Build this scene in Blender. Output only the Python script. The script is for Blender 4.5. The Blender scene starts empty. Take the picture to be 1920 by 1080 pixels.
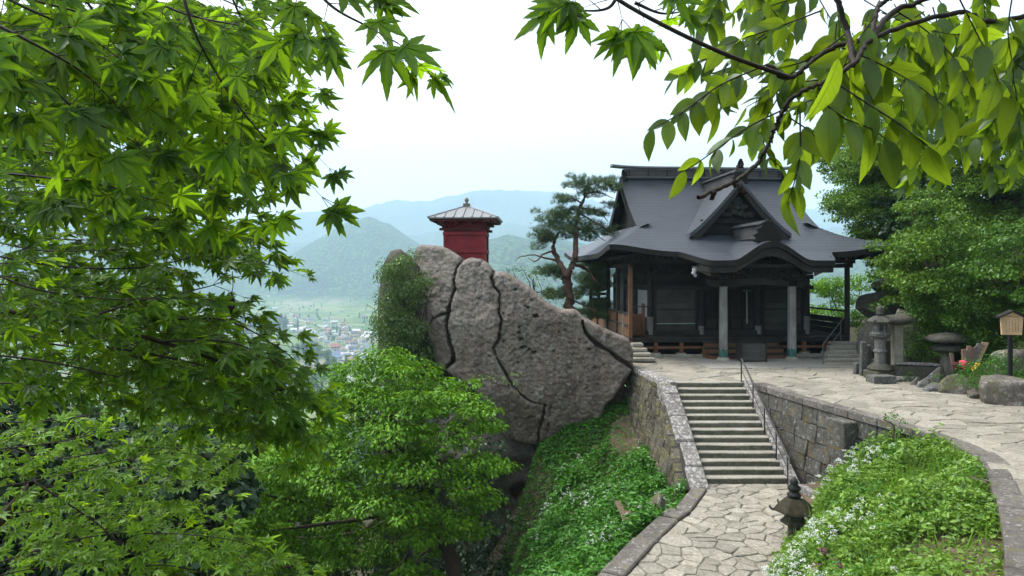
import bpy, bmesh, math, random
import numpy as np
from mathutils import Vector, Matrix

S = bpy.context.scene
COL = S.collection
rng = np.random.default_rng(7)
random.seed(7)

# ------------------------------------------------------------------ camera
F, HV, EYE = 1300.0, 510.0, 3.9          # focal length in photo pixels, horizon row, eye height above the plaza
cd = bpy.data.cameras.new('camera'); cam = bpy.data.objects.new('camera', cd); COL.objects.link(cam)
cd.sensor_width = 36.0; cd.lens = F / 1920 * 36.0; cd.shift_y = -(540 - HV) / 1920
cd.clip_start = 0.05; cd.clip_end = 30000
cam.location = (0, 0, EYE); cam.rotation_euler = (math.radians(90), 0, 0)
S.camera = cam
# ------------------------------------------------------------------ overcast daylight
SUN_AZ, SUN_EL = math.radians(-62), math.radians(58)
w = bpy.data.worlds.new('World'); S.world = w; w.use_nodes = True
nt = w.node_tree; nt.nodes.clear()
sky = nt.nodes.new('ShaderNodeTexSky'); sky.sky_type = 'NISHITA'; sky.sun_disc = False
sky.sun_elevation = SUN_EL; sky.sun_rotation = SUN_AZ; sky.dust_density = 4.0; sky.air_density = 1.4; sky.ozone_density = 1.0
hs = nt.nodes.new('ShaderNodeHueSaturation'); hs.inputs['Saturation'].default_value = 0.10
bg = nt.nodes.new('ShaderNodeBackground'); bg.inputs['Strength'].default_value = 0.15
wo = nt.nodes.new('ShaderNodeOutputWorld')
nt.links.new(sky.outputs[0], hs.inputs['Color']); nt.links.new(hs.outputs[0], bg.inputs[0]); nt.links.new(bg.outputs[0], wo.inputs[0])
ld = bpy.data.lights.new('sun', 'SUN'); sun = bpy.data.objects.new('sun', ld); COL.objects.link(sun)
ld.energy = 1.5; ld.angle = math.radians(18); ld.color = (1.0, 0.96, 0.9)
sdir = Vector((math.sin(SUN_AZ) * math.cos(SUN_EL), math.cos(SUN_AZ) * math.cos(SUN_EL), math.sin(SUN_EL)))
sun.rotation_euler = (-sdir).to_track_quat('-Z', 'Y').to_euler()
S.view_settings.view_transform = 'Standard'; S.view_settings.look = 'None'
S.view_settings.exposure = 1.4; S.view_settings.gamma = 1.0; S.view_settings.use_curve_mapping = False
S.cycles.use_denoising = True
S.cycles.max_bounces = 6; S.cycles.diffuse_bounces = 2; S.cycles.glossy_bounces = 2
S.cycles.transmission_bounces = 6; S.cycles.transparent_max_bounces = 8; S.cycles.volume_bounces = 3
S.cycles.caustics_reflective = False; S.cycles.caustics_refractive = False

# ------------------------------------------------------------------ helpers
def P(u, v, d): return np.array([(u - 960) / F * d, d, EYE - (v - HV) / F * d])
def G(u, v, z=0.0):
    d = (EYE - z) * F / (v - HV); return np.array([(u - 960) / F * d, d, z])
def sm(a, b, x):
    t = np.clip((np.asarray(x, float) - a) / (b - a), 0, 1); return t * t * (3 - 2 * t)

def _hash(ix, iy, iz):
    h = (ix * 374761393 + iy * 668265263 + iz * 2147483647 * 3 + 1013) & 0xffffffff
    h = ((h ^ (h >> 13)) * 1274126177) & 0xffffffff
    h = ((h ^ (h >> 16)) * 2246822519) & 0xffffffff
    return ((h ^ (h >> 15)) & 0xffff) / 65535.0
def noise(p):
    p = np.asarray(p, float); i = np.floor(p).astype(np.int64); f = p - i; f = f * f * (3 - 2 * f); r = 0
    for a in (0, 1):
        for b in (0, 1):
            for c in (0, 1):
                wgt = (f[..., 0] if a else 1 - f[..., 0]) * (f[..., 1] if b else 1 - f[..., 1]) * (f[..., 2] if c else 1 - f[..., 2])
                r = r + wgt * _hash(i[..., 0] + a, i[..., 1] + b, i[..., 2] + c)
    return r * 2 - 1
def fbm(p, o=4, seed=0.0):
    p = np.asarray(p, float) + seed; r = 0; a = 1.0; s = 0
    for k in range(o):
        r = r + a * noise(p); s += a; a *= 0.5; p = p * 2.03 + 17.3
    return r / s
def p3(x, y, z=0.0):
    x, y = np.broadcast_arrays(np.asarray(x, float), np.asarray(y, float)); return np.stack([x, y, np.zeros_like(x) + z], -1)

def mesh(name, V, Fc, smooth=False):
    """V (n,3); Fc: array (m,k) or list of lists"""
    me = bpy.data.meshes.new(name); V = np.asarray(V, np.float32)
    if isinstance(Fc, np.ndarray):
        m, k = Fc.shape
        me.vertices.add(len(V)); me.vertices.foreach_set('co', V.ravel())
        me.loops.add(m * k); me.loops.foreach_set('vertex_index', Fc.astype(np.int32).ravel())
        me.polygons.add(m); me.polygons.foreach_set('loop_start', np.arange(0, m * k, k, dtype=np.int32))
        me.update(calc_edges=True)
    else:
        me.from_pydata(V.tolist(), [], [list(f) for f in Fc]); me.update()
    if smooth and len(me.polygons): me.polygons.foreach_set('use_smooth', np.ones(len(me.polygons), bool))
    return me
def link(name, me, mats=None, parent=None, loc=None, rot=None, bevel=0):
    o = bpy.data.objects.new(name, me); COL.objects.link(o)
    if mats is not None and me is not None:
        me.materials.clear()
        for m in (mats if isinstance(mats, (list, tuple)) else [mats]): me.materials.append(m)
    if parent is not None: o.parent = parent
    if loc is not None: o.location = loc
    if rot is not None: o.rotation_euler = rot
    if bevel:
        b = o.modifiers.new('bevel', 'BEVEL'); b.width = bevel; b.segments = 1; b.limit_method = 'ANGLE'
    return o
def obj(name, VF, mats, parent=None, smooth=False, bevel=0, loc=None, rot=None):
    return link(name, mesh(name, VF[0], VF[1], smooth), mats, parent, loc, rot, bevel)
def thing(name, label, cat, loc=(0, 0, 0), rz=0, group=None):
    o = bpy.data.objects.new(name, None); COL.objects.link(o); o.location = loc; o.rotation_euler = (0, 0, rz); o.empty_display_size = .2
    return tag(o, label, cat, group)
def tag(o, label=None, cat=None, group=None, kind=None):
    if label: o['label'] = label
    if cat: o['category'] = cat
    if group: o['group'] = group
    if kind: o['kind'] = kind
    return o
def join(*parts):
    V = []; Fs = []; n = 0
    for v, f in parts:
        v = np.asarray(v, float); V.append(v); Fs += [[int(i) + n for i in q] for q in f]; n += len(v)
    return np.concatenate(V), Fs
def joina(parts):
    V = []; Fs = []; n = 0
    for v, f in parts: V.append(v); Fs.append(f + n); n += len(v)
    return np.concatenate(V), np.concatenate(Fs)
BF = [[0, 3, 2, 1], [4, 5, 6, 7], [0, 1, 5, 4], [1, 2, 6, 5], [2, 3, 7, 6], [3, 0, 4, 7]]
def box(x0, x1, y0, y1, z0, z1, jit=0.0):
    V = np.array([[x0, y0, z0], [x1, y0, z0], [x1, y1, z0], [x0, y1, z0], [x0, y0, z1], [x1, y0, z1], [x1, y1, z1], [x0, y1, z1]], float)
    if jit: V = V + rng.uniform(-jit, jit, V.shape)
    return V, BF
def hexa(V): return np.asarray(V, float), BF
def tube(pts, rad, n=6, cap=True):
    pts = np.asarray(pts, float); m = len(pts); rad = np.broadcast_to(np.asarray(rad, float), (m,))
    T = np.gradient(pts, axis=0); T /= np.linalg.norm(T, axis=1)[:, None] + 1e-9
    ref = np.where(np.abs(T[:, 2:3]) > .9, np.array([[1., 0, 0]]), np.array([[0, 0, 1.]]))
    A = np.cross(T, ref); A /= np.linalg.norm(A, axis=1)[:, None] + 1e-9; B = np.cross(T, A)
    a = np.arange(n) / n * 2 * np.pi
    V = pts[:, None] + rad[:, None, None] * (np.cos(a)[None, :, None] * A[:, None] + np.sin(a)[None, :, None] * B[:, None])
    i = np.arange(m - 1)[:, None] * n; j = np.arange(n)[None]; k = (j + 1) % n
    Q = np.stack([i + j, i + k, i + n + k, i + n + j], -1).reshape(-1, 4)
    return V.reshape(-1, 3), Q
def lathe(prof, n=12, sq=False):
    prof = np.asarray(prof, float); a = np.arange(n) / n * 2 * np.pi + (np.pi / n)
    V = np.stack([prof[:, 0][:, None] * np.cos(a), prof[:, 0][:, None] * np.sin(a), np.repeat(prof[:, 1][:, None], n, 1)], -1).reshape(-1, 3)
    m = len(prof); Fs = [[i * n + j, i * n + (j + 1) % n, (i + 1) * n + (j + 1) % n, (i + 1) * n + j] for i in range(m - 1) for j in range(n)]
    Fs += [list(range(n))[::-1], [(m - 1) * n + j for j in range(n)]]
    return V, Fs
def off(VF, d): return np.asarray(VF[0], float) + np.asarray(d, float), VF[1]
def rotz(VF, a, c=(0, 0)):
    V = np.array(VF[0], float); x, y = V[:, 0] - c[0], V[:, 1] - c[1]
    V[:, 0] = c[0] + x * math.cos(a) - y * math.sin(a); V[:, 1] = c[1] + x * math.sin(a) + y * math.cos(a); return V, VF[1]
def blob(rad, seed, amp=.25, sub=3, freq=1.2, facet=False):
    bm = bmesh.new(); bmesh.ops.create_icosphere(bm, subdivisions=sub, radius=1)
    V = np.array([v.co[:] for v in bm.verts]); Fs = np.array([[v.index for v in f.verts] for f in bm.faces]); bm.free()
    n = fbm(V * freq, 4, seed * 7.7); V = V * (1 + amp * n + amp * .6 * np.abs(fbm(V * freq * 2.1, 3, seed + 3.3)))[:, None]
    r_ = np.random.default_rng(int(seed * 13 + 5))
    for _ in range(9 if facet else 0):
        n_ = r_.normal(0, 1, 3); n_ /= np.linalg.norm(n_); V = V - np.clip(V @ n_ - r_.uniform(.62, .9), 0, None)[:, None] * n_
    if facet: V = V * (1 + .05 * fbm(V * 5, 3, seed))[:, None]
    return V * np.asarray(rad, float), Fs
def smooth_poly(pts, n=8):
    pts = np.asarray(pts, float); m = len(pts); q = np.vstack([2 * pts[0] - pts[1], pts, 2 * pts[-1] - pts[-2]]); out = []
    for i in range(1, m):
        p0, p1, p2, p4 = q[i - 1], q[i], q[i + 1], q[i + 2]
        for t in np.arange(n) / n:
            out.append(.5 * ((2 * p1) + (-p0 + p2) * t + (2 * p0 - 5 * p1 + 4 * p2 - p4) * t * t + (-p0 + 3 * p1 - 3 * p2 + p4) * t ** 3))
    out.append(pts[-1]); return np.array(out)

# ---- polygons for stones
def clip(poly, n, c):
    out = []; L = len(poly)
    for i in range(L):
        a, b = poly[i], poly[(i + 1) % L]; da = a @ n - c; db = b @ n - c
        if da <= 0: out.append(a)
        if da * db < 0: out.append(a + (b - a) * da / (da - db))
    return out
def area(p):
    p = np.asarray(p); x, y = p[:, 0], p[:, 1]; return .5 * np.sum(x * np.roll(y, -1) - np.roll(x, -1) * y)
def inside(pt, poly):
    x, y = pt; r = False; j = len(poly) - 1
    for i in range(len(poly)):
        if (poly[i][1] > y) != (poly[j][1] > y) and x < (poly[j][0] - poly[i][0]) * (y - poly[i][1]) / (poly[j][1] - poly[i][1]) + poly[i][0]: r = not r
        j = i
    return r
def inside_np(X, Y, poly):
    r = np.zeros(X.shape, bool); j = len(poly) - 1
    for i in range(len(poly)):
        xi, yi = poly[i]; xj, yj = poly[j]
        c = (yi > Y) != (yj > Y); r ^= c & (X < (xj - xi) * (Y - yi) / (yj - yi + 1e-12) + xi); j = i
    return r
def voronoi_cells(region, sites, k=22):
    sites = np.asarray(sites); out = []
    for i, s in enumerate(sites):
        poly = [np.array(p, float) for p in region]
        for j in np.argsort(np.sum((sites - s) ** 2, 1))[1:k]:
            n = sites[j] - s; poly = clip(poly, n, n @ (sites[j] + s) / 2)
            if len(poly) < 3: break
        if len(poly) >= 3: out.append(np.array(poly))
    return out
def roughen(poly, gap, jit, step=.16):
    """inset a polygon and make its edges uneven"""
    poly = np.asarray(poly); c = poly.mean(0); r = np.sqrt(abs(area(poly)) / np.pi) + 1e-6
    poly = c + (poly - c) * max(.3, 1 - gap / r); out = []
    for i in range(len(poly)):
        a, b = poly[i], poly[(i + 1) % len(poly)]; L = np.linalg.norm(b - a)
        if L < 1e-4: continue
        m = min(3, max(1, int(L / step)))
        for k in range(m): out.append(a + (b - a) * k / m + (rng.normal(0, jit, 2)))
    return np.array(out)
def stone(poly, th, bev=.02, tilt=.006):
    """prism with a worn top edge, in (s,t,height) space"""
    n = len(poly); c = poly.mean(0); r = max(np.sqrt(abs(area(poly)) / np.pi), .05)
    if area(poly) < 0: poly = poly[::-1]
    top = c + (poly - c) * (1 - bev / r); tl = rng.normal(0, tilt, 2)
    V = [[p[0], p[1], -th] for p in poly] + [[p[0], p[1], -bev * .8] for p in poly] + [[p[0], p[1], (p - c) @ tl + rng.normal(0, tilt * .4)] for p in top]
    Fs = [[i, (i + 1) % n, n + (i + 1) % n, n + i] for i in range(n)] + [[n + i, n + (i + 1) % n, 2 * n + (i + 1) % n, 2 * n + i] for i in range(n)] + [[2 * n + i for i in range(n)]]
    return np.array(V), Fs

# ---- leaves
def leaves(pos, T, N, size, tv, tf, wid=None):
    """many copies of a small template (tv in tip,side,normal frame) as one vertex/face pair"""
    pos = np.asarray(pos); T = T / (np.linalg.norm(T, axis=1)[:, None] + 1e-9); B = np.cross(N, T); B /= np.linalg.norm(B, axis=1)[:, None] + 1e-9; N = np.cross(T, B)
    size = np.broadcast_to(size, (len(pos),))
    V = pos[:, None] + size[:, None, None] * (tv[None, :, 0:1] * T[:, None] + tv[None, :, 1:2] * B[:, None] + tv[None, :, 2:3] * N[:, None])
    k = len(tv); Fs = (tf[None] + (np.arange(len(pos)) * k)[:, None, None]).reshape(-1, tf.shape[1])
    return V.reshape(-1, 3), Fs
LEAF4 = (np.array([[0, 0, 0], [.5, .32, -.06], [1, 0, -.28], [.5, -.32, -.06]], float), np.array([[0, 1, 2, 3]]))
LEAF6 = (np.array([[0, 0, 0], [.35, .26, .06], [.75, .2, -.03], [1, 0, -.2], [.75, -.2, -.03], [.35, -.26, .06]], float), np.array([[0, 1, 2, 3], [0, 3, 4, 5]]))
def spread(n, droop=.4, flat=.6):
    """random leaf frames: outward tip, mostly upward normal"""
    a = rng.uniform(0, 2 * np.pi, n); T = np.stack([np.cos(a), np.sin(a), -droop + rng.normal(0, .35, n)], -1)
    N = np.stack([rng.normal(0, flat, n), rng.normal(0, flat, n), np.ones(n)], -1); return T, N
def pad_points(c, r, n, hollow=.35):
    """points in a lens-shaped clump with a lobed outline"""
    a = rng.uniform(0, 2 * np.pi, n); rr = np.sqrt(rng.uniform(hollow * hollow, 1, n)); z = rng.uniform(-1, 1, n)
    ph = rng.uniform(0, 6.28, 3); lob = 1 + .22 * np.sin(3 * a + ph[0]) + .16 * np.sin(5 * a + ph[1]) + .12 * np.sin(9 * a + ph[2])
    k = np.sqrt(np.clip(1 - rr * rr, 0, 1)) + .18
    return np.stack([c[0] + r[0] * rr * lob * np.cos(a), c[1] + r[1] * rr * lob * np.sin(a), c[2] + r[2] * (z * k - .35 * rr * rr)], -1)

# ------------------------------------------------------------------ materials
class NB:
    def __init__(s, name):
        s.m = bpy.data.materials.new(name); s.m.use_nodes = True; s.t = s.m.node_tree; s.t.nodes.clear()
        s.out = s.n('ShaderNodeOutputMaterial')
    def n(s, t, **k):
        nd = s.t.nodes.new(t)
        for a, b in k.items(): setattr(nd, a, b)
        return nd
    def l(s, a, b): s.t.links.new(a, b)
    def co(s, kind='Object', scale=(1, 1, 1)):
        tc = s.n('ShaderNodeTexCoord'); mp = s.n('ShaderNodeMapping'); mp.inputs['Scale'].default_value = scale
        s.l(tc.outputs[kind], mp.inputs[0]); return mp.outputs[0]
    def world(s, scale=(1, 1, 1)):
        g = s.n('ShaderNodeNewGeometry'); mp = s.n('ShaderNodeMapping'); mp.inputs['Scale'].default_value = scale
        s.l(g.outputs['Position'], mp.inputs[0]); return mp.outputs[0]
    def noise(s, co, scale, detail=6, rough=.6):
        x = s.n('ShaderNodeTexNoise'); x.inputs['Scale'].default_value = scale; x.inputs['Detail'].default_value = detail; x.inputs['Roughness'].default_value = rough
        s.l(co, x.inputs['Vector']); return x.outputs['Fac']
    def vor(s, co, scale, feature='F1', out='Distance'):
        x = s.n('ShaderNodeTexVoronoi', feature=feature); x.inputs['Scale'].default_value = scale; s.l(co, x.inputs['Vector']); return x.outputs[out]
    def ramp(s, fac, stops, interp='LINEAR'):
        r = s.n('ShaderNodeValToRGB'); r.color_ramp.interpolation = interp; e = r.color_ramp.elements
        while len(e) < len(stops): e.new(.5)
        for q, (p, c) in zip(e, stops):
            q.position = p; q.color = (*c, 1) if len(c) == 3 else c
        s.l(fac, r.inputs[0]); return r.outputs[0]
    def mix(s, fac, a, b, mode='MIX'):
        x = s.n('ShaderNodeMix', data_type='RGBA', blend_type=mode)
        if isinstance(fac, (int, float)): x.inputs[0].default_value = fac
        else: s.l(fac, x.inputs[0])
        for sock, v in ((x.inputs[6], a), (x.inputs[7], b)):
            if isinstance(v, tuple): sock.default_value = (*v, 1)
            else: s.l(v, sock)
        return x.outputs[2]
    def math(s, op, a, b=0.0):
        x = s.n('ShaderNodeMath', operation=op)
        for sock, v in ((x.inputs[0], a), (x.inputs[1], b)):
            if isinstance(v, (int, float)): sock.default_value = v
            else: s.l(v, sock)
        return x.outputs[0]
    def bump(s, h, dist=.02, strength=1.0, nrm=None):
        b = s.n('ShaderNodeBump'); b.inputs['Distance'].default_value = dist; b.inputs['Strength'].default_value = strength
        s.l(h, b.inputs['Height'])
        if nrm is not None: s.l(nrm, b.inputs['Normal'])
        return b.outputs[0]
    def pbr(s, col, rough=.85, bump=None, spec=.3, metal=0.0):
        b = s.n('ShaderNodeBsdfPrincipled')
        for k, v in (('Base Color', col), ('Roughness', rough), ('Metallic', metal), ('Specular IOR Level', spec)):
            if isinstance(v, tuple): b.inputs[k].default_value = (*v, 1)
            elif isinstance(v, (int, float)): b.inputs[k].default_value = v
            else: s.l(v, b.inputs[k])
        if bump is not None: s.l(bump, b.inputs['Normal'])
        s.l(b.outputs[0], s.out.inputs[0]); return s.m
def rnd_tone(nb, col, amt=.25, sat=.05):
    oi = nb.n('ShaderNodeObjectInfo'); h = nb.n('ShaderNodeHueSaturation')
    nb.l(nb.math('MULTIPLY_ADD', oi.outputs['Random'], amt * 2), h.inputs['Value'])
    h.inputs['Value'].links[0].from_node.inputs[2].default_value = 1 - amt
    nb.l(col, h.inputs['Color']); return h.outputs[0]
def m_stone(name, a, b, scale=1.0, lichen=None, lich_amt=.6, moss=None, moss_pos=.62, bump=.015, tone=.2, rough=.9, use_world=True):
    nb = NB(name); co = nb.world() if use_world else nb.co()
    n1 = nb.noise(co, 1.3 * scale, 8, .65); n2 = nb.noise(co, 9 * scale, 8, .7); n3 = nb.noise(co, 38 * scale, 4, .7)
    c = nb.ramp(n1, [(.36, a), (.64, b)])
    c = nb.mix(nb.ramp(n2, [(.45, (0, 0, 0)), (.66, (.8, .8, .8))]), c, tuple(x * .55 for x in a))
    if lichen:
        lf = nb.ramp(nb.noise(co, 5.5 * scale, 9, .75), [(lich_amt - .07, (0, 0, 0)), (lich_amt + .0, (.8, .8, .8))]); c = nb.mix(lf, c, lichen)
    if moss:
        mf = nb.ramp(nb.noise(co, 1.9 * scale, 7, .7), [(moss_pos - .06, (0, 0, 0)), (moss_pos + .04, (.85, .85, .85))]); c = nb.mix(mf, c, moss)
    c = nb.mix(nb.ramp(n3, [(.36, (.75, .75, .75)), (.52, (0, 0, 0))]), c, tuple(x * .5 for x in b))
    if tone: c = rnd_tone(nb, c, tone)
    h = nb.math('ADD', nb.math('MULTIPLY', n2, .7), nb.math('MULTIPLY', n3, .35))
    return nb.pbr(c, rough, nb.bump(h, bump))
def m_wood(name, a, b, axis=(1, 1, 12), tone=.15, rough=.75, bump=.004, scale=3.0, spec=.25):
    nb = NB(name); co = nb.world(axis)
    n1 = nb.noise(co, scale, 8, .7); n2 = nb.noise(nb.world(), 1.5, 5, .6)
    c = nb.mix(nb.ramp(n2, [(.35, (0, 0, 0)), (.7, (.7, .7, .7))]), nb.ramp(n1, [(.3, a), (.7, b)]), tuple(x * .6 for x in a))
    if tone: c = rnd_tone(nb, c, tone)
    return nb.pbr(c, rough, nb.bump(n1, bump), spec)
def m_leaf(name, dark, light, trans, k=.45, gloss=.08, island=True, rough=.4, vein=False):
    nb = NB(name)
    r = nb.n('ShaderNodeNewGeometry').outputs['Random Per Island'] if island else nb.n('ShaderNodeObjectInfo').outputs['Random']
    n = nb.noise(nb.world(), .9, 3, .5)
    f = nb.math('ADD', nb.math('MULTIPLY', r, .65), nb.math('MULTIPLY', nb.math('SUBTRACT', n, .3), .8))
    c = nb.ramp(f, [(.05, dark), (.95, light)]); t = nb.mix(nb.ramp(nb.noise(nb.world(), 30, 4, .7), [(.3, (.6, .6, .6)), (.7, (.85, .85, .85))]) if not island else .75, c, trans)
    hv_ = nb.n('ShaderNodeHueSaturation'); nb.l(t, hv_.inputs['Color']); mr = nb.math('MULTIPLY_ADD', nb.math('FRACT', nb.math('MULTIPLY', r, 7.13)), .8); mr.node.inputs[2].default_value = .45; nb.l(mr, hv_.inputs['Value']); t = hv_.outputs[0]
    if vein == 'maple':
        tc = nb.n('ShaderNodeTexCoord'); sx = nb.n('ShaderNodeSeparateXYZ'); nb.l(tc.outputs['Object'], sx.inputs[0]); an = nb.math('DIVIDE', nb.math('ARCTAN2', sx.outputs['Y'], sx.outputs['X']), .698); fr = nb.math('ABSOLUTE', nb.math('SUBTRACT', an, nb.math('ROUND', an)))
        ln_ = nb.n('ShaderNodeVectorMath', operation='LENGTH'); nb.l(tc.outputs['Object'], ln_.inputs[0]); dv = nb.math('MULTIPLY', fr, nb.math('MULTIPLY', ln_.outputs['Value'], .698)); v1 = nb.math('LESS_THAN', dv, .014)
        sv = nb.math('MULTIPLY', nb.math('LESS_THAN', nb.math('FRACT', nb.math('MULTIPLY', nb.math('SUBTRACT', ln_.outputs['Value'], dv), 13.0)), .12), .35); vv_ = nb.math('MAXIMUM', v1, sv)
        t = nb.mix(nb.math('MULTIPLY', vv_, .6), t, tuple(x * .4 for x in trans)); c = nb.mix(nb.math('MULTIPLY', vv_, .45), c, tuple(x * 1.7 for x in light))
    elif vein:
        tc = nb.n('ShaderNodeTexCoord'); sx = nb.n('ShaderNodeSeparateXYZ'); nb.l(tc.outputs['Object'], sx.inputs[0]); ay = nb.math('ABSOLUTE', sx.outputs['Y'])
        w1 = nb.math('FRACT', nb.math('MULTIPLY', nb.math('SUBTRACT', sx.outputs['X'], nb.math('MULTIPLY', ay, .9)), 9.0)); v1 = nb.math('LESS_THAN', w1, .10); v2 = nb.math('LESS_THAN', ay, .012)
        vv_ = nb.math('MAXIMUM', nb.math('MULTIPLY', v1, .45), v2); t = nb.mix(nb.math('MULTIPLY', vv_, .75), t, tuple(x * .35 for x in trans)); c = nb.mix(nb.math('MULTIPLY', vv_, .5), c, tuple(x * 1.8 for x in light))
    d = nb.n('ShaderNodeBsdfDiffuse'); nb.l(c, d.inputs[0])
    tr = nb.n('ShaderNodeBsdfTranslucent'); nb.l(t, tr.inputs[0])
    m1 = nb.n('ShaderNodeMixShader'); m1.inputs[0].default_value = k; nb.l(d.outputs[0], m1.inputs[1]); nb.l(tr.outputs[0], m1.inputs[2])
    g = nb.n('ShaderNodeBsdfGlossy'); g.inputs['Roughness'].default_value = rough; g.inputs[0].default_value = (.8, .9, .8, 1)
    m2 = nb.n('ShaderNodeMixShader'); m2.inputs[0].default_value = gloss; nb.l(m1.outputs[0], m2.inputs[1]); nb.l(g.outputs[0], m2.inputs[2])
    nb.l(m2.outputs[0], nb.out.inputs[0]); return nb.m
VEIN = True
def m_plain(name, col, rough=.8, spec=.3, metal=0.0, var=.25, scale=6):
    nb = NB(name); n = nb.noise(nb.co(), scale, 6, .6)
    c = nb.ramp(n, [(.3, tuple(x * (1 - var) for x in col)), (.7, tuple(min(1, x * (1 + var)) for x in col))])
    return nb.pbr(c, rough, nb.bump(n, .004), spec, metal)

M = {}
M['flag'] = m_stone('flagstone', (.225, .20, .158), (.33, .30, .245), 1.6, lichen=(.40, .375, .32), lich_amt=.62, moss=(.15, .14, .08), moss_pos=.64, bump=.015, tone=.2)
M['joint'] = m_stone('joint_soil', (.15, .13, .095), (.22, .19, .14), 3, moss=(.11, .12, .05), moss_pos=.58, bump=.01, tone=0)
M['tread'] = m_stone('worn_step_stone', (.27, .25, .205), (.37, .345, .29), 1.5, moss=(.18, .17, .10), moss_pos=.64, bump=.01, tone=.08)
M['riser'] = m_stone('dark_riser_stone', (.12, .11, .085), (.20, .19, .15), 2, moss=(.07, .08, .04), moss_pos=.55, bump=.012, tone=.08)
M['joint2'] = m_stone('fine_joint', (.20, .18, .145), (.28, .255, .21), 3, moss=(.14, .14, .07), moss_pos=.6, bump=.01, tone=0)
M['edge'] = m_stone('path_edge_stone', (.085, .074, .066), (.165, .145, .128), 1.6, lichen=(.36, .34, .32), lich_amt=.62, moss=(.13, .12, .05), moss_pos=.6, bump=.02, tone=.2)
M['cope'] = m_stone('coping_stone', (.145, .128, .118), (.225, .203, .188), 1.6, lichen=(.52, .5, .47), lich_amt=.57, moss=(.14, .13, .06), moss_pos=.64, bump=.02, tone=.14)
M['wallL'] = m_stone('small_wall_stone', (.05, .043, .033), (.115, .10, .078), 2, lichen=(.36, .34, .3), lich_amt=.62, moss=(.15, .13, .04), moss_pos=.56, bump=.025, tone=.28)
M['wallR'] = m_stone('large_wall_stone', (.045, .043, .036), (.11, .102, .085), 1.4, lichen=(.24, .25, .25), lich_amt=.62, moss=(.15, .095, .022), moss_pos=.61, bump=.025, tone=.3)
M['mortar'] = m_stone('dark_mortar', (.035, .03, .025), (.06, .055, .045), 3, bump=.02, tone=0)
M['grey'] = m_stone('carved_grey_stone', (.075, .075, .072), (.14, .137, .128), 3, lichen=(.42, .42, .38), lich_amt=.62, moss=(.09, .09, .04), moss_pos=.6, bump=.012, tone=.15)
M['dark'] = m_stone('dark_weathered_stone', (.045, .042, .038), (.10, .09, .08), 3, lichen=(.4, .38, .36), lich_amt=.66, moss=(.06, .06, .02), moss_pos=.55, bump=.02, tone=.15)
M['pale'] = m_stone('pale_post_stone', (.17, .157, .125), (.26, .245, .205), 3, moss=(.15, .14, .07), moss_pos=.6, bump=.01, tone=.1)
M['conc'] = m_stone('concrete_apron', (.27, .255, .225), (.33, .315, .28), 1.2, moss=(.22, .21, .16), moss_pos=.68, bump=.004, tone=0)
M['boulder'] = m_stone('mossy_boulder', (.095, .08, .07), (.18, .155, .14), .9, lichen=(.36, .33, .30), lich_amt=.61, moss=(.10, .11, .03), moss_pos=.56, bump=.05, tone=.15)
M['soil'] = m_stone('leaf_litter_soil', (.09, .065, .045), (.19, .125, .085), 2.2, lichen=(.33, .25, .2), lich_amt=.63, moss=(.06, .10, .02), moss_pos=.55, bump=.04, tone=0)
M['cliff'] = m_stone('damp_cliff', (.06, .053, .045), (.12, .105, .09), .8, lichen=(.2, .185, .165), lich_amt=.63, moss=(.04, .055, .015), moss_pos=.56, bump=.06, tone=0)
M['wood'] = m_wood('grey_weathered_wood', (.020, .018, .015), (.042, .038, .032), (1.2, 1.2, 14), .2)
M['woodh'] = m_wood('grey_weathered_boards', (.045, .042, .037), (.090, .085, .075), (1.2, 1.2, 16), .22)
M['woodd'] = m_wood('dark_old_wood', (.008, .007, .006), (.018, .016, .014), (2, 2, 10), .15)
M['pillar'] = m_wood('silvered_pillar_wood', (.16, .15, .14), (.30, .29, .275), (9, 9, .8), .06, bump=.006)
M['brown'] = m_wood('brown_cedar', (.12, .06, .030), (.21, .105, .052), (6, 1.5, 2), .2)
M['signw'] = m_wood('pale_sign_board', (.55, .36, .21), (.66, .46, .29), (1.5, 1.5, 10), 0, rough=.6)
M['black'] = m_plain('black_paint', (.015, .015, .016), .5)
M['iron'] = m_plain('dark_iron_rail', (.022, .018, .018), .5, .5, .3)
M['bronze'] = m_plain('green_bronze', (.045, .12, .105), .6, .4, .2, .4)
M['red'] = m_plain('vermilion_red_wood', (.20, .017, .022), .65, .3, 0, .35, 2.5)
M['redd'] = m_plain('dark_red_wood', (.075, .012, .014), .7, .3, 0, .35, 2.5)
M['tin'] = m_plain('grey_metal_roof', (.17, .175, .18), .45, .5, .0, .12, 1.5)
M['bark'] = m_wood('bark', (.045, .032, .024), (.11, .075, .055), (5, 5, 1.3), 0, bump=.02)
M['pbark'] = m_wood('pine_bark', (.075, .045, .034), (.19, .11, .08), (7, 7, 2.2), 0, bump=.03)
M['twig'] = m_wood('dark_twig', (.022, .016, .012), (.05, .035, .026), (9, 9, 3), 0)
M['plaster'] = m_plain('pale_plaster', (.36, .36, .37), .9)

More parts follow.
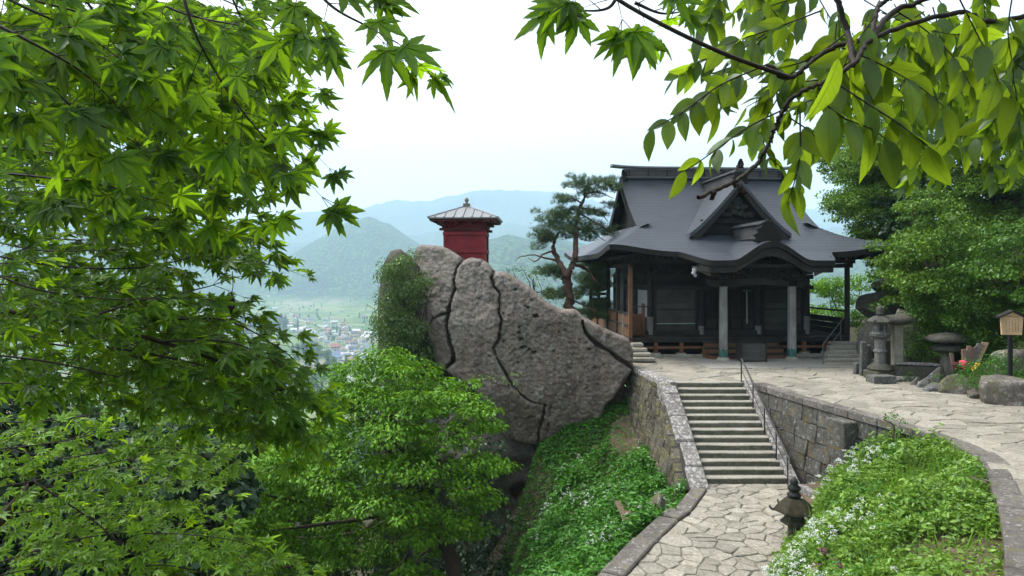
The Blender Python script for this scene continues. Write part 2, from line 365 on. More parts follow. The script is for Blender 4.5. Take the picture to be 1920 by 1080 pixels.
def m_roof():
    nb = NB('dark_shingle_roof'); g = nb.co('Object')
    sx = nb.n('ShaderNodeSeparateXYZ'); nb.l(g, sx.inputs[0]); wob = nb.math('MULTIPLY', nb.noise(g, 1.5, 2), .03)
    zz = nb.math('ADD', sx.outputs['Z'], wob); saw = nb.math('FRACT', nb.math('MULTIPLY', zz, 6.5))
    n1 = nb.noise(g, 1.2, 6, .65); n2 = nb.noise(nb.co('Object', (3, 3, 22)), 5, 5, .7)
    c = nb.ramp(n1, [(.3, (.016, .020, .028)), (.7, (.034, .041, .054))]); c = nb.mix(nb.ramp(n2, [(.4, (0, 0, 0)), (.75, (.6, .6, .6))]), c, (.070, .083, .112))
    c = nb.mix(nb.ramp(saw, [(0, (.95, .95, .95)), (.3, (0, 0, 0))]), c, (.006, .007, .009))
    h = nb.math('ADD', nb.math('MULTIPLY', saw, -1.0), nb.math('MULTIPLY', n2, .5))
    return nb.pbr(c, nb.ramp(n2, [(.3, (.40, .40, .40)), (.8, (.56, .56, .56))]), nb.bump(h, .035), .5)
M['roof'] = m_roof()
M['ridge'] = m_wood('dark_ridge_board', (.05, .045, .045), (.09, .083, .082), (1, 1, 10), .1)
M['rmetal'] = m_plain('dull_ridge_metal', (.10, .105, .11), .45, .5, .3)

M['maple'] = m_leaf('maple_leaf', (.010, .036, .003), (.075, .185, .008), (.34, .58, .014), .58, .02, island=False, vein='maple')
M['maple_m'] = m_leaf('maple_leaf_mass', (.010, .036, .003), (.075, .185, .008), (.34, .58, .014), .58, .02)
M['young'] = m_leaf('lit_young_maple_leaf', (.020, .065, .004), (.15, .31, .014), (.46, .70, .02), .5, .02, island=False, vein='maple')  # new growth, coloured lighter to make up for sky light blocked above
M['young_m'] = m_leaf('lit_young_maple_leaf_mass', (.020, .065, .004), (.15, .31, .014), (.46, .70, .02), .5, .02)
M['ash'] = m_leaf('pinnate_leaflet', (.014, .040, .004), (.05, .11, .008), (.38, .54, .018), .58, .03, island=False, vein=True)
M['ash_m'] = m_leaf('pinnate_leaf_mass', (.014, .040, .004), (.05, .11, .008), (.28, .44, .016), .55, .03)
M['keyaki'] = m_leaf('bright_tree_leaf', (.024, .085, .003), (.165, .36, .014), (.26, .50, .010), .22, .02)
M['broad'] = m_leaf('mid_tree_leaf', (.022, .065, .004), (.14, .25, .018), (.19, .36, .012), .22, .025)
M['shrub'] = m_leaf('bank_shrub_leaf', (.020, .060, .005), (.08, .18, .015), (.15, .30, .012), .2, .025)
M['cover'] = m_leaf('ground_cover_leaf', (.022, .085, .006), (.085, .25, .024), (.14, .36, .014), .22, .025)
M['weed'] = m_leaf('meadow_weed_leaf', (.06, .135, .012), (.23, .38, .05), (.26, .46, .03), .32, .03)
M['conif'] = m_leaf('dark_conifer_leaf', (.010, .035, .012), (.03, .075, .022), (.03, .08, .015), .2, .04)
M['needle'] = m_leaf('pine_needle', (.024, .060, .018), (.10, .165, .038), (.09, .17, .03), .25, .06)
M['vine'] = m_leaf('rock_vine_leaf', (.030, .085, .012), (.125, .20, .03), (.16, .28, .02), .33, .06)
M['white'] = m_leaf('white_petal', (.55, .58, .52), (.8, .82, .78), (.7, .75, .65), .3, .03)
M['purple'] = m_plain('purple_petal', (.20, .012, .11), .7)
M['yellow'] = m_plain('yellow_petal', (.75, .48, .02), .7)

# ================================================================== SETTING
VAL = -118.0
def prof(pairs):
    a = np.array(pairs, float); return lambda u: np.interp(u, a[:, 0], a[:, 1])
RIDGES = [  # distance, front width, back width, skyline row over photo column
    (6900, 2500, 1500, prof([(-900, 380), (-400, 372), (0, 352), (60, 343), (130, 347), (250, 372), (400, 418), (500, 412), (560, 401), (620, 394), (650, 399), (700, 385), (745, 375), (800, 379), (860, 367), (905, 358), (960, 357), (1050, 362), (1150, 386), (1250, 405), (1400, 402), (1560, 392), (1610, 405), (1700, 380), (2300, 370), (3200, 390)])),
    (5000, 1500, 1200, prof([(-900, 420), (0, 400), (150, 405), (400, 440), (520, 452), (640, 455), (780, 440), (850, 428), (960, 420), (1100, 425), (1300, 440), (1600, 425), (2300, 420), (3200, 430)])),
    (3350, 900, 900, prof([(-900, 450), (0, 440), (250, 450), (400, 485), (480, 505), (540, 482), (600, 447), (650, 417), (690, 408), (730, 420), (770, 446), (810, 468), (860, 480), (950, 486), (1100, 482), (1400, 470), (3200, 470)])),
    (2450, 650, 500, prof([(-900, 480), (0, 500), (250, 530), (420, 560), (560, 575), (700, 560), (760, 520), (830, 478), (900, 452), (950, 440), (1000, 445), (1060, 449), (1150, 470), (1300, 480), (1600, 450), (2300, 460), (3200, 470)])),
]
XR = prof([(-20, 5), (0, 8), (8, 11.5), (14, 14.6), (20.3, 15.7), (24.7, 15.9), (28, 16.2), (33, 17.4), (45, 24.0), (60, 32), (90, 55)])
def terrain(X, Y):
    r = np.hypot(X, Y) + 1e-6; az = np.arctan2(X, Y); u = 960 + F * np.tan(np.clip(az, -1.1, 1.1))
    z = VAL + 3 * fbm(p3(X / 400, Y / 400), 3, 5)
    front = np.cos(np.clip(az, -1.57, 1.57)); spur = fbm(p3(X / 520, Y / 520), 5, 21); spur2 = 1 - 2 * np.abs(fbm(p3(X / 260, Y / 260), 4, 33))
    for d, wf, wb, f in RIDGES:
        dd = r * np.clip(front, .3, 1); pk = EYE + (HV - f(u)) / F * d - VAL
        t = (dd - d); shp = np.where(t < 0, 1 - sm(0, 1, -t / wf), 1 - sm(0, 1, t / wb)); pkn = sm(0, .5, np.abs(t) / wf) * 1.0
        h = VAL + pk * shp * (1 + pkn * (.30 * spur + .10 * spur2)) + shp * fbm(p3(X / 60, Y / 60), 3, 9) * 9 * (d / 3000)
        z = np.maximum(z, h)
    near = np.where(r < 28, 2.0 - .52 * r, -12.56 - .195 * (r - 28) + 2 * fbm(p3(X / 14, Y / 14), 3, 2))
    z = np.maximum(z, near)
    s = X - XR(Y); bank = -.35 + np.clip(s, 0, None) * 1.15 - np.clip(s - 9, 0, None) * .6 + np.clip(s, 0, 1) * .5 * fbm(p3(X / 2, Y / 2), 3, 4)
    bank = np.where(s < -2.6, -99., np.where(s < 0, -.06, bank + .29)); bank = bank - 3.5 * np.clip(Y - 70, 0, None)
    z = np.where((X > 3) & (Y > -30) & (Y < 110), np.maximum(z, bank), z)
    return z
a1 = np.linspace(-.80, .80, 380); a2 = np.linspace(.80, 2 * np.pi - .80, 60)[1:-1]; ang = np.concatenate([a1, a2])
rad = np.concatenate([[.5], np.geomspace(5, 8900, 165)])
R_, A_ = np.meshgrid(rad, ang, indexing='ij'); TX = R_ * np.sin(A_); TY = R_ * np.cos(A_); TZ = terrain(TX, TY)
nr, na = R_.shape; i = np.arange(nr - 1)[:, None] * na; j = np.arange(na)[None]; k = (j + 1) % na
TQ = np.stack([i + j, i + na + j, i + na + k, i + k], -1).reshape(-1, 4)
def m_terrain():
    nb = NB('hills_and_valley'); g = nb.world(); sx = nb.n('ShaderNodeSeparateXYZ'); nb.l(g, sx.inputs[0])
    n1 = nb.noise(g, .0022, 5, .6); n2 = nb.noise(g, .014, 5, .7); cl = nb.vor(g, .06); cl2 = nb.noise(g, .05, 3, .7)
    forest = nb.ramp(n2, [(.32, (.030, .075, .028)), (.62, (.075, .155, .035))])
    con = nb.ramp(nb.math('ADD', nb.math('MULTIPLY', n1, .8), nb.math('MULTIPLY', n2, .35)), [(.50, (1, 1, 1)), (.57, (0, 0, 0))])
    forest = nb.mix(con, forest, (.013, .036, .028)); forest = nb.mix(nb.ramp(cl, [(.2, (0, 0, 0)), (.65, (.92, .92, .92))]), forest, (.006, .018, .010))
    v = nb.n('ShaderNodeTexVoronoi'); v.inputs['Scale'].default_value = .016; nb.l(nb.world((1, .55, 0)), v.inputs['Vector'])
    cs = nb.n('ShaderNodeSeparateColor'); nb.l(v.outputs['Color'], cs.inputs[0])
    field = nb.ramp(cs.outputs[0], [(0, (.10, .15, .05)), (.3, (.17, .20, .08)), (.5, (.07, .12, .04)), (.68, (.20, .19, .12)), (.85, (.13, .18, .06))], 'CONSTANT')
    field = nb.mix(nb.ramp(nb.noise(g, .03, 4, .7), [(.52, (0, 0, 0)), (.6, (.8, .8, .8))]), field, (.05, .11, .03))
    low = nb.ramp(nb.math('MULTIPLY_ADD', sx.outputs['Z'], .02), [(.0, (0, 0, 0)), (.5, (1, 1, 1))])
    low.node.inputs[0].links[0].from_node.inputs[2].default_value = 2.18   # 0 at -109 m
    c = nb.mix(low, field, forest)
    near = nb.ramp(nb.math('MULTIPLY', nb.math('ABSOLUTE', sx.outputs['Y']), .01), [(.6, (1, 1, 1)), (1.0, (0, 0, 0))])
    c = nb.mix(near, c, nb.ramp(nb.noise(g, .8, 7, .7), [(.35, (.03, .04, .015)), (.65, (.075, .06, .04))]))
    return nb.pbr(c, .95, nb.bump(nb.math('ADD', nb.math('MULTIPLY', cl, -1.0), cl2), 6.0, .8), .1)
M['terrain'] = m_terrain()
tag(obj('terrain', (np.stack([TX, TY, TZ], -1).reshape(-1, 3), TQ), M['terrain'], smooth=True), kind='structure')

# ------------------------------------------------------------------ upper path / plaza and lower path
WALL = smooth_poly([(8.48, 24.35), (9.0, 21.6), (9.45, 19.5), (9.95, 17.5), (10.08, 15.7), (9.65, 14.1), (8.85, 12.7), (7.9, 11.1), (6.7, 9.3), (5.3, 7.4), (4.4, 6.2)], 6)
LFT = [(4.98, 28.4), (5.25, 26.6), (5.50, 24.86)]
PLAZA = [np.array(p) for p in LFT] + [np.array((8.47, 24.86))] + [p for p in WALL] + [np.array(p) for p in [(7.5, 4.5), (11.6, 8), (14.6, 14), (15.35, 20.3), (14.3, 24.7), (14.3, 28.6), (14.6, 31.6), (5.3, 31.6)]]
def flat(poly, z, name, mat, **k):
    from mathutils.geometry import delaunay_2d_cdt
    n = len(poly); r = delaunay_2d_cdt([Vector((float(p[0]), float(p[1]))) for p in poly], [(q, (q + 1) % n) for q in range(n)], [], 1, 1e-5)
    V = np.array([(v.x, v.y, z) for v in r[0]]); Fs = [list(f) for f in r[2]]; Fs = [f if area(V[f][:, :2]) > 0 else f[::-1] for f in Fs]
    return obj(name, (V, Fs), mat, **k)
plaza = tag(flat(PLAZA, -.028, 'plaza', M['joint2']), kind='structure')
def pave(region, n, parent, z, name, gap, aniso=1.0, limit=300, mind=.8):
    reg = np.array(region); lo, hi = reg.min(0), reg.max(0); A = abs(area(reg)); sp = math.sqrt(A / n); sites = []
    tries = 0
    while len(sites) < n and tries < n * 60:
        tries += 1; p = rng.uniform(lo, hi)
        if not inside(p, region): continue
        if sites and np.min(np.hypot((np.array(sites)[:, 0] - p[0]) / aniso, (np.array(sites)[:, 1] - p[1]) * aniso)) < sp * mind: continue
        sites.append(p)
    sites = np.array(sites); order = np.argsort(np.hypot(sites[:, 0], sites[:, 1])); sites = sites[order]; rest = []
    for c, cell in enumerate(voronoi_cells(region, sites)):
        if abs(area(cell)) < .015: continue
        V, Fs = stone(roughen(cell, gap, .012, .22), .06, .02, .014); V[:, 2] += z + rng.normal(0, .006)
        if c < limit: obj(name, (V, Fs), M['flag'], parent)
        else: rest.append((V, Fs))
    if rest: tag(obj('far_' + name, join(*rest), M['flag'], parent), kind='stuff')
pave(PLAZA, 380, plaza, 0, 'paving_stone', .008, 1.3, mind=.62)
apron = np.array([(7.9, 27.9), (13.4, 28.3), (13.4, 31.3), (7.85, 31.0)])
tag(obj('concrete_apron', hexa([*[(x, y, -.02) for x, y in apron], *[(x, y, .025) for x, y in apron]]), M['conc'], bevel=.01), kind='structure')
ZL = -2.38
tag(obj('temple_ground', box(4.6, 17.0, 31.3, 44.0, -1.2, -.035), M['joint']), kind='structure')
PATH = [np.array(p) for p in [(5.76, 20.57), (5.6, 19.9), (4.62, 18.0), (4.2, 17.5), (3.3, 16.0), (2.3, 14.2), (1.3, 12.4), (.2, 10.6), (3.2, 10.2), (4.3, 12.4), (5.3, 14.3), (6.3, 15.8), (7.2, 17.0), (8.0, 18.3), (8.25, 20.57)]]
path = tag(flat(PATH, ZL - .03, 'path', M['joint']), kind='structure')
pave(PATH, 190, path, ZL, 'paving_stone', .016, 1.3, mind=.62)
# kerb slabs along the drop on the left of the lower path
KL = smooth_poly([(5.60, 19.95), (4.62, 18.05), (4.2, 17.5), (3.3, 16.0), (2.3, 14.2), (1.3, 12.4), (.2, 10.6)], 4)
kerb = thing('kerb', 'low grey stone kerb along the drop side of the lower flagstone path', 'kerb', (*KL[0], ZL))
seg = [0, 4, 8, 12, 16, 20, 24]
for q in range(len(seg) - 1):
    a, b = KL[seg[q]], KL[seg[q + 1]]; t = (b - a) / np.linalg.norm(b - a); n = np.array([t[1], -t[0]]);  n = n if n[0] < 0 else -n
    a2_, b2_ = a + t * .015, b - t * .015; wd = .52 if q else .42; h0 = .05 + .03 * (q % 2)
    V = [(*(a2_ + n * wd), -.5), (*(a2_), -.5), (*b2_, -.5), (*(b2_ + n * wd), -.5), (*(a2_ + n * wd), h0), (*a2_, h0), (*b2_, h0 * .9), (*(b2_ + n * wd), h0 * .9)]
    V = np.array(V) - np.array([*KL[0], 0]); obj('kerb_stone', hexa(V), M['edge'], kerb, bevel=.03)

# ------------------------------------------------------------------ staircase
SX0, SX1, NST, RI, TR = 5.74, 8.18, 14, .17, .30
stair = thing('stone_staircase', 'broad flight of worn stone steps climbing from the lower path to the temple terrace', 'staircase', (6.96, 20.3, ZL))
def st(V): return np.asarray(V, float) - np.array([6.96, 20.3, ZL])
for k in range(NST):
    yb = 24.5 - TR * k; zt = -RI * k - (0 if k else 0); y0 = yb - TR
    nx = 13; xs = np.linspace(SX0, SX1, nx); pr = [(y0 + .34, zt - RI - .02), (y0 + .018, zt - RI - .02), (y0 + .0, zt - .045), (y0 - .012, zt - .02), (y0 + .012, zt), (y0 + .34, zt)]
    pr = [(y - .0, z) for y, z in pr]; V = []
    wear = .012 * fbm(p3(xs * 1.7, xs * 0 + k * 3.1), 3, 8)
    for x, wv in zip(xs, wear):
        for q, (y, z) in enumerate(pr): V.append((x, y + TR * 0 + (wv * 1.2 if q in (1, 2, 3, 4) else 0), z + (wv if q in (3, 4) else 0) - (.008 if q == 3 else 0)))
    V = np.array(V); V[:, 1] += TR - .005; V[:, 1] -= 0
    n = len(pr); Fs = [[a * n + b, (a + 1) * n + b, (a + 1) * n + (b + 1) % n, a * n + (b + 1) % n] for a in range(nx - 1) for b in range(n)]
    Fs += [list(range(n))[::-1], [(nx - 1) * n + b for b in range(n)]]
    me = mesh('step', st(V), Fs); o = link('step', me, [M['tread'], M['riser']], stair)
    for p in me.polygons: p.material_index = 1 if abs(p.normal.y) > .8 else 0  # upright front and back faces take the darker stone
# sloped coping on the valley side, five big blocks
ys = [24.75, 23.75, 22.75, 21.75, 20.85, 20.05]
def zc(y): return .10 + min(0, (y - 24.5)) * RI / TR + .10
for q in range(5):
    ya, yb = ys[q] - .01, ys[q + 1] + .01; jz = rng.normal(0, .025); xo = .04 * rng.normal()
    xl, xr_ = 5.14 + .015 * q + xo, SX0 - .004
    za, zb = zc(ya) + jz, zc(yb) + jz * .4
    V = [(xl, yb, zb - .55), (xr_, yb, zb - .55), (xr_, ya, za - .55), (xl, ya, za - .55), (xl + .03, yb, zb), (xr_, yb, zb - .03), (xr_, ya, za - .02), (xl + .03, ya, za)]
    obj('coping_stone', hexa(st(V)), M['cope'], stair, bevel=.035)
for q in range(4):
    ya, yb = 24.5 - q * 1.05 - .006, 24.5 - (q + 1) * 1.05 + .006; za, zb = zc(ya) - .13, zc(yb) - .13
    V = [(8.185, yb, zb - .6), (8.46, yb, zb - .6), (8.46, ya, za - .6), (8.185, ya, za - .6), (8.185, yb, zb), (8.46, yb, zb), (8.46, ya, za), (8.185, ya, za)]
    obj('stringer_stone', hexa(st(V)), M['cope'], stair, bevel=.02)
# handrail
rail = thing('handrail', 'thin dark metal handrail on the right side of the broad stone staircase', 'handrail', (8.12, 20.4, ZL))
ro = np.array([8.12, 20.4, ZL]); py = [24.55, 23.35, 22.3, 21.3, 20.42]
def zst(y): return max(ZL, min(0, (y - 24.5) * RI / TR))
for y in py: obj('post', tube(np.array([(8.12, y, zst(y) - .05), (8.12, y, zst(y) + .80)]) - ro, .022, 8), M['iron'], rail, smooth=True)
hp = [(8.12, 24.62, .80), (8.12, 24.5, .815)] + [(8.12, y, zst(y) + .81) for y in (24.3, 23.35, 22.3, 21.3, 20.4)] + [(8.12, 20.25, zst(20.3) + .76), (8.12, 20.22, zst(20.3) + .68)]
obj('top_rail', tube(smooth_poly(np.array(hp), 4) - ro, .030, 8), M['iron'], rail, smooth=True)
hp2 = [(8.12, y, zst(y) + .42) for y in (24.5, 23.4, 22.3, 21.3, 20.42)]
obj('lower_rail', tube(np.array(hp2) - ro, .014, 6), M['iron'], rail, smooth=True)

# ------------------------------------------------------------------ retaining walls built of stones
def wall_stones(root, curve, outline, course, lmin, lmax, depth, mat, batter, origin, outward, gap=.012, limit=300, bulge=.03):
    """curve: plan polyline; outline: polygon in (s, z); stones clipped to it and laid in uneven courses"""
    curve = np.asarray(curve); sl = np.concatenate([[0], np.cumsum(np.linalg.norm(np.diff(curve, axis=0), axis=1))])
    ol = [np.array(p, float) for p in outline]; lo, hi = np.min(ol, 0), np.max(ol, 0)
    def m3(V, off_=0):
        s, z, h = V[:, 0], V[:, 1], V[:, 2] + off_; x = np.interp(s, sl, curve[:, 0]); y = np.interp(s, sl, curve[:, 1])
        e = .05; tx = np.interp(s + e, sl, curve[:, 0]) - np.interp(s - e, sl, curve[:, 0]); ty = np.interp(s + e, sl, curve[:, 1]) - np.interp(s - e, sl, curve[:, 1])
        L = np.hypot(tx, ty) + 1e-9; nx, ny = outward * ty / L, -outward * tx / L; o = h + batter * np.clip(hi[1] - z, 0, None)
        return np.stack([x + nx * o, y + ny * o, z], -1) - np.asarray(origin)
    z = lo[1]; cnt = 0
    while z < hi[1]:
        hh = course * rng.uniform(.8, 1.25); s = lo[0] - rng.uniform(0, lmax)
        while s < hi[0]:
            L = rng.uniform(lmin, lmax)
            rect = [np.array(p) for p in ((s, z + rng.normal(0, .012)), (s + L, z + rng.normal(0, .012)), (s + L, z + hh), (s, z + hh))]
            poly = rect
            OL = ol if area(np.array(ol)) > 0 else ol[::-1]
            sub = [np.array(p) for p in OL]
            for q in range(4):
                a, b = rect[q], rect[(q + 1) % 4]; n = np.array([b[1] - a[1], -(b[0] - a[0])]); sub = clip(sub, n, n @ a)
                if len(sub) < 3: break
            s += L
            if len(sub) < 3 or abs(area(np.array(sub))) < .012: continue
            V, Fs = stone(roughen(np.array(sub), gap, .008, .3), depth, .022, .02); V[:, 2] += rng.uniform(0, bulge)
            obj('stone_block', (m3(V), Fs if outward > 0 else [f[::-1] for f in Fs]), mat, root); cnt += 1
        z += hh
    # backing
    ss = np.linspace(lo[0], hi[0], 60); top = []; bot = []
    for s in ss:
        zz = []
        for q in range(len(ol)):
            a, b = ol[q], ol[(q + 1) % len(ol)]
            if (a[0] - s) * (b[0] - s) <= 0 and abs(a[0] - b[0]) > 1e-6: zz.append(a[1] + (b[1] - a[1]) * (s - a[0]) / (b[0] - a[0]))
        zz = zz or [0]; top.append(max(zz) - .02); bot.append(min(zz))
    V = np.array([(s, b, -.035) for s, b in zip(ss, bot)] + [(s, t, -.035) for s, t in zip(ss, top)] + [(s, t, -.5) for s, t in zip(ss, top)]); n = len(ss)
    Fs = [[q, q + 1, n + q + 1, n + q] for q in range(n - 1)] + [[n + q, n + q + 1, 2 * n + q + 1, 2 * n + q] for q in range(n - 1)]
    obj('mortar', (m3(V), Fs), M['mortar'], root)
    return cnt
LW = np.array([(4.90, 28.9), (4.98, 28.0), (5.12, 26.4), (5.30, 24.5), (5.22, 22.5), (5.20, 20.1)])
wl = thing('retaining_wall', 'battered wall of small mossy stones below the valley side of the staircase', 'wall', (5.2, 20.1, -3.2))
L0 = np.concatenate([[0], np.cumsum(np.linalg.norm(np.diff(LW, axis=0), axis=1))])
wall_stones(wl, LW, [(0, -3.4), (L0[-1], -3.4), (L0[-1], zc(20.1) - .1), (L0[3] + .1, .05), (L0[3] - .2, -.02), (0, -.02)], .25, .32, .62, .25, M['wallL'], .17, (5.2, 20.1, -3.2), 1, gap=.014)
# coping on the terrace edge beside the rock
for q, (y0, y1) in enumerate(((28.5, 27.2), (27.19, 26.0), (25.99, 24.78))):
    x0 = np.interp(-y0, -LW[:, 1], LW[:, 0]); x1 = np.interp(-y1, -LW[:, 1], LW[:, 0]); t = .16 if q < 2 else .19
    V = np.array([(x1 - .06, y1, -.16), (x1 + .5, y1, -.16), (x0 + .5, y0, -.16), (x0 - .06, y0, -.16), (x1 - .04, y1, t - .12), (x1 + .5, y1, t - .13), (x0 + .5, y0, t - .13), (x0 - .04, y0, t - .12)]) - np.array([5.2, 20.1, -3.2])
    obj('coping_stone', hexa(V), M['cope'], wl, bevel=.03)
wr = thing('retaining_wall', 'wall of large lichen-stained stone blocks between the staircase and the flower bank', 'wall', (8.48, 24.3, -2.5))
RW = WALL; R0 = np.concatenate([[0], np.cumsum(np.linalg.norm(np.diff(RW, axis=0), axis=1))])
wall_stones(wr, RW, [(0, -2.6), (9.6, -2.6), (13.0, -1.2), (R0[-1], -1.2), (R0[-1], -.16), (0, -.16)], .52, .55, 1.15, .35, M['wallR'], .12, (8.48, 24.3, -2.5), 1, gap=.012)
s = 0.0
while s < R0[-1] - .3:
    L = rng.uniform(.8, 1.25); s1 = min(s + L, R0[-1]); pts = []
    for q in (s + .008, (s + s1) / 2, s1 - .008):
        c = np.array([np.interp(q, R0, RW[:, 0]), np.interp(q, R0, RW[:, 1])]); c2 = np.array([np.interp(q + .05, R0, RW[:, 0]), np.interp(q + .05, R0, RW[:, 1])]); t = (c2 - c) / (np.linalg.norm(c2 - c) + 1e-9); pts.append((c, np.array([t[1], -t[0]])))
    hz = rng.uniform(.004, .03); wd = rng.uniform(.28, .46); V = []
    for z, in ((-.2,), (hz,)):
        for c, n in pts: V += [(*(c + n * .07), z), (*(c - n * wd), z)]
    V = np.array(V) - np.array([8.48, 24.3, -2.5]); Fs = [[0, 2, 3, 1], [2, 4, 5, 3], [6, 7, 9, 8], [8, 9, 11, 10], [0, 6, 8, 2], [2, 8, 10, 4], [1, 3, 9, 7], [3, 5, 11, 9], [0, 1, 7, 6], [4, 10, 11, 5]]
    obj('coping_stone', (V, Fs), M['edge'], wr, bevel=.02); s = s1
obj('buttress_stone', off(rotz(box(-.25, .25, -.32, .32, -1.3, -.22, .02), .3), np.array([9.22, 19.35, 0]) - np.array([8.48, 24.3, -2.5])), M['wallR'], wr, bevel=.03)
gut = thing('gutter_kerb', 'narrow stone gutter edge at the right foot of the broad staircase', 'kerb', (8.45, 19.4, ZL))
for q, (a, b) in enumerate((((8.30, 20.2), (8.42, 19.25)), ((8.42, 19.23), (8.2, 18.3)), ((8.19, 18.28), (7.4, 17.1)))):
    a = np.array(a); b = np.array(b); t = (b - a) / np.linalg.norm(b - a); n = np.array([-t[1], t[0]])
    V = np.array([(*a, -.1), (*b, -.1), (*(b + n * .2), -.1), (*(a + n * .2), -.1), (*a, .10), (*b, .10), (*(b + n * .2), .11), (*(a + n * .2), .11)]) - np.array([8.45, 19.4, 0])
    obj('kerb_stone', hexa(V), M['cope'], gut, bevel=.02)

# ------------------------------------------------------------------ ground slopes beside the paths
def grid_obj(name, xs, ys, fz, mat, **k):
    X, Y = np.meshgrid(xs, ys, indexing='ij'); Z = fz(X, Y); a, b = X.shape; i = np.arange(a - 1)[:, None] * b; j = np.arange(b - 1)[None]
    Q = np.stack([i + j, i + b + j, i + b + j + 1, i + j + 1], -1).reshape(-1, 4); return obj(name, (np.stack([X, Y, Z], -1).reshape(-1, 3), Q), mat, smooth=True, **k)
_xr = prof([(9, -.6), (10.6, -.3), (12.4, .85), (14.2, 1.85), (16, 2.85), (17.5, 3.75), (18, 4.2), (19.5, 4.9), (20.2, 5.1), (24, 5.1), (28, 4.9), (32, 4.6)])
_zr = prof([(9, -2.5), (20, -2.6), (24, -2.75), (26.5, -2.25), (28, -1.6), (29.5, -1.0), (32, -.8)])
def z_slope(X, Y):
    xr, zr = _xr(Y), _zr(Y); dx = np.clip(xr - X, -1.2, None); edge = np.clip((.3 + .35 * np.sin(Y * 1.3) - (Y < 16) * 1.2 + 1.1 * sm(21.5, 24, Y)) - X, 0, None)
    return zr - .48 * np.clip(dx, 0, None) - .9 * np.clip(-dx, 0, 1) - 2.6 * edge + .13 * fbm(p3(X * .9, Y * .9), 4, 3)
tag(grid_obj('hillside', np.linspace(-4.5, 6.2, 90), np.linspace(9, 32, 140), z_slope, M['soil']), kind='structure')
wc = WALL
def wdist(X, Y): return np.min(np.hypot(X[..., None] - wc[:, 0], Y[..., None] - wc[:, 1]), -1)
def z_bank(X, Y):
    wx = np.interp(Y, wc[::-1, 1], wc[::-1, 0]); sgn = np.where(X < wx, 1, -1)
    w_ = wdist(X, Y) * sgn; pr = np.interp(Y, [9, 10.2, 12.4, 14.3, 15.8, 17, 18.3, 20.2], [2.8, 3.2, 4.3, 5.3, 6.3, 7.2, 8.0, 8.3]) 
    f = np.clip((X - pr) / np.clip(wx - pr, .6, None), 0, 1.2); top = np.interp(Y, [8, 13, 16, 17.8, 19.2, 24], [-.35, -.2, -.15, -.45, -2.0, -2.6])
    z = ZL - .1 + (top - ZL) * np.sqrt(np.clip(f, 0, 1)) * sm(0, .25, f) ; z = np.where(X < pr - .0, ZL - .45, z); z = np.where(w_ < -.15, -2.9, z)
    return z + .05 * fbm(p3(X * 1.3, Y * 1.3), 3, 6)
tag(grid_obj('flower_bank', np.linspace(3, 10.6, 100), np.linspace(7, 20.4, 140), z_bank, M['soil']), kind='structure')

# ------------------------------------------------------------------ the great rock
OUT = np.array([(776, 470), (786, 460), (800, 458), (826, 461), (848, 471), (862, 480), (868, 486), (884, 482), (902, 487), (914, 494), (928, 507), (946, 511), (984, 530), (1012, 552), (1042, 575), (1062, 579), (1082, 582), (1100, 598), (1132, 612), (1152, 624), (1176, 634), (1187, 645), (1190, 668), (1189, 690), (1183, 702), (1168, 726), (1150, 748), (1136, 770), (1124, 796), (1108, 812), (1090, 822), (1062, 828), (1036, 826), (1012, 836), (984, 833), (958, 828), (938, 806), (918, 780), (896, 742), (862, 716), (838, 700), (822, 694), (813, 668), (806, 648), (794, 630), (776, 606), (764, 560), (766, 512)], float)
def seg_dist(U, Vv, line):
    d = np.full(U.shape, 1e9)
    for a, b in zip(line[:-1], line[1:]):
        ab = b - a; t = np.clip(((U - a[0]) * ab[0] + (Vv - a[1]) * ab[1]) / (ab @ ab + 1e-9), 0, 1); d = np.minimum(d, np.hypot(U - a[0] - t * ab[0], Vv - a[1] - t * ab[1]))
    return d
o2 = smooth_poly(np.vstack([OUT, OUT[:1]]), 4)[:-1]; nn = fbm(np.stack([o2[:, 0] / 17, o2[:, 1] / 17, o2[:, 0] * 0], -1), 3, 11)
cen = o2.mean(0); o2 = o2 + (o2 - cen) / np.linalg.norm(o2 - cen, axis=1)[:, None] * nn[:, None] * 5
CR = [([(869, 478), (860, 500), (850, 522), (852, 543), (840, 587), (838, 612), (843, 647), (850, 665), (850, 679), (838, 692)], 2.6, .75), ([(840, 587), (813, 598), (801, 619), (799, 640)], 1.8, .5),
      ([(930, 498), (921, 522), (926, 540), (938, 554), (935, 587), (939, 601), (935, 633), (924, 656), (933, 679), (947, 698), (954, 716), (977, 742), (995, 753), (1021, 760), (1016, 790), (1009, 818), (1010, 840)], 1.7, .55),
      ([(1092, 602), (1097, 624), (1120, 647), (1153, 665), (1186, 692)], 2.6, .7), ([(1032, 762), (1031, 785), (1028, 810)], 1.1, .25), ([(905, 487), (898, 500)], 1.2, .2), ([(775, 500), (800, 545), (798, 600)], 1.2, .2)]
PITS = [(1005, 594, 7), (990, 578, 4), (985, 574, 3), (978, 637, 5.5), (972, 624, 5), (985, 650, 5), (992, 656, 4), (1001, 662, 4.5), (980, 652, 4), (967, 545, 4), (1105, 655, 4), (1115, 690, 4), (917, 668, 3), (1068, 641, 3), (1030, 610, 3), (1060, 620, 4), (1062, 700, 3), (944, 640, 3), (900, 560, 3), (1120, 720, 4), (1040, 660, 3)] + [(rng.uniform(930, 1150), rng.uniform(560, 780), rng.uniform(1.5, 3)) for _ in range(40)]
us = np.arange(756, 1200, 2.1); vs = np.arange(450, 846, 2.1); U, Vv = np.meshgrid(us, vs, indexing='ij')
ins = inside_np(U, Vv, o2); ring = np.vstack([o2, o2[:1]])
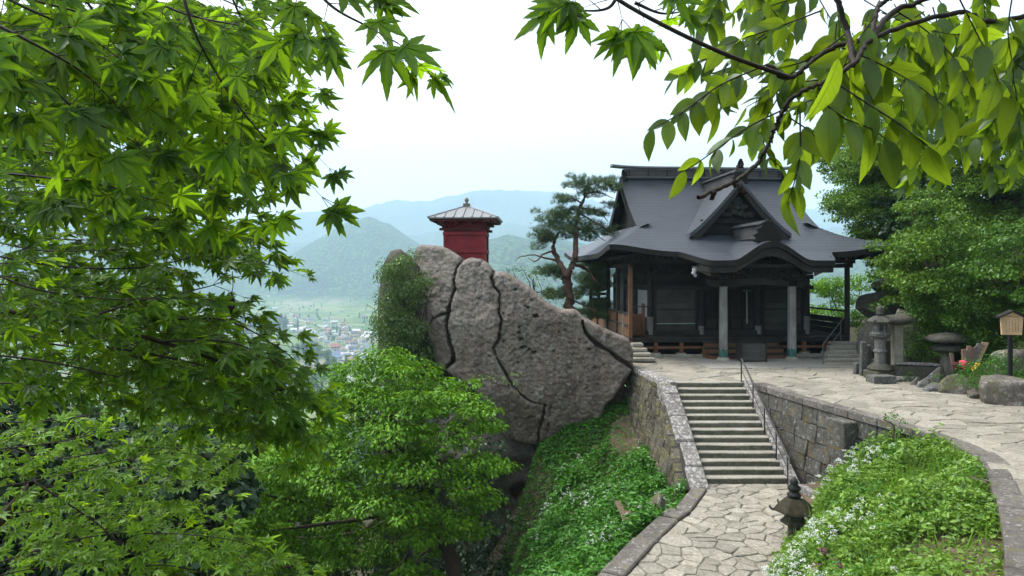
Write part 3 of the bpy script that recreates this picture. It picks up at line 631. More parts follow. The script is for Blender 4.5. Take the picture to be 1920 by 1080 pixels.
# outside vertices next to the outline snap onto it
far = seg_dist(U, Vv, ring); best = np.full(U.shape, 1e9); SU, SV = U.copy(), Vv.copy()
for a, b in zip(ring[:-1], ring[1:]):
    ab = b - a; t = np.clip(((U - a[0]) * ab[0] + (Vv - a[1]) * ab[1]) / (ab @ ab + 1e-9), 0, 1); x = a[0] + t * ab[0]; y = a[1] + t * ab[1]; d = np.hypot(U - x, Vv - y); m = (d < best) & ~ins
    best[m] = d[m]; SU[m] = x[m]; SV[m] = y[m]
sd = np.where(ins, far, 0); wob = np.stack([U / 14, Vv / 14, U * 0], -1); wu, wv = fbm(wob, 3, 40) * 3.4, fbm(wob, 3, 60) * 3.4
dep = np.zeros(U.shape)
for line, hw, dp in CR:
    d = seg_dist(U + wu, Vv + wv, np.array(line, float)); hwv = hw * .72 * np.clip(1.05 + 1.6 * fbm(wob * .5, 2, 77), .4, 2.0); dep = np.maximum(dep, dp * (1 - sm(hwv * .55, hwv * 1.25, d))); dep = dep + .05 * np.exp(-(d / 5) ** 2)
for pu, pv, pr in PITS:
    d = np.hypot((U + wu - pu), (Vv + wv - pv) * 1.5); dep = np.maximum(dep, .11 * pr * .5 * (1 - sm(pr * .45, pr * 1.05, d)))
Yf = np.interp(SU, [760, 860, 930, 1020, 1190], [29.9, 28.6, 28.1, 27.8, 27.3]) + np.interp(SV, [450, 600, 740, 840], [.9, .0, .1, 1.1])
Pr = np.stack([SU / 46, SV / 46, U * 0], -1)
c1_ = np.interp(SV, [478, 500, 522, 543, 587, 612, 647, 679, 700], [869, 860, 850, 852, 840, 838, 843, 850, 838]); c2_ = np.interp(SV, [498, 522, 554, 601, 633, 656, 679, 716, 742, 760], [930, 921, 938, 939, 935, 924, 933, 954, 977, 1021])
left_ = 1 - sm(-2, 2, SU + wu - c1_); rightb = sm(-2, 2, SU + wu - c2_) * (1 - sm(735, 800, SV))
Yf = Yf + left_ * (.28 + .004 * (c1_ - SU)) + rightb * (.10 + .0012 * (SU - c2_)) - .10 * (1 - left_) * (1 - rightb) * sm(560, 700, SV)
rel = .16 * fbm(Pr * .5, 2, 5) + .05 * fbm(Pr * 3.1, 3, 15) + .055 * fbm(Pr * 9, 3, 25) + .05 * fbm(Pr * 20, 2, 29)
q = 1 - np.clip(sd / 9, 0, 1); rnd_ = .4 * (1 - np.sqrt(np.clip(1 - q * q, 0, 1)))
Yr = Yf + dep + rel * (1 - .5 * q) + rnd_
RX = (SU - 960) / F * Yf; RZ = EYE - (SV - HV) / F * Yf; Vr = np.stack([RX, Yr, RZ], -1).reshape(-1, 3)
a, b = U.shape; i = np.arange(a - 1)[:, None] * b; j = np.arange(b - 1)[None]; Q = np.stack([i + j, i + j + 1, i + b + j + 1, i + b + j], -1).reshape(-1, 4)
fi = ins.ravel(); Q = Q[fi[Q].any(1)]; used = np.unique(Q); mp = -np.ones(a * b, int); mp[used] = np.arange(len(used)); Vr = Vr[used]; Q = mp[Q]
E = np.concatenate([Q[:, [0, 1]], Q[:, [1, 2]], Q[:, [2, 3]], Q[:, [3, 0]]]); key = np.sort(E, 1); kk = key[:, 0] * 10 ** 7 + key[:, 1]; un, inv, ct = np.unique(kk, return_inverse=True, return_counts=True)
BE = E[ct[inv] == 1]; bv = np.unique(BE); cz = 0.5
nb0 = len(Vr); layers = []; bm_ = {v: q for q, v in enumerate(bv)}; Vall = [Vr]; Fall = [Q]; prev = {v: v for v in bv}
for t, (dy, sc) in enumerate(((.8, .985), (2.2, .95), (4.6, .86))):
    nv = Vr[bv].copy(); c = np.array([.8, 0, 1.2]); nv[:, 0] = c[0] + (nv[:, 0] - c[0]) * sc; nv[:, 2] = c[2] + (nv[:, 2] - c[2]) * sc - np.where(nv[:, 0] > 1.5, dy * .32, dy * .1); nv[:, 1] += dy + .3 * fbm(nv, 3, t)
    base = sum(len(x) for x in Vall); cur = {v: base + q for v, q in bm_.items()}
    Fall.append(np.array([[prev[e[1]], prev[e[0]], cur[e[0]], cur[e[1]]] for e in BE])); Vall.append(nv); prev = cur
def m_rock():
    nb = NB('great_rock'); g = nb.world(); sx = nb.n('ShaderNodeSeparateXYZ'); nb.l(g, sx.inputs[0])
    n1 = nb.noise(g, .55, 6, .65); n2 = nb.noise(g, 4.5, 9, .72); n3 = nb.noise(g, 16, 6, .75); n4 = nb.noise(g, 1.6, 7, .7)
    c = nb.ramp(n1, [(.36, (.18, .126, .098)), (.5, (.255, .185, .150)), (.66, (.31, .252, .218))])
    hi = nb.ramp(nb.math('ADD', nb.math('MULTIPLY', sx.outputs['Z'], .12), n4), [(.55, (0, 0, 0)), (1.15, (.7, .7, .7))]); c = nb.mix(hi, c, (.21, .19, .17))
    c = nb.mix(nb.ramp(n2, [(.36, (.75, .75, .75)), (.5, (0, 0, 0))]), c, (.105, .082, .068))
    c = nb.mix(nb.ramp(n3, [(.50, (0, 0, 0)), (.60, (.85, .85, .85))]), c, (.30, .265, .235))
    c = nb.mix(nb.ramp(nb.noise(g, 30, 4, .7), [(.38, (.85, .85, .85)), (.48, (0, 0, 0))]), c, (.06, .05, .044))
    c = nb.mix(nb.ramp(nb.noise(g, 2.3, 6, .7), [(.55, (0, 0, 0)), (.66, (.7, .7, .7))]), c, (.12, .11, .062))
    c = nb.mix(nb.ramp(nb.noise(nb.world((1.4, 1.4, .22)), 1.5, 6, .65), [(.5, (0, 0, 0)), (.64, (.6, .6, .6))]), c, (.075, .062, .054))
    c = nb.mix(nb.ramp(nb.noise(g, 2.9, 8, .75), [(.56, (0, 0, 0)), (.63, (.65, .65, .65))]), c, (.34, .325, .30))
    h = nb.math('ADD', nb.math('MULTIPLY', n2, .8), nb.math('MULTIPLY', n3, .4)); return nb.pbr(c, .92, nb.bump(h, .09), .2)
M['rock'] = m_rock()
tag(obj('rock', (np.concatenate(Vall), np.concatenate(Fall)), M['rock'], smooth=True), 'huge brown-grey fissured rock carrying the small red hall', 'rock')
# damp cliff under the overhang
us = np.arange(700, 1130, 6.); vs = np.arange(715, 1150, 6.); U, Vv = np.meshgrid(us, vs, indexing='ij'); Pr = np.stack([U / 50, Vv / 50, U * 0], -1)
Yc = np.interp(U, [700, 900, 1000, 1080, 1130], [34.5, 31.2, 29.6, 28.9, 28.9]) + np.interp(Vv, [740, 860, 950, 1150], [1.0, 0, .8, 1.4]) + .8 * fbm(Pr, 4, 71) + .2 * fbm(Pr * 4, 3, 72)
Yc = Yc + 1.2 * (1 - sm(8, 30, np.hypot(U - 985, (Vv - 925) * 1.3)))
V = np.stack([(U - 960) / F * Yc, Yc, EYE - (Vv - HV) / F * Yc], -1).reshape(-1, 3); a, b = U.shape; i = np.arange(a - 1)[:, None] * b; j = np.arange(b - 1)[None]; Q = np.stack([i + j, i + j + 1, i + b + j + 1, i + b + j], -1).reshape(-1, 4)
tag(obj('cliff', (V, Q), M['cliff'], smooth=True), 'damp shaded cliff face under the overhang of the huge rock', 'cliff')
for (u, v, d, r, sd_, lab) in ((1236, 945, 18.9, (.22, .3, .28), 5, 'small mossy rock at the foot of the small-stoned wall'),):
    c = P(u, v, d); o = obj('rock', blob(r, sd_, .3, 4, 1.2, True), M['boulder'], smooth=True, loc=c); tag(o, lab, 'rock')

# ================================================================== TEMPLE HALL (local frame: x along the front, y into the depth)
T0 = (5.38, 31.8, 0); TROT = math.radians(4)
temple = thing('temple_hall', 'dark weathered wooden temple hall with sweeping shingle roof and arched porch gable', 'temple', T0, TROT)
XC, RY, DW = 5.28, 5.2, 10.46
_t = np.array([0, .8, 1.6, 2.6, 3.2, 4, 5.5, 6.8]); _h = np.array([4.78, 5.05, 5.40, 5.84, 6.12, 6.60, 7.78, 9.0])
_pc = np.polyfit(_t, _h, 4)
def Hh(t): return np.where(t < 0, 4.78 + .235 * t, np.polyval(_pc, np.clip(t, 0, 6.8)))
X0, X1, Y0, Y1 = -1.25, 11.81, -1.6, 12.0
def corner(x, y):
    r = 0
    for cx, cy in ((X0, Y0), (X1, Y0), (X0, Y1), (X1, Y1)): r = r + .34 * np.exp(-((x - cx) ** 2 + (y - cy) ** 2) / (2 * 1.25 ** 2))
    return r
def arch(x):
    d = np.abs(x - XC) / 1.75; return np.where(d < 1, .80 * (.5 + .5 * np.cos(np.pi * np.clip(d, 0, 1))) ** .85, 0) - .05 * np.exp(-((np.abs(x - XC) - 2.1) / .5) ** 2)
def zroof(x, y):
    t = np.minimum(y - Y0, Y1 - y); z = Hh(t) + corner(x, y)
    zk = 4.385 + arch(x) + .055 * (y + 3.3); k = .10; m = sm(XC - 2.6, XC - 1.8, x) * (1 - sm(XC + 1.8, XC + 2.6, x))
    h = np.clip(.5 + .5 * (zk - z) / k, 0, 1); zz = z * (1 - h) + zk * h + k * h * (1 - h)
    return np.where(y < 3, z + (zz - z) * m, z)
def eave(x): return Y0 - 1.7 * sm(1.7, 2.7, x) * (1 - sm(2 * XC - 2.7, 2 * XC - 1.7, x))
def slab(X, Y, Z, th):
    a, b = X.shape; top = np.stack([X, Y, Z], -1).reshape(-1, 3); bot = top.copy(); bot[:, 2] -= np.broadcast_to(th, X.shape).ravel(); n = a * b
    i = np.arange(a - 1)[:, None] * b; j = np.arange(b - 1)[None]; Q = np.stack([i + j, i + b + j, i + b + j + 1, i + j + 1], -1).reshape(-1, 4)
    per = list(range(b)) + [k * b + b - 1 for k in range(1, a)] + [(a - 1) * b + j for j in range(b - 2, -1, -1)] + [k * b for k in range(a - 2, 0, -1)]
    per = np.array(per); p2 = np.roll(per, -1); side = np.stack([per, p2, p2 + n, per + n], -1)
    return np.concatenate([top, bot]), np.concatenate([Q, Q[:, ::-1] + n, side])
GX = .75
vv = np.concatenate([np.linspace(0, .38, 36), np.linspace(.38, 1, 26)[1:]])
xs = np.linspace(GX, 2 * XC - GX, 130)
XX, VV = np.meshgrid(xs, vv, indexing='ij'); YY = eave(XX) + (RY - eave(XX)) * VV; ZZ = zroof(XX, YY)
roof_u = slab(XX, YY, ZZ, .24)
YB = Y1 + (RY - Y1) * VV; roof_b = slab(XX[:, ::-1], YB[:, ::-1] + .0, zroof(XX, YB)[:, ::-1], .24)
def skirt(side):
    xe = X0 if side < 0 else X1; xi = GX if side < 0 else 2 * XC - GX; ii = np.linspace(0, 1, 22); jj = np.linspace(0, 1, 64)
    I, J = np.meshgrid(ii, jj, indexing='ij'); x = xe + (xi - xe) * I; y = Y0 + (Y1 - Y0) * J
    tx = np.abs(x - xe) * (3.2 / abs(xi - xe)); ty = np.minimum(y - Y0, Y1 - y); z = Hh(np.minimum(tx, ty)) + corner(x, y)
    if side > 0: x, y, z = x[::-1], y[::-1], z[::-1]
    return slab(x, y, z, .24)
rf = obj('roof', joina([roof_u, roof_b, skirt(-1), skirt(1)]), [M['roof'], M['woodd']], temple, smooth=True)
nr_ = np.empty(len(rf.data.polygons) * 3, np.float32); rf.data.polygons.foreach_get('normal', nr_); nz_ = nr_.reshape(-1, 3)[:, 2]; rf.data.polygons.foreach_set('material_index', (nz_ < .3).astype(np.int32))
m_ = rf.modifiers.new('split', 'EDGE_SPLIT'); m_.split_angle = math.radians(50)
# lower side-roof continuation behind the gable overhang + gable wall
for sgn, gx in ((-1, GX), (1, 2 * XC - GX)):
    gw = gx - sgn * .55
    pts = [(gw, y, float(Hh(np.array(min(y - Y0, Y1 - y)))) - .2) for y in np.linspace(1.3, 9.1, 17)]
    V = [(gw, 1.3, 5.6)] + pts + [(gw, 9.1, 5.6)]; obj('gable_wall', (np.array(V), [list(range(len(V)))]), M['woodd'], temple)
    sk = [(gx - sgn * .02, 1.4, 6.02), (gw - sgn * .1, 1.4, 6.3), (gw - sgn * .1, 9.0, 6.3), (gx - sgn * .02, 9.0, 6.02)]; obj('gable_apron', (np.array(sk), [[0, 1, 2, 3]]), M['roof'], rf)
    for half in (0, 1):   # barge boards
        yy = np.linspace(1.55, RY, 14); yy = yy if half == 0 else 10.4 - yy; zt = np.array([float(Hh(np.array(min(y - Y0, Y1 - y)))) for y in yy]) - .245
        V = []; 
        for y, z in zip(yy, zt): V += [(gx + .03 * sgn, y, z), (gx + .03 * sgn, y, z - .34), (gx - .06 * sgn, y, z), (gx - .06 * sgn, y, z - .34)]
        Fs = []
        for q in range(13): b = q * 4; Fs += [[b, b + 1, b + 5, b + 4], [b + 2, b + 6, b + 7, b + 3], [b + 1, b + 3, b + 7, b + 5], [b, b + 4, b + 6, b + 2]]
        obj('bargeboard', (np.array(V), Fs), M['woodd'], temple)
# main ridge
rd = obj('ridge', box(.98, 2 * XC - .98, RY - .24, RY + .24, 8.85, 9.42), M['ridge'], temple, bevel=.01)
V = []; Fs = []
for q, x in enumerate(np.linspace(.28, 2 * XC - .28, 40)):
    z = 9.45 + .10 * (abs(x - XC) / 5) ** 6; V += [(x, RY - .36, z - .03), (x, RY + .36, z - .03), (x, RY + .34, z + .05), (x, RY, z + .13), (x, RY - .34, z + .05)]
n = 5; Fs = [[a * n + b, (a + 1) * n + b, (a + 1) * n + (b + 1) % n, a * n + (b + 1) % n] for a in range(39) for b in range(n)] + [[0, 1, 2, 3, 4], [39 * n + b for b in range(n)][::-1]]
obj('ridge_cap', (np.array(V), Fs), M['rmetal'], rd)
for z in (8.92, 9.34): obj('ridge_moulding', box(.95, 2 * XC - .95, RY - .28, RY + .28, z, z + .06), M['rmetal'], rd)
for x in np.linspace(1.2, 2 * XC - 1.2, 9): obj('ridge_strap', box(x - .03, x + .03, RY - .262, RY + .262, 8.99, 9.335), M['woodd'], rd)
def ornament(w_, h_, t_):   # demon-tile silhouette with scrolled sides
    pr = np.array([(-.5, 0), (-.62, .12), (-.48, .2), (-.6, .34), (-.42, .42), (-.46, .6), (-.28, .66), (-.26, .86), (-.12, .9), (0, 1.0), (.12, .9), (.26, .86), (.28, .66), (.46, .6), (.42, .42), (.6, .34), (.48, .2), (.62, .12), (.5, 0)])
    n = len(pr); V = [(x * w_, -t_, z * h_) for x, z in pr] + [(x * w_, t_, z * h_) for x, z in pr]; return np.array(V), [list(range(n)), [n + k for k in range(n)][::-1]] + [[k, n + k, n + (k + 1) % n, (k + 1) % n] for k in range(n)]
for sgn, x in ((-1, .92), (1, 2 * XC - .92)): obj('ridge_end_ornament', off(rotz(ornament(.62, .95, .06), math.pi / 2), (x, RY, 8.45)), M['woodd'], rd, bevel=.02)
for sgn, x in ((-1, 1.0), (1, 2 * XC - 1.0)):
    for k in range(5): obj('scroll', off(lathe([(.02, -.05), (.09, -.04), (.09, .04), (.02, .05)], 8), (x, RY - .33, 8.55 + .16 * k)), M['woodd'], rd)
# triangular dormer gable
def zd(d): return 8.22 - 1.27 * d + .085 * d * d
parts_ = []
for sgn in (-1, 1):
    dd, yy = np.meshgrid(np.linspace(0, 2.42, 22), np.linspace(.05, 4.7, 16), indexing='ij'); x = XC + sgn * dd; z = zd(dd) + .05 * np.exp(-((dd - 2.42) / .3) ** 2)
    if sgn > 0: parts_.append(slab(x, yy, z, .2))
    else: parts_.append(slab(x[::-1], yy[::-1], z[::-1], .2))
dm = obj('dormer_roof', joina(parts_), M['roof'], temple, smooth=True); m_ = dm.modifiers.new('split', 'EDGE_SPLIT'); m_.split_angle = math.radians(50)
for sgn in (-1, 1):
    V = []; D = np.linspace(0, 2.30, 14)
    for d in D: z = zd(d) - .2; wv = .30 + .12 * d / 2.3; V += [(XC + sgn * d, .10, z), (XC + sgn * d, .10, z - wv), (XC + sgn * d, .20, z), (XC + sgn * d, .20, z - wv)]
    Fs = []
    for q in range(13): b = q * 4; Fs += [[b, b + 1, b + 5, b + 4], [b + 2, b + 6, b + 7, b + 3], [b + 1, b + 3, b + 7, b + 5], [b, b + 4, b + 6, b + 2]]
    obj('bargeboard', (np.array(V), Fs), M['wood'], dm)
V = [(XC, .62, 7.9)] + [(XC + d, .62, zd(abs(d)) - .15) for d in (.7, 1.4, 2.2)] + [(XC - d, .62, zd(abs(d)) - .15) for d in (2.2, 1.4, .7)]; obj('dormer_wall', (np.array(V), [list(range(7))]), M['woodd'], dm)
for k, (dx, z, r) in enumerate(((0, 7.2, .30), (-.34, 6.95, .2), (.34, 6.95, .2), (-.15, 6.7, .2), (.2, 6.65, .2), (-.65, 6.6, .18), (.65, 6.6, .18), (0, 6.95, .2), (-.4, 6.6, .16), (.42, 6.55, .16))):
    obj('carving', off(blob((r, .10, r * .8), k + 2, .45, 2, 2.2), (XC + dx, .5, z)), M['wood'], dm, smooth=True)
obj('dormer_beam', box(XC - 1.75, XC + 1.75, .42, .56, 6.2, 6.36), M['woodd'], dm)
dr = obj('dormer_ridge', box(XC - .17, XC + .17, .3, 4.9, 8.15, 8.56), M['ridge'], temple, bevel=.01)
obj('ridge_cap', join(box(XC - .27, XC + .27, .1, 4.95, 8.58, 8.64), box(XC - .12, XC + .12, .05, 4.95, 8.645, 8.72)), M['rmetal'], dr)
obj('ridge_end_ornament', off(ornament(.66, .92, .07), (XC, .18, 8.0)), M['woodd'], dr, bevel=.02)
obj('ridge_tip', join(box(XC - .06, XC + .06, -.1, .5, 8.78, 8.92), off(ornament(.25, .34, .05), (XC, .1, 8.85))), M['woodd'], dr)
# porch ridge over the arched gable
kr = obj('porch_ridge', box(XC - .19, XC + .19, -2.62, 1.7, 5.25, 5.92), M['ridge'], temple, bevel=.01)
obj('ridge_cap', join(box(XC - .30, XC + .30, -2.78, 1.75, 5.94, 6.0), box(XC - .14, XC + .14, -2.8, 1.75, 6.003, 6.09)), M['rmetal'], kr)
obj('ridge_moulding', box(XC - .24, XC + .24, -2.66, 1.7, 5.36, 5.42), M['rmetal'], kr)
obj('ridge_end_ornament', off(ornament(1.0, .98, .10), (XC, -2.72, 5.16)), M['woodd'], kr, bevel=.02)
# arched barge board and eave boards below the porch roof
V = []; Fs = []; xk = np.linspace(2.35, 2 * XC - 2.35, 70)
for x in xk:
    z = float(zroof(np.array(x), np.array(eave(x)))) - .25; hgt = .26 + .12 * math.exp(-((x - XC) / .9) ** 2); y = float(eave(x)) + .14
    V += [(x, y, z), (x, y, z - hgt), (x, y + .10, z), (x, y + .10, z - hgt)]
for q in range(69): b = q * 4; Fs += [[b, b + 1, b + 5, b + 4], [b + 2, b + 6, b + 7, b + 3], [b + 1, b + 3, b + 7, b + 5], [b, b + 4, b + 6, b + 2]]
obj('arched_bargeboard', (np.array(V), Fs), M['wood'], temple)
# soffit layer and rafters
def ring_boards(name, inset, z0, z1, wdt, mat):
    for (x0, x1, y0, y1) in ((X0 + inset, X1 - inset, Y0 + inset, Y0 + inset + wdt), (X0 + inset, X1 - inset, Y1 - inset - wdt, Y1 - inset), (X0 + inset, X0 + inset + wdt, Y0 + inset + wdt, Y1 - inset - wdt), (X1 - inset - wdt, X1 - inset, Y0 + inset + wdt, Y1 - inset - wdt)):
        obj(name, box(x0, x1, y0, y1, z0, z1), mat, temple)
ring_boards('eave_board', .55, 4.50, 4.62, .16, M['wood'])
raf = []
for x in np.arange(X0 + .5, X1 - .4, .27):
    ye = float(eave(np.array(x))) + .32
    if 2.4 < x < 2 * XC - 2.4: ye = Y0 + .2
    V = np.array([(x - .05, ye, 4.56), (x + .05, ye, 4.56), (x + .05, 1.5, 4.86), (x - .05, 1.5, 4.86), (x - .05, ye, 4.45), (x + .05, ye, 4.45), (x + .05, 1.5, 4.75), (x - .05, 1.5, 4.75)]); raf.append((V, BF))
for y in np.arange(Y0 + .5, Y1 - .4, .27):
    V = np.array([(X0 + .32, y - .05, 4.56), (X0 + .32, y + .05, 4.56), (1.4, y + .05, 4.9), (1.4, y - .05, 4.9), (X0 + .32, y - .05, 4.45), (X0 + .32, y + .05, 4.45), (1.4, y + .05, 4.79), (1.4, y - .05, 4.79)]); raf.append((V, BF))
tag(obj('rafters', join(*raf), M['woodd'], temple), kind='stuff')
# floor
for k in range(26): x = k * DW / 26; obj('deck_plank', box(x + .006, x + DW / 26 - .006, -.06, 1.45, .80, .885 + rng.normal(0, .003)), M['wood'], temple)
for k in range(22): y = 1.46 + k * .4; obj('deck_plank', box(-.06, 1.3, y + .006, y + .394, .80, .885), M['wood'], temple); obj('deck_plank', box(9.2, DW + .06, y + .006, y + .394, .80, .885), M['wood'], temple)
obj('deck_edge_beam', box(-.02, DW + .02, -.02, .10, .66, .797), M['wood'], temple, bevel=.01)
for x0, x1 in ((-.02, .10), (DW - .10, DW + .02)): obj('deck_edge_beam', box(x0, x1, .103, 10.2, .66, .797), M['wood'], temple)
obj('floor_beam', box(.1, DW - .1, .02, .08, .36, .47), M['brown'], temple)
for x in (.08, 1.25, 2.45, 8.3, 9.4, DW - .1):
    obj('floor_post', box(x - .09, x + .09, -.015, .16, .17, .657), M['brown'], temple, bevel=.008); obj('base_stone', box(x - .20, x + .20, -.14, .25, -.02, .168, .015), M['tread'], temple, bevel=.03)
for k in range(7): obj('foundation_stone', box(k * 1.5 + .01, k * 1.5 + 1.47, -.30, -.06, -.05, .11 + rng.normal(0, .008), .006), M['tread'], temple, bevel=.02)
obj('crawlspace_shade_block', box(.25, DW - .25, .9, 9.5, -.03, .78), M['woodd'], temple)  # solid dark block stands in for the shade under the deck
# wooden entrance steps
for k, (y0, z) in enumerate(((-1.22, .25), (-.82, .48), (-.42, .70))):
    obj('entrance_step', box(3.30 + .06 * k, 7.02 - .06 * k, y0, y0 + .42, z - .06, z), M['wood'], temple, bevel=.008); obj('step_riser', box(3.34 + .06 * k, 6.98 - .06 * k, y0 + .03, y0 + .06, z - .235, z - .063), M['brown'], temple)
    for x in (3.36 + .06 * k, 6.94 - .06 * k): obj('step_side', box(x - .02, x + .02, y0 + .06, -.03, 0, z - .063), M['brown'], temple)
# porch pillars
for x in (3.78, 6.88):
    y = -1.67; h = .155; c = .045; oc = [(-h, -h + c), (-h + c, -h), (h - c, -h), (h, -h + c), (h, h - c), (h - c, h), (-h + c, h), (-h, h - c)]
    V = [(x + a * 1.0, y + b, .30) for a, b in oc] + [(x + a * .95, y + b * .95, 3.26) for a, b in oc]; pl = obj('porch_pillar', (np.array(V), [list(range(8))[::-1], list(range(8, 16))] + [[k, (k + 1) % 8, 8 + (k + 1) % 8, 8 + k] for k in range(8)]), M['pillar'], temple)
    V = [(x + a * 1.06, y + b * 1.06, .16) for a, b in oc] + [(x + a * 1.06, y + b * 1.06, .44 + (.10 if k % 2 else 0)) for k, (a, b) in enumerate(oc)]; obj('bronze_collar', (np.array(V), [list(range(8))[::-1], list(range(8, 16))] + [[k, (k + 1) % 8, 8 + (k + 1) % 8, 8 + k] for k in range(8)]), M['bronze'], pl)
    obj('base_stone', off(lathe([(.30, -.03), (.31, .05), (.26, .12), (.20, .17)], 12), (x, y, 0)), M['tread'], pl, smooth=False)
    obj('bracket_block', join(box(x - .24, x + .24, y - .22, y + .22, 3.52, 3.66), box(x - .55, x + .55, y - .09, y + .09, 3.66, 3.80), box(x - .09, x + .09, y - .5, y + .5, 3.662, 3.802), box(x - .62, x - .42, y - .1, y + .1, 3.80, 3.92), box(x + .42, x + .62, y - .1, y + .1, 3.80, 3.92), box(x - .1, x + .1, y - .1, y + .1, 3.80, 3.92)), M['wood'], temple)
    V = []; xs_ = np.linspace(0, 1, 9)
    obj('tie_beam', join(*[hexa([(x - .1, -1.5 + a * 2.9, 3.2 + .25 * math.sin(a * 3.14)), (x + .1, -1.5 + a * 2.9, 3.2 + .25 * math.sin(a * 3.14)), (x + .1, -1.5 + b * 2.9, 3.2 + .25 * math.sin(b * 3.14)), (x - .1, -1.5 + b * 2.9, 3.2 + .25 * math.sin(b * 3.14)), (x - .1, -1.5 + a * 2.9, 3.5 + .25 * math.sin(a * 3.14)), (x + .1, -1.5 + a * 2.9, 3.5 + .25 * math.sin(a * 3.14)), (x + .1, -1.5 + b * 2.9, 3.5 + .25 * math.sin(b * 3.14)), (x - .1, -1.5 + b * 2.9, 3.5 + .25 * math.sin(b * 3.14))]) for a, b in zip(xs_[:-1], xs_[1:])]), M['woodd'], temple)
V = []
xb = np.linspace(3.95, 6.71, 21)
for x in xb: z = 3.26 + .07 * math.sin((x - 3.95) / 2.76 * math.pi); V += [(x, -1.78, z), (x, -1.56, z), (x, -1.56, z + .27), (x, -1.78, z + .27)]
Fs = [[a * 4 + b, (a + 1) * 4 + b, (a + 1) * 4 + (b + 1) % 4, a * 4 + (b + 1) % 4] for a in range(20) for b in range(4)]
obj('porch_beam', (np.array(V), Fs), M['wood'], temple)
for sgn, x in ((-1, 3.6), (1, 7.06)):
    pr = [(0, 3.26), (.28, 3.24), (.5, 3.34), (.62, 3.5), (.56, 3.62), (.4, 3.55), (.3, 3.6), (0, 3.53)]
    n = len(pr); V = [(x + sgn * a, -1.76, z) for a, z in pr] + [(x + sgn * a, -1.58, z) for a, z in pr]; obj('beam_nose', (np.array(V), [list(range(n)), [n + k for k in range(n)][::-1]] + [[k, n + k, n + (k + 1) % n, (k + 1) % n] for k in range(n)]), M['wood'], temple, bevel=.01)
for sgn, x in ((-1, 2.95), (1, 7.6)):
    pr = [(0, 4.12), (.0, 3.72), (.3, 3.86), (.62, 4.02), (.78, 4.14)]
    n = len(pr); V = [(x + sgn * a, -2.35, z) for a, z in pr] + [(x + sgn * a, -2.2, z) for a, z in pr]; obj('eave_bracket', (np.array(V), [list(range(n)), [n + k for k in range(n)][::-1]] + [[k, n + k, n + (k + 1) % n, (k + 1) % n] for k in range(n)]), M['pillar'], temple, bevel=.01)
obj('carved_nose', join(*[off((blob((r, .08, r), k, .4, 2, 2)[0], blob((r, .08, r), k, .4, 2, 2)[1].tolist()), (2.28 + dx, -2.28, z)) for k, (dx, z, r) in enumerate(((0, 3.98, .10), (-.04, 3.86, .09), (.03, 3.75, .07)))]), M['plaster'], temple)
# carved frieze under the arch: overlapping scrolls and clouds
for k in range(30):
    x = XC + rng.uniform(-1.65, 1.65); top = 4.02 + .62 * max(0, math.cos((x - XC) / 1.75 * math.pi / 2)) ** 1.3; z = rng.uniform(3.62, max(3.7, top)); r = rng.uniform(.10, .2)
    a = np.linspace(0, rng.uniform(3.5, 6.5), 14); rr = r * (1 - a / 8.5); ph = rng.uniform(0, 6.28); pts = np.stack([x + rr * 1.3 * np.cos(a + ph), np.full(14, -1.95) + .05 * rng.normal(), z + rr * np.sin(a + ph)], -1)
    obj('carving', tube(pts, np.linspace(.055, .02, 14), 6), M['wood'], temple, smooth=True)
obj('frieze_board', box(XC - 1.9, XC + 1.9, -1.72, -1.62, 3.6, 4.3), M['woodd'], temple)
for z0, z1, hw in ((3.93, 4.08, 2.35), ): obj('porch_purlin', box(XC - hw - .55, XC + hw + .55, -2.45, -2.22, 4.09, 4.25), M['wood'], temple)
# body
CX = (1.36, 3.86, 6.70, 9.12); BY0, BY1 = 1.42, 9.0
for y in (BY0, BY1):
    for x in CX: obj('wall_column', off(tube([(0, 0, .886), (0, 0, 3.75)], .15, 12), (x, y, 0)), M['wood'], temple, smooth=True)
for x in CX:
    obj('column_foot', off(tube([(0, 0, .888), (0, 0, 1.75 if x < 2 or x > 9 else 1.3)], .158, 12), (x, BY0, 0)), M['pillar'], temple, smooth=True)
for y in (BY0 + 2.5, BY0 + 5.0):
    for x in (CX[0], CX[-1]): obj('wall_column', off(tube([(0, 0, .886), (0, 0, 3.75)], .15, 12), (x, y, 0)), M['wood'], temple, smooth=True)
for z0, z1 in ((.89, 1.08), (3.05, 3.25), (3.55, 3.78)):
    obj('wall_beam', box(CX[0] - .3, CX[-1] + .3, BY0 - .11, BY0 + .10, z0, z1), M['wood'], temple); 
    for x in (CX[0], CX[-1]): obj('wall_beam', box(x - .10, x + .11, BY0 + .105, BY1 - .105, z0 + .003, z1 - .003), M['wood'], temple)
for a, b in ((CX[0], CX[1]), (CX[2], CX[3])):
    for k in range(6): z = 1.09 + k * .325; obj('wall_plank', box(a + .30, b - .30, BY0 - .02 + .004 * (k % 2), BY0 + .03, z + .004, z + .319), M['woodh'], temple)
    for x0, x1 in ((a + .16, a + .30), (b - .30, b - .16)): obj('panel_stile', box(x0, x1, BY0 - .05, BY0 + .04, 1.085, 3.045), M['wood'], temple)
    obj('panel_rail', box(a + .303, b - .303, BY0 - .045, BY0 - .022, 2.05, 2.13), M['wood'], temple)
w4 = (CX[2] - CX[1] - .34) / 4
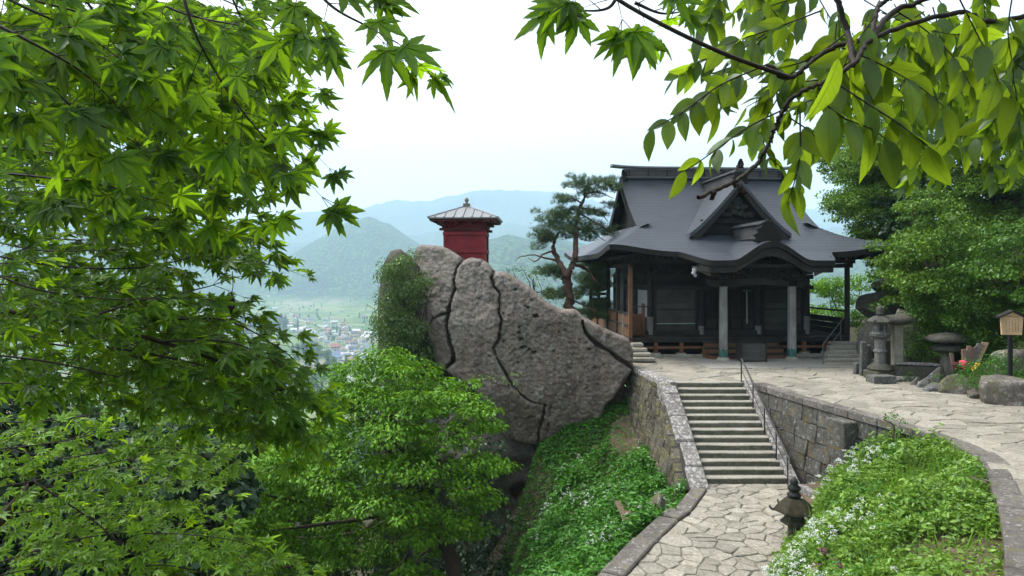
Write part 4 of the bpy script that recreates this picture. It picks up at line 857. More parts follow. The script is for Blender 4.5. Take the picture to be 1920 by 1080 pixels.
for k in range(4):
    x0 = CX[1] + .17 + k * w4; dr_ = obj('door', box(x0 + .006, x0 + w4 - .006, BY0 + .03, BY0 + .06, 1.09, 3.04), M['woodd'], temple)
    bars = [box(x0 + .05 + q * (w4 - .13) / 6, x0 + .08 + q * (w4 - .13) / 6, BY0 - .0, BY0 + .028, 1.72, 3.0) for q in range(7)] + [box(x0 + .05, x0 + w4 - .05, BY0 - .004, BY0 + .02, 1.72 + q * .16, 1.75 + q * .16) for q in range(9)]
    obj('lattice', join(*bars), M['wood'], dr_); obj('door_panel', box(x0 + .07, x0 + w4 - .07, BY0 + .0, BY0 + .028, 1.14, 1.66), M['wood'], dr_)
for k in range(8):
    z = 1.09 + k * .33 if k < 6 else 3.26 + (k - 6) * .15
    if k < 6:
        for x in (CX[0], CX[-1]): obj('wall_plank', box(x - .03, x + .03, BY0 + .16, BY1 - .16, z + .004, z + .325), M['woodh'], temple)
        obj('wall_plank', box(CX[0] + .16, CX[-1] - .16, BY1 - .03, BY1 + .03, z + .004, z + .325), M['woodh'], temple)
obj('plaster_panel', box(CX[0] - .045, CX[0] - .035, BY0 + .3, BY0 + 2.2, 1.7, 3.0), M['plaster'], temple)
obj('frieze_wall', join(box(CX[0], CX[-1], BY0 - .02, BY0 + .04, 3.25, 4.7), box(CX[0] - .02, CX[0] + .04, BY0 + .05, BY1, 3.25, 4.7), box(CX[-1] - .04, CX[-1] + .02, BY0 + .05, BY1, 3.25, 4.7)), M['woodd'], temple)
for x in list(CX) + [2.6, 5.28, 7.9]:
    obj('bracket_block', join(box(x - .17, x + .17, BY0 - .3, BY0 + .02, 3.79, 3.93), box(x - .42, x + .42, BY0 - .24, BY0 - .1, 3.93, 4.06), box(x - .5, x - .3, BY0 - .28, BY0 - .06, 4.06, 4.17), box(x + .3, x + .5, BY0 - .28, BY0 - .06, 4.06, 4.17), box(x - .08, x + .08, BY0 - .75, BY0 - .1, 3.935, 4.058)), M['wood'], temple)
obj('bell_plate', off(lathe([(.16, -.03), (.2, 0), (.16, .03)], 12), (XC, -.6, 3.05)), M['bronze'], temple); obj('bell_rope', tube([(XC, -.6, 3.0), (XC, -.62, 2.0), (XC + .02, -.6, 1.55)], .03, 6), M['pillar'], temple)
# veranda posts and beams
vp = [(.06, .06), (.06, 2.6), (.06, 4.9), (.06, 7.6), (.06, 10.0), (DW - .06, .06), (DW - .06, 4.3), (DW - .06, 7.6), (DW - .06, 10.0)]
for k, (x, y) in enumerate(vp): obj('veranda_post', box(x - .09, x + .09, y - .09, y + .09, .02 if k in (0, 5) else .886, 4.30), M['brown'] if k == 0 else M['wood'], temple, bevel=.012)
for y in (.06, 10.0): obj('veranda_beam', box(-.3, DW + .3, y - .08, y + .08, 4.303, 4.50), M['wood'], temple)
for x in (.06, DW - .06): obj('veranda_beam', box(x - .08, x + .08, -.3, 10.3, 4.10 + (.0), 4.299), M['wood'], temple)
for (y0, y1) in ((.15, 2.51), (2.69, 4.81), (4.99, 7.51), (7.69, 9.91)):
    for k in range(3): obj('side_board', box(.03, .06, y0, y1, .90 + k * .335, 1.225 + k * .335), M['brown'], temple)
    obj('side_rail', box(-.02, .14, y0, y1, 1.91, 2.0), M['wood'], temple); obj('side_rail', box(-.015, .03, y0, y1, 1.38, 1.45), M['wood'], temple)
obj('cross_rail', box(.15, 1.2, .02, .07, 2.28, 2.33), M['wood'], temple)
for k in range(9): obj('screen_slat', box(.16, 1.2, 9.9, 9.95, 1.0 + k * .3, 1.16 + k * .3), M['wood'], temple)
for k in range(9): obj('screen_slat', box(.04, .08, 5.0, 5.8, 1.95 + k * .24, 2.08 + k * .24), M['wood'], temple)
obj('inner_gate', join(box(.9, .96, .9, 1.3, .89, 2.4), box(.35, .9, 1.2, 1.24, .89, 1.9)), M['brown'], temple)
for (y0, y1) in ((.15, 4.2), (4.4, 7.5), (7.7, 9.9)):
    obj('side_rail', box(DW - .13, DW - .02, y0, y1, 2.02, 2.10), M['woodd'], temple)
    for k in range(3): obj('side_board', box(DW - .08, DW - .05, y0, y1, .90 + k * .28, 1.17 + k * .28), M['woodd'], temple)
for x in (9.6, 9.9): obj('rail_baluster', box(x - .04, x + .04, 9.95, 10.02, .9, 2.05), M['woodd'], temple)
obj('side_rail', box(9.2, DW - .16, 9.95, 10.02, 2.02, 2.1), M['woodd'], temple)

# offertory box
ob = thing('offertory_box', 'grey slatted offertory box standing before the temple porch steps', 'offertory box', (9.95 + .45, 30.2, .025), TROT)
for k in range(4): obj('board', box(-.55, .55, -.36 + .0, -.33, .06 + k * .18, .06 + k * .18 + .174), M['woodh'], ob)
obj('case', box(-.53, .53, -.325, .36, .04, .77), M['wood'], ob); 
for x in (-.56, .50): obj('corner_post', box(x, x + .06, -.39, -.325, 0, .80), M['wood'], ob, bevel=.008)
for k in range(7): obj('slat', box(-.5, .5, -.30 + k * .095, -.25 + k * .095, .772, .81), M['wood'], ob)
for x in (-.56, .56): obj('rim', box(x - .03, x + .03, -.32, .38, .772, .83), M['wood'], ob)
# stone steps at the two sides of the hall
sl_ = thing('stone_steps', 'short flight of stone slabs between the huge rock and the temple veranda', 'steps', (5.1, 30.4, 0))
for k, (u, v, w_) in enumerate(((1207, 682, .95), (1198, 671, .8), (1190, 660, .62), (1190, 650, .45))):
    z = .02 + .17 * (k + 1); d = 30.0 + .42 * k; x = (1186 - 960) / F * d; obj('step', off(box(-.05, w_, -.25, .35, -.15, .0, .015), (x - 5.1, d - 30.4, z)), M['tread'], sl_, bevel=.03)
sr_ = thing('stone_steps', 'stone steps with a metal rail at the right end of the temple veranda', 'steps', (14.2, 29.6, 0))
for k in range(6): obj('step', box(-1.0 + .2 * k, 1.65, -.35 + .30 * k, .05 + .30 * k, -.1 + .15 * k, .05 + .15 * k, .012), M['tread'], sr_, bevel=.025)
hr = thing('handrail', 'grey metal stair rail in front of the right veranda post of the temple', 'handrail', (13.12, 29.25, 0))
for a, b, z in ((.0, 0, 0), (1.6, 1.8, .82)): obj('post', tube([(a, b, z), (a, b, z + .85)], .025, 8), M['rmetal'], hr, smooth=True)
obj('top_rail', tube([(-.08, -.2, .78), (.0, 0, .85), (1.6, 1.8, 1.67), (1.95, 2.2, 1.85)], .026, 8), M['rmetal'], hr, smooth=True); obj('lower_rail', tube([(0, 0, .42), (1.6, 1.8, 1.24)], .022, 8), M['rmetal'], hr, smooth=True)

# ================================================================== SMALL RED SUTRA HALL ON THE ROCK
NC = P(875, 412, 33.0); red = thing('sutra_hall', 'small red wooden hall with grey metal pyramid roof perched on the huge rock', 'shrine', (NC[0], NC[1], 3.6), math.radians(-3)); ez = NC[2] - 3.6
hb = .95
obj('wall', box(-hb + .05, hb - .05, -hb + .05, hb - .05, 0, ez - .1), M['red'], red)
for sx_ in (-1, 1):
    for sy_ in (-1, 1): obj('corner_post', box(sx_ * hb - .10 * (sx_ > 0) - .02, sx_ * hb + .10 * (sx_ < 0) + .02, sy_ * hb - .10 * (sy_ > 0) - .02, sy_ * hb + .10 * (sy_ < 0) + .02, 0, ez - .12), M['red'], red, bevel=.01)
for z0, z1, mt in ((1.18, 1.34, 'red'), (2.0, 2.16, 'red'), (.3, .44, 'red')):
    for s_ in (-1, 1):
        obj('tie_beam', box(-hb - .04, hb + .04, s_ * hb - .05, s_ * hb + .05, z0, z1), M[mt], red, bevel=.008); obj('tie_beam', box(s_ * hb - .05, s_ * hb + .05, -hb + .055, hb - .055, z0 + .002, z1 - .002), M[mt], red)
[obj('wall_board', box(-hb + .12, hb - .12, -hb + .012 + .006 * (q % 2), -hb + .045, 1.345 + q * .13, 1.345 + q * .13 + .122), M['red'], red) for q in range(5)]
[obj('wall_board', box(-hb + .12 + q * .285, -hb + .12 + q * .285 + .275, -hb + .012 + .006 * (q % 2), -hb + .045, .45, 1.17), M['red'], red) for q in range(6)]
for s_ in (-1, 1): obj('bracket_beam', box(-hb - .2, hb + .2, s_ * hb - .06, s_ * hb + .06, 2.22, 2.34), M['redd'], red); obj('bracket_beam', box(s_ * hb - .06, s_ * hb + .06, -hb - .2, hb + .2, 2.342, 2.46), M['redd'], red)
for x in (-hb, -.32, .32, hb):
    for s_ in (-1, 1): obj('bracket', join(box(x - .06, x + .06, s_ * (hb + .15) - .15, s_ * (hb + .15) + .15, 2.47, 2.56), box(x - .06, x + .06, s_ * (hb + .28) - .22, s_ * (hb + .28) + .22, 2.562, 2.66)), M['redd'], red); obj('bracket', join(box(s_ * (hb + .15) - .15, s_ * (hb + .15) + .15, x - .05, x + .05, 2.471, 2.559)), M['redd'], red)
ev, ap = 1.60, .60
for k in range(11):
    x = -1.5 + k * .3
    for s_ in (-1, 1): obj('rafter', box(x - .035, x + .035, s_ * .9 - .62, s_ * .9 + .62, ez - .135, ez - .06), M['redd'], red)
V = [(-ev, -ev, ez), (ev, -ev, ez), (ev, ev, ez), (-ev, ev, ez), (-.14, -.14, ez + ap), (.14, -.14, ez + ap), (.14, .14, ez + ap), (-.14, .14, ez + ap), (-ev, -ev, ez - .055), (ev, -ev, ez - .055), (ev, ev, ez - .055), (-ev, ev, ez - .055)]
rr_ = obj('roof', (np.array(V), [[0, 1, 5, 4], [1, 2, 6, 5], [2, 3, 7, 6], [3, 0, 4, 7], [4, 5, 6, 7], [11, 10, 9, 8], [0, 8, 9, 1], [1, 9, 10, 2], [2, 10, 11, 3], [3, 11, 8, 0]]), M['tin'], red)
for f in range(4):
    for k in range(-3, 4):
        x = k * .42; t1 = min(1.0, (ev - abs(x)) / (ev - .14)); a = np.array([x, -ev - .02, ez]); b = np.array([x, -ev + (ev - .14) * t1 * .98, ez + ap * t1 * .98]); V, Q = tube([a, b], .032, 4); V, _ = rotz((V + np.array([0, 0, .012]), Q), f * math.pi / 2); obj('seam_rib', (V, Q), M['tin'], rr_)
    a = np.array([-ev, -ev, ez + .01]); b = np.array([-.14, -.14, ez + ap + .01]); V, Q = tube([a, b], .035, 5); V, _ = rotz((V, Q), f * math.pi / 2); obj('hip_rib', (V, Q), M['tin'], rr_)
obj('eave_board', join(box(-ev + .1, ev - .1, -ev + .1, -ev + .16, ez - .17, ez - .06), box(-ev + .1, ev - .1, ev - .16, ev - .1, ez - .17, ez - .06), box(-ev + .1, -ev + .16, -ev + .17, ev - .17, ez - .17, ez - .06), box(ev - .16, ev - .1, -ev + .17, ev - .17, ez - .17, ez - .06)), M['redd'], red)
obj('finial_base', box(-.16, .16, -.16, .16, ez + ap - .03, ez + ap + .17), M['pale'], red, bevel=.02)
obj('finial', off(lathe([(.10, 0), (.055, .04), (.06, .08), (.10, .12), (.105, .18), (.06, .24), (.01, .30)], 10), (0, 0, ez + ap + .17)), M['pale'], red, smooth=True)

# ================================================================== LANTERNS, POSTS, SIGN, STONES
def hexlathe(prof, n=6): return lathe(prof, n)
# carved lantern by the right steps
c = G(1645, 714); ln = thing('stone_lantern', 'tall carved stone lantern with round shaft beside the temple steps', 'lantern', (c[0] * (1 + .5 / c[1]) + .1, c[1] + .5, 0), .2)
obj('plinth', box(-.42, .42, -.38, .38, 0, .30, .015), M['dark'], ln, bevel=.03)
obj('base', lathe([(.42, .30), (.44, .38), (.34, .50), (.24, .56)], 12), M['dark'], ln)
obj('shaft', lathe([(.19, .56), (.18, .95), (.225, .98), (.225, 1.05), (.18, 1.08), (.19, 1.45)], 14), M['grey'], ln, smooth=False)
obj('platform', hexlathe([(.20, 1.45), (.34, 1.56), (.36, 1.66), (.30, 1.70)]), M['grey'], ln)
obj('light_chamber', hexlathe([(.25, 1.70), (.25, 2.02), (.24, 2.04)]), M['grey'], ln)
for k in range(3): a = k * 2.094 - .5; obj('light_opening', rotz(box(-.07, .07, -.24, -.20, 1.76, 1.98), a), M['black'], ln)
obj('roof', hexlathe([(.47, 2.04), (.50, 2.10), (.36, 2.20), (.22, 2.28), (.12, 2.31)]), M['dark'], ln)
for k in range(6): a = k * 1.0472 + .5236; obj('corner_scroll', off(lathe([(.03, 0), (.06, .03), (.05, .09), (.02, .12)], 6), (.47 * math.cos(a), .47 * math.sin(a), 2.08)), M['dark'], ln)
obj('finial', lathe([(.12, 2.31), (.16, 2.38), (.11, 2.42), (.15, 2.52), (.10, 2.62), (.02, 2.70)], 10), M['dark'], ln, smooth=True)
o = obj('stone_step_block', rotz(box(-.42, .42, -.26, .26, -.02, .25, .015), .12), M['grey'], loc=(c[0] - .05, c[1] - .35, 0), bevel=.02); tag(o, 'low rectangular stone block in front of the tall carved lantern', 'stone block')
# post with a cap stone
c = G(1682, 712); pt = thing('stone_post', 'slim pale stone post with a dark mushroom-like cap stone', 'stone post', (c[0] * (1 + .35 / c[1]), c[1] + .35, 0))
obj('post', box(-.16, .16, -.16, .16, -.05, 2.02, .012), M['pale'], pt, bevel=.03)
obj('cap', off(blob((.56, .50, .19), 4, .16, 3, 1.2), (0, 0, 2.14)), M['dark'], pt, smooth=True)
obj('foot', lathe([(.36, -.03), (.34, .04), (.2, .07)], 10), M['dark'], pt)
# squat mushroom lantern
c = G(1775, 716); ml = thing('mushroom_lantern', 'rough stone lantern with a broad lichen-spotted cap in the flower bed', 'lantern', (c[0] * (1 + .5 / c[1]), c[1] + .5, 0))
obj('post', box(-.17, .17, -.17, .17, -.05, 1.05, .02), M['pale'], ml, bevel=.03)
obj('platform', off(blob((.55, .5, .17), 9, .12, 3), (0, 0, 1.13)), M['dark'], ml, smooth=True)
obj('light_chamber', off(lathe([(.26, 0), (.27, .14), (.24, .18)], 8), (0, 0, 1.2)), M['black'], ml)
V, Q = blob((.74, .64, .30), 12, .2, 3, 1.1); V[:, 2] = np.where(V[:, 2] < 0, V[:, 2] * .25, V[:, 2]); obj('cap', (V + np.array([0, 0, 1.42]), Q), M['dark'], ml, smooth=True)
# small standing markers by the steps
for u, v, h, r, lab in ((1622, 705, 1.28, .13, 'tallest upright stone slab left of the carved lantern'), (1631, 704, 1.15, .10, 'narrow upright stone slab between the tall slab and the carved lantern'), (1609, 702, .42, .12, 'shortest stub of stone nearest the right veranda steps'), (1664, 703, 1.3, .16, 'dark upright slab behind the carved lantern')):
    c = G(u, v); V, Q = box(-r, r, -.09, .09, -.05, h, .02); V[4:, 0] *= .85; o = obj('stone_marker', (V, Q), M['grey'] if r < .15 else M['dark'], loc=(c[0], c[1] + .1, 0), rot=(0, 0, rng.uniform(-.2, .2)), bevel=.03); tag(o, lab, 'stone marker')
c = G(1727, 716); tr_ = thing('stone_trough', 'dark stone water trough lying in the greenery', 'trough', (c[0] + .1, c[1] + .55, 0), -.15)
obj('body', join(box(-.75, .75, -.3, -.22, 0, .5), box(-.75, .75, .22, .3, 0, .5), box(-.75, -.66, -.219, .219, 0, .5), box(.66, .75, -.219, .219, 0, .5), box(-.66, .66, -.219, .219, 0, .2)), M['dark'], tr_); obj('lid_slab', box(-.65, .85, -.1, .38, .505, .58, .02), M['cope'], tr_, bevel=.02)
# wooden notice board
c = P(1897, 660, 21.0); sg = thing('notice_board', 'house-shaped wooden notice board on a black post among the shrubs', 'sign', (c[0], c[1], c[2] - .5), -.12)
pv = 21.0 / F
V = [(-.29, -.03, 1.02), (.27, -.03, 1.02), (.31, -.03, 1.55), (0, -.03, 1.72), (-.32, -.03, 1.55)]; n = 5
obj('board', (np.array(V + [(x, .03, z) for x, y, z in V]), [list(range(5)), [9, 8, 7, 6, 5]] + [[k, 5 + k, 5 + (k + 1) % 5, (k + 1) % 5] for k in range(5)]), M['signw'], sg)
obj('post', box(-.05, .05, .032, .12, -.7, 1.6), M['black'], sg)
for s_ in (-1, 1):
    V = np.array([(0, -.13, 1.735), (s_ * .40, -.13, 1.535), (s_ * .40, .16, 1.535), (0, .16, 1.735), (0, -.13, 1.775), (s_ * .40, -.13, 1.575), (s_ * .40, .16, 1.575), (0, .16, 1.775)]); obj('roof_board', (V, BF if s_ > 0 else [f[::-1] for f in BF]), M['woodd'], sg)
inkm = m_plain('faded_ink', (.33, .20, .11), .7)
bars = []
for q in range(5):
    z = 1.50
    x = .17 - q * .085
    while z > 1.12: h = rng.uniform(.02, .035); bars.append(box(x - .014, x + .014, -.0335, -.0305, z - h, z)); z -= h + .016
bars.append(box(-.18, .18, -.0335, -.0305, 1.555, 1.585))
obj('faded_lettering', join(*bars), inkm, sg)
# bundle of wooden prayer tablets
tabc = {'pale': M['signw'], 'old': M['pillar'], 'pink': m_plain('pink_cloth', (.55, .06, .10), .8), 'dull': m_wood('old_tablet_wood', (.25, .15, .11), (.38, .26, .2), (1, 1, 10), .1)}
base = P(1815, 690, 23.2)
tb = thing('prayer_tablets', 'leaning bundle of thin wooden prayer tablets and a red cloth beside the mushroom lantern', 'tablets', tuple(base))
for k, (u, top, wd, lean, mm) in enumerate(((1806, .62, .06, -.02, 'dull'), (1812, .58, .05, .05, 'old'), (1819, .72, .07, .08, 'dull'), (1826, .66, .06, .16, 'dull'), (1832, .70, .05, .24, 'old'), (1838, .80, .10, .33, 'old'), (1848, .82, .11, .42, 'pale'), (1800, .45, .05, -.1, 'dull'))):
    x = (u - 1815) / F * 23.2 * .7; dx = lean * 1.05; V = [(x - wd, -.02, -.1), (x + wd, -.02, -.1), (x + wd, .02, -.1), (x - wd, .02, -.1), (x + dx - wd, .03 - .02, top), (x + dx + wd, .01, top), (x + dx + wd, .05, top), (x + dx - wd, .05, top)]
    V = np.array(V); V[:, 1] += .06 * k; t_ = obj('tablet', (V, BF), tabc[mm], tb)
    if wd > .08:
        for q in range(4): f = .35 + .15 * q; obj('ink_mark', box(x + dx * f - .035, x + dx * f + .035, .06 * k - .028 + .012 * f, .06 * k - .021 + .012 * f, top * f, top * f + .07), inkm, t_)
obj('red_cloth', off(blob((.17, .12, .15), 6, .4, 3, 1.6), (-.22, -.1, .12)), tabc['pink'], tb, smooth=True); obj('dark_pot', off(lathe([(.10, -.1), (.14, .08), (.12, .14)], 10), (-.42, -.05, .05)), M['redd'], tb)
# kerb rocks and boulders along the right side of the upper path
labs = ['flat kerb rock right of the low stone block', 'yellow-lichened kerb rock before the stone trough', 'upright grey kerb rock in front of the trough', 'rounded dark rock at the foot of the mushroom lantern', 'low dark rock under the rounded dark rock', 'pale veined rock below the yellow flowers', 'mossy rock between the pale rock and the big boulder', 'big pinkish boulder at the right edge of the upper path', 'second boulder behind the big pinkish boulder']
for k, (u, v, w_, h, dz) in enumerate(((1702, 716, .62, .22, 0), (1722, 722, .22, .30, 0), (1738, 727, .26, .36, 0), (1762, 722, .34, .52, .05), (1755, 734, .34, .26, 0), (1808, 738, .62, .46, .05), (1850, 748, .55, .32, 0), (1925, 762, 1.05, .95, .0), (1930, 725, .9, 1.0, .4))):
    c = G(u, v); o = obj('kerb_rock' if k < 7 else 'boulder', blob((w_, w_ * .7, h), 20 + k, .28, 4, 1.3, True), M['boulder'] if k in (1, 5, 6, 7, 8) else M['grey'], smooth=True, loc=(c[0], c[1] + w_ * .55, dz)); tag(o, labs[k], 'rock')
rlab = ['leaning grey rock slab behind the carved lantern', 'broad rock shelf above the right veranda steps', 'mottled upright rock behind the slim stone post', 'rock behind the trough half hidden by leaves', 'sloping mossy rock above the broad shelf', 'grey rock behind the prayer tablets', 'dark rock under the notice board', 'tall mossy rock right of the veranda steps']
for k, (u, v, d, r, rz) in enumerate(((1672, 640, 28.2, (.6, .6, 1.2), .3), (1650, 575, 33, (1.3, 1.0, .8), .5), (1702, 640, 26.6, (.55, .6, 1.25), .1), (1758, 650, 27.6, (1.0, .7, .9), .2), (1672, 540, 34, (1.3, 1.0, .6), .5), (1812, 640, 27, (.8, .5, .6), .0), (1900, 690, 22.6, (.9, .5, .7), .3), (1626, 650, 29.9, (.35, .5, 1.2), .1))):
    o = obj('rock', blob(r, 40 + k, .28, 4, 1.2, True), M['boulder'], smooth=True, loc=tuple(P(u, v, d)), rot=(0, .25 * rng.normal(), rz)); tag(o, rlab[k], 'rock')
# lantern beside the lower path
c = np.array([6.55, 16.1, ZL]); dl = thing('stone_lantern', 'dark mossy stone lantern with onion finial at the edge of the lower path', 'lantern', tuple(c), .35)
obj('post', lathe([(.22, -.2), (.20, .06), (.15, .10), (.14, .38)], 10), M['dark'], dl)
obj('light_chamber', lathe([(.15, .38), (.30, .46), (.31, .52), (.23, .54), (.21, .70), (.24, .72)], 6), M['dark'], dl)
V, Q = lathe([(.20, .70), (.47, .735), (.45, .78), (.33, .93), (.22, 1.02), (.10, 1.05)], 6); 
rf_ = obj('roof', (V, Q), m_stone('mossy_lantern_roof', (.02, .017, .012), (.05, .04, .024), 6, lichen=(.35, .33, .3), lich_amt=.68, moss=(.06, .045, .012), moss_pos=.56, bump=.02, tone=0), dl)
for k in range(6): a = k * 1.0472 + .5236; obj('corner_scroll', tube(np.array([(.42, 0, .745), (.50, 0, .76), (.545, 0, .81), (.53, 0, .85)]) @ np.array([[math.cos(a), math.sin(a), 0], [-math.sin(a), math.cos(a), 0], [0, 0, 1]]), [.035, .03, .022, .012], 6), M['dark'], rf_, smooth=True)
obj('finial', lathe([(.10, 1.04), (.155, 1.08), (.16, 1.12), (.11, 1.17), (.10, 1.19), (.145, 1.23), (.15, 1.29), (.08, 1.35), (.09, 1.37), (.10, 1.42), (.06, 1.48), (.01, 1.52)], 10), M['black'], dl, smooth=True)
# bamboo pole with wire beside the veranda post
o = thing('pole', 'thin bamboo pole with a wire on the huge rock beside the veranda post', 'pole', tuple(P(1168, 630, 29.2))); obj('pole', tube([(0, 0, -.4), (0, 0, .95)], .04, 8), M['pale'], o, smooth=True); obj('wire', tube([(0, 0, .55), (-.25, .1, .3), (-.5, .2, .05)], .008, 4), M['grey'], o)

# ================================================================== VEGETATION
def crown(name, pads, per, size, mat, tmpl=LEAF4, droop=.45, flat=.55, hollow=.3, parent=None, origin=(0, 0, 0)):
    """pads: list of (centre, radii); leaves spread over each clump, denser on bigger ones"""
    P_, T_, N_, S_ = [], [], [], []
    for c, r in pads:
        n = max(12, int(per * r[0] * r[1])); p = pad_points(c, r, n, hollow); t, nn = spread(n, droop, flat)
        outw = p - np.asarray(c); outw[:, 2] *= .4; t = t + 1.2 * outw / (np.linalg.norm(outw, axis=1)[:, None] + 1e-6)
        P_.append(p); T_.append(t); N_.append(nn); S_.append(size * rng.uniform(.65, 1.25, n))
    VF = leaves(np.concatenate(P_) - np.asarray(origin), np.concatenate(T_), np.concatenate(N_), np.concatenate(S_), *tmpl)
    return obj(name, VF, mat, parent)
def limb(parent, pts, r0, r1, mat, name='branch', origin=(0, 0, 0), n=7, sub=5):
    q = smooth_poly(np.array(pts), sub); q = q + .02 * r0 / .1 * rng.normal(0, 1, q.shape); return obj(name, tube(q - np.asarray(origin), np.linspace(r0, r1, len(q)), n), mat, parent, smooth=True)
def tree(name, label, base, pads, per, size, mat, bark='bark', trunk_r=.2, top=None, group=None, tmpl=LEAF4, nb_=6, **k):
    t = thing(name, label, 'tree', tuple(base), 0, group); base = np.asarray(base, float); C = np.array([p[0] for p in pads]); top = C.mean(0) if top is None else np.asarray(top, float)
    mid = (base + top) / 2 + np.array([.2, .1, 0]) * np.linalg.norm(top - base) * .15
    limb(t, [base, mid, top], trunk_r, trunk_r * .35, M[bark], 'trunk', base)
    for q in rng.choice(len(pads), min(nb_, len(pads)), replace=False): limb(t, [mid + (top - mid) * rng.uniform(0, .7), (mid + C[q]) / 2 + rng.normal(0, .2, 3), C[q]], trunk_r * .35, trunk_r * .06, M[bark], 'branch', base)
    crown('crown', pads, per, size, mat, parent=t, origin=base, tmpl=tmpl, **k); return t
def pads_px(lst, thick=.45, depth=.9):
    out = []
    for u, v, d, ru, *rest in lst:
        c = P(u, v, d); r = ru / F * d; out.append((c, np.array([r, r * depth, r * (rest[0] if rest else thick)])))
    return out
def pads_rand(poly, n, d0, d1, r0, r1, thick=.42):
    poly = [np.array(p, float) for p in poly]; A = np.array(poly); out = []
    while len(out) < n:
        u, v = rng.uniform(A.min(0), A.max(0))
        if not inside((u, v), poly): continue
        d = rng.uniform(d0, d1); r = rng.uniform(r0, r1); out.append((P(u, v, d), np.array([r, r * .9, r * thick])))
    return out

# bright green tree in the ravine before the rock
CR_ = [(700, 662), (760, 655), (800, 690), (840, 705), (880, 712), (920, 735), (938, 790), (900, 815), (948, 850), (930, 895), (870, 930), (880, 980), (830, 1010), (800, 1090), (420, 1090), (400, 1000), (410, 930), (450, 880), (520, 840), (600, 780), (610, 735), (640, 690)]
pads = pads_rand(CR_, 55, 23.0, 25.0, .4, .7, .3) + pads_rand(CR_, 45, 20.5, 22.5, .3, .6, .24)
pads += pads_px([(720, 668, 22.5, 52, .4), (760, 690, 22.8, 60, .38), (660, 700, 23, 48, .4), (640, 745, 22.5, 56, .4), (700, 745, 22, 66, .38), (790, 742, 22, 62, .36), (860, 752, 22.3, 60, .32), (890, 790, 22, 48, .3), (740, 800, 21, 70, .36), (830, 815, 21.4, 62, .32), (610, 805, 21.8, 62, .4), (550, 850, 22, 56, .4), (490, 900, 22.4, 60, .42), (440, 955, 22.6, 50, .45), (660, 860, 20.8, 60, .34), (780, 870, 20.6, 66, .3), (900, 862, 21.2, 46, .28), (870, 900, 21, 50, .28), (570, 930, 21.4, 60, .4), (700, 935, 20.2, 62, .28), (760, 955, 20.2, 52, .26), (480, 1000, 22, 56, .4), (540, 1020, 21.5, 60, .4), (650, 1000, 21, 50, .35), (440, 1050, 22, 60, .45), (925, 870, 21.6, 40, .26), (905, 930, 21.8, 44, .26), (850, 960, 21.2, 50, .26), (800, 1000, 21, 46, .26), (880, 990, 22, 40, .28), (560, 880, 21, 50, .3), (620, 900, 20.6, 56, .26), (500, 950, 21, 50, .3)])
base = P(880, 1180, 24.5)
kt = tree('broadleaf_tree', 'bright green layered tree growing from the ravine in front of the huge rock', base, pads, 880, .14, M['keyaki'], trunk_r=.34, top=P(720, 760, 23.5), tmpl=LEAF6, nb_=16, droop=.55, flat=.45)
# paler tree top further down the ravine
pads = pads_rand([(380, 930), (430, 880), (500, 850), (560, 800), (640, 820), (660, 1090), (380, 1090), (360, 980)], 110, 26, 30, .6, 1.1, .4)
tree('broadleaf_tree', 'paler green tree top behind the lowest maple sprays', P(460, 1250, 30), pads, 420, .16, M['keyaki'], trunk_r=.3)
# dark conifers low on the left
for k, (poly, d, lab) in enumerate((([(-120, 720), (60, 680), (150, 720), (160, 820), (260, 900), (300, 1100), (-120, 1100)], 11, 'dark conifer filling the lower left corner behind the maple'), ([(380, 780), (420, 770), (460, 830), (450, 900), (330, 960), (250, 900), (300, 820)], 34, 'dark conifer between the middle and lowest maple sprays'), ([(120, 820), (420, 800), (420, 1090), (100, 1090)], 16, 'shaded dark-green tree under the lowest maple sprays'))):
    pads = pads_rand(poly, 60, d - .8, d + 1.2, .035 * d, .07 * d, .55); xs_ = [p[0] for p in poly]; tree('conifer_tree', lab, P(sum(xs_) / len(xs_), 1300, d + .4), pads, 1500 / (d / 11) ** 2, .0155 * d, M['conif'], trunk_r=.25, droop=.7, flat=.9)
# dark leaf mass added deep in the ravine as shade behind the bright tree
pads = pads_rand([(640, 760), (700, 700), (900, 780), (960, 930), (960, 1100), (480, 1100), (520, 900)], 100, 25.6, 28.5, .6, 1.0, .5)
tree('ravine_shade_backing', 'dark leaf mass added in the ravine bottom to stand for its shade', P(800, 1250, 27), pads, 240, .17, M['conif'], trunk_r=.2)

# vine on the left flank of the rock
pads = pads_rand([(712, 512), (735, 490), (758, 470), (778, 462), (786, 478), (782, 510), (798, 520), (790, 545), (782, 580), (784, 640), (800, 690), (760, 700), (720, 640), (706, 640), (712, 570)], 95, 28.4, 29.4, .22, .5, .75)
pads += pads_px([(775, 470, 28.9, 14), (768, 480, 28.8, 18), (755, 498, 28.7, 20), (735, 510, 29, 22), (788, 530, 28.5, 14), (778, 610, 28.7, 18), (725, 560, 28.8, 26), (718, 600, 29, 24), (780, 670, 29.4, 28), (800, 680, 29.6, 22), (795, 650, 29.8, 26), (805, 665, 30, 26), (790, 700, 29.8, 30), (815, 700, 30, 24)], .8)
vt = thing('vine', 'thick green creeper covering the left flank of the huge rock', 'creeper', tuple(P(760, 700, 29.5)))
crown('leaves', pads, 1100, .085, M['vine'], parent=vt, origin=P(760, 700, 29.5), tmpl=LEAF4, droop=.9, flat=1.1)
Cc = P(760, 700, 29.5)
for q in range(7): u = 735 + q * 9; limb(vt, [P(u + 15, 760, 30), P(u, 620, 29.6), P(u + 4 + 3 * q, 540, 29.5)], .05, .015, M['bark'], 'stem', Cc, 5, 4)
obj('earth_core', blob((1.3, .5, 1.7), 92, .2, 3), M['cliff'], vt, smooth=True, loc=tuple(P(808, 690, 31.0) - Cc)); obj('earth_core', blob((1.0, .6, 3.2), 91, .2, 3), M['cliff'], vt, smooth=True, loc=tuple(P(752, 600, 30.4) - Cc))
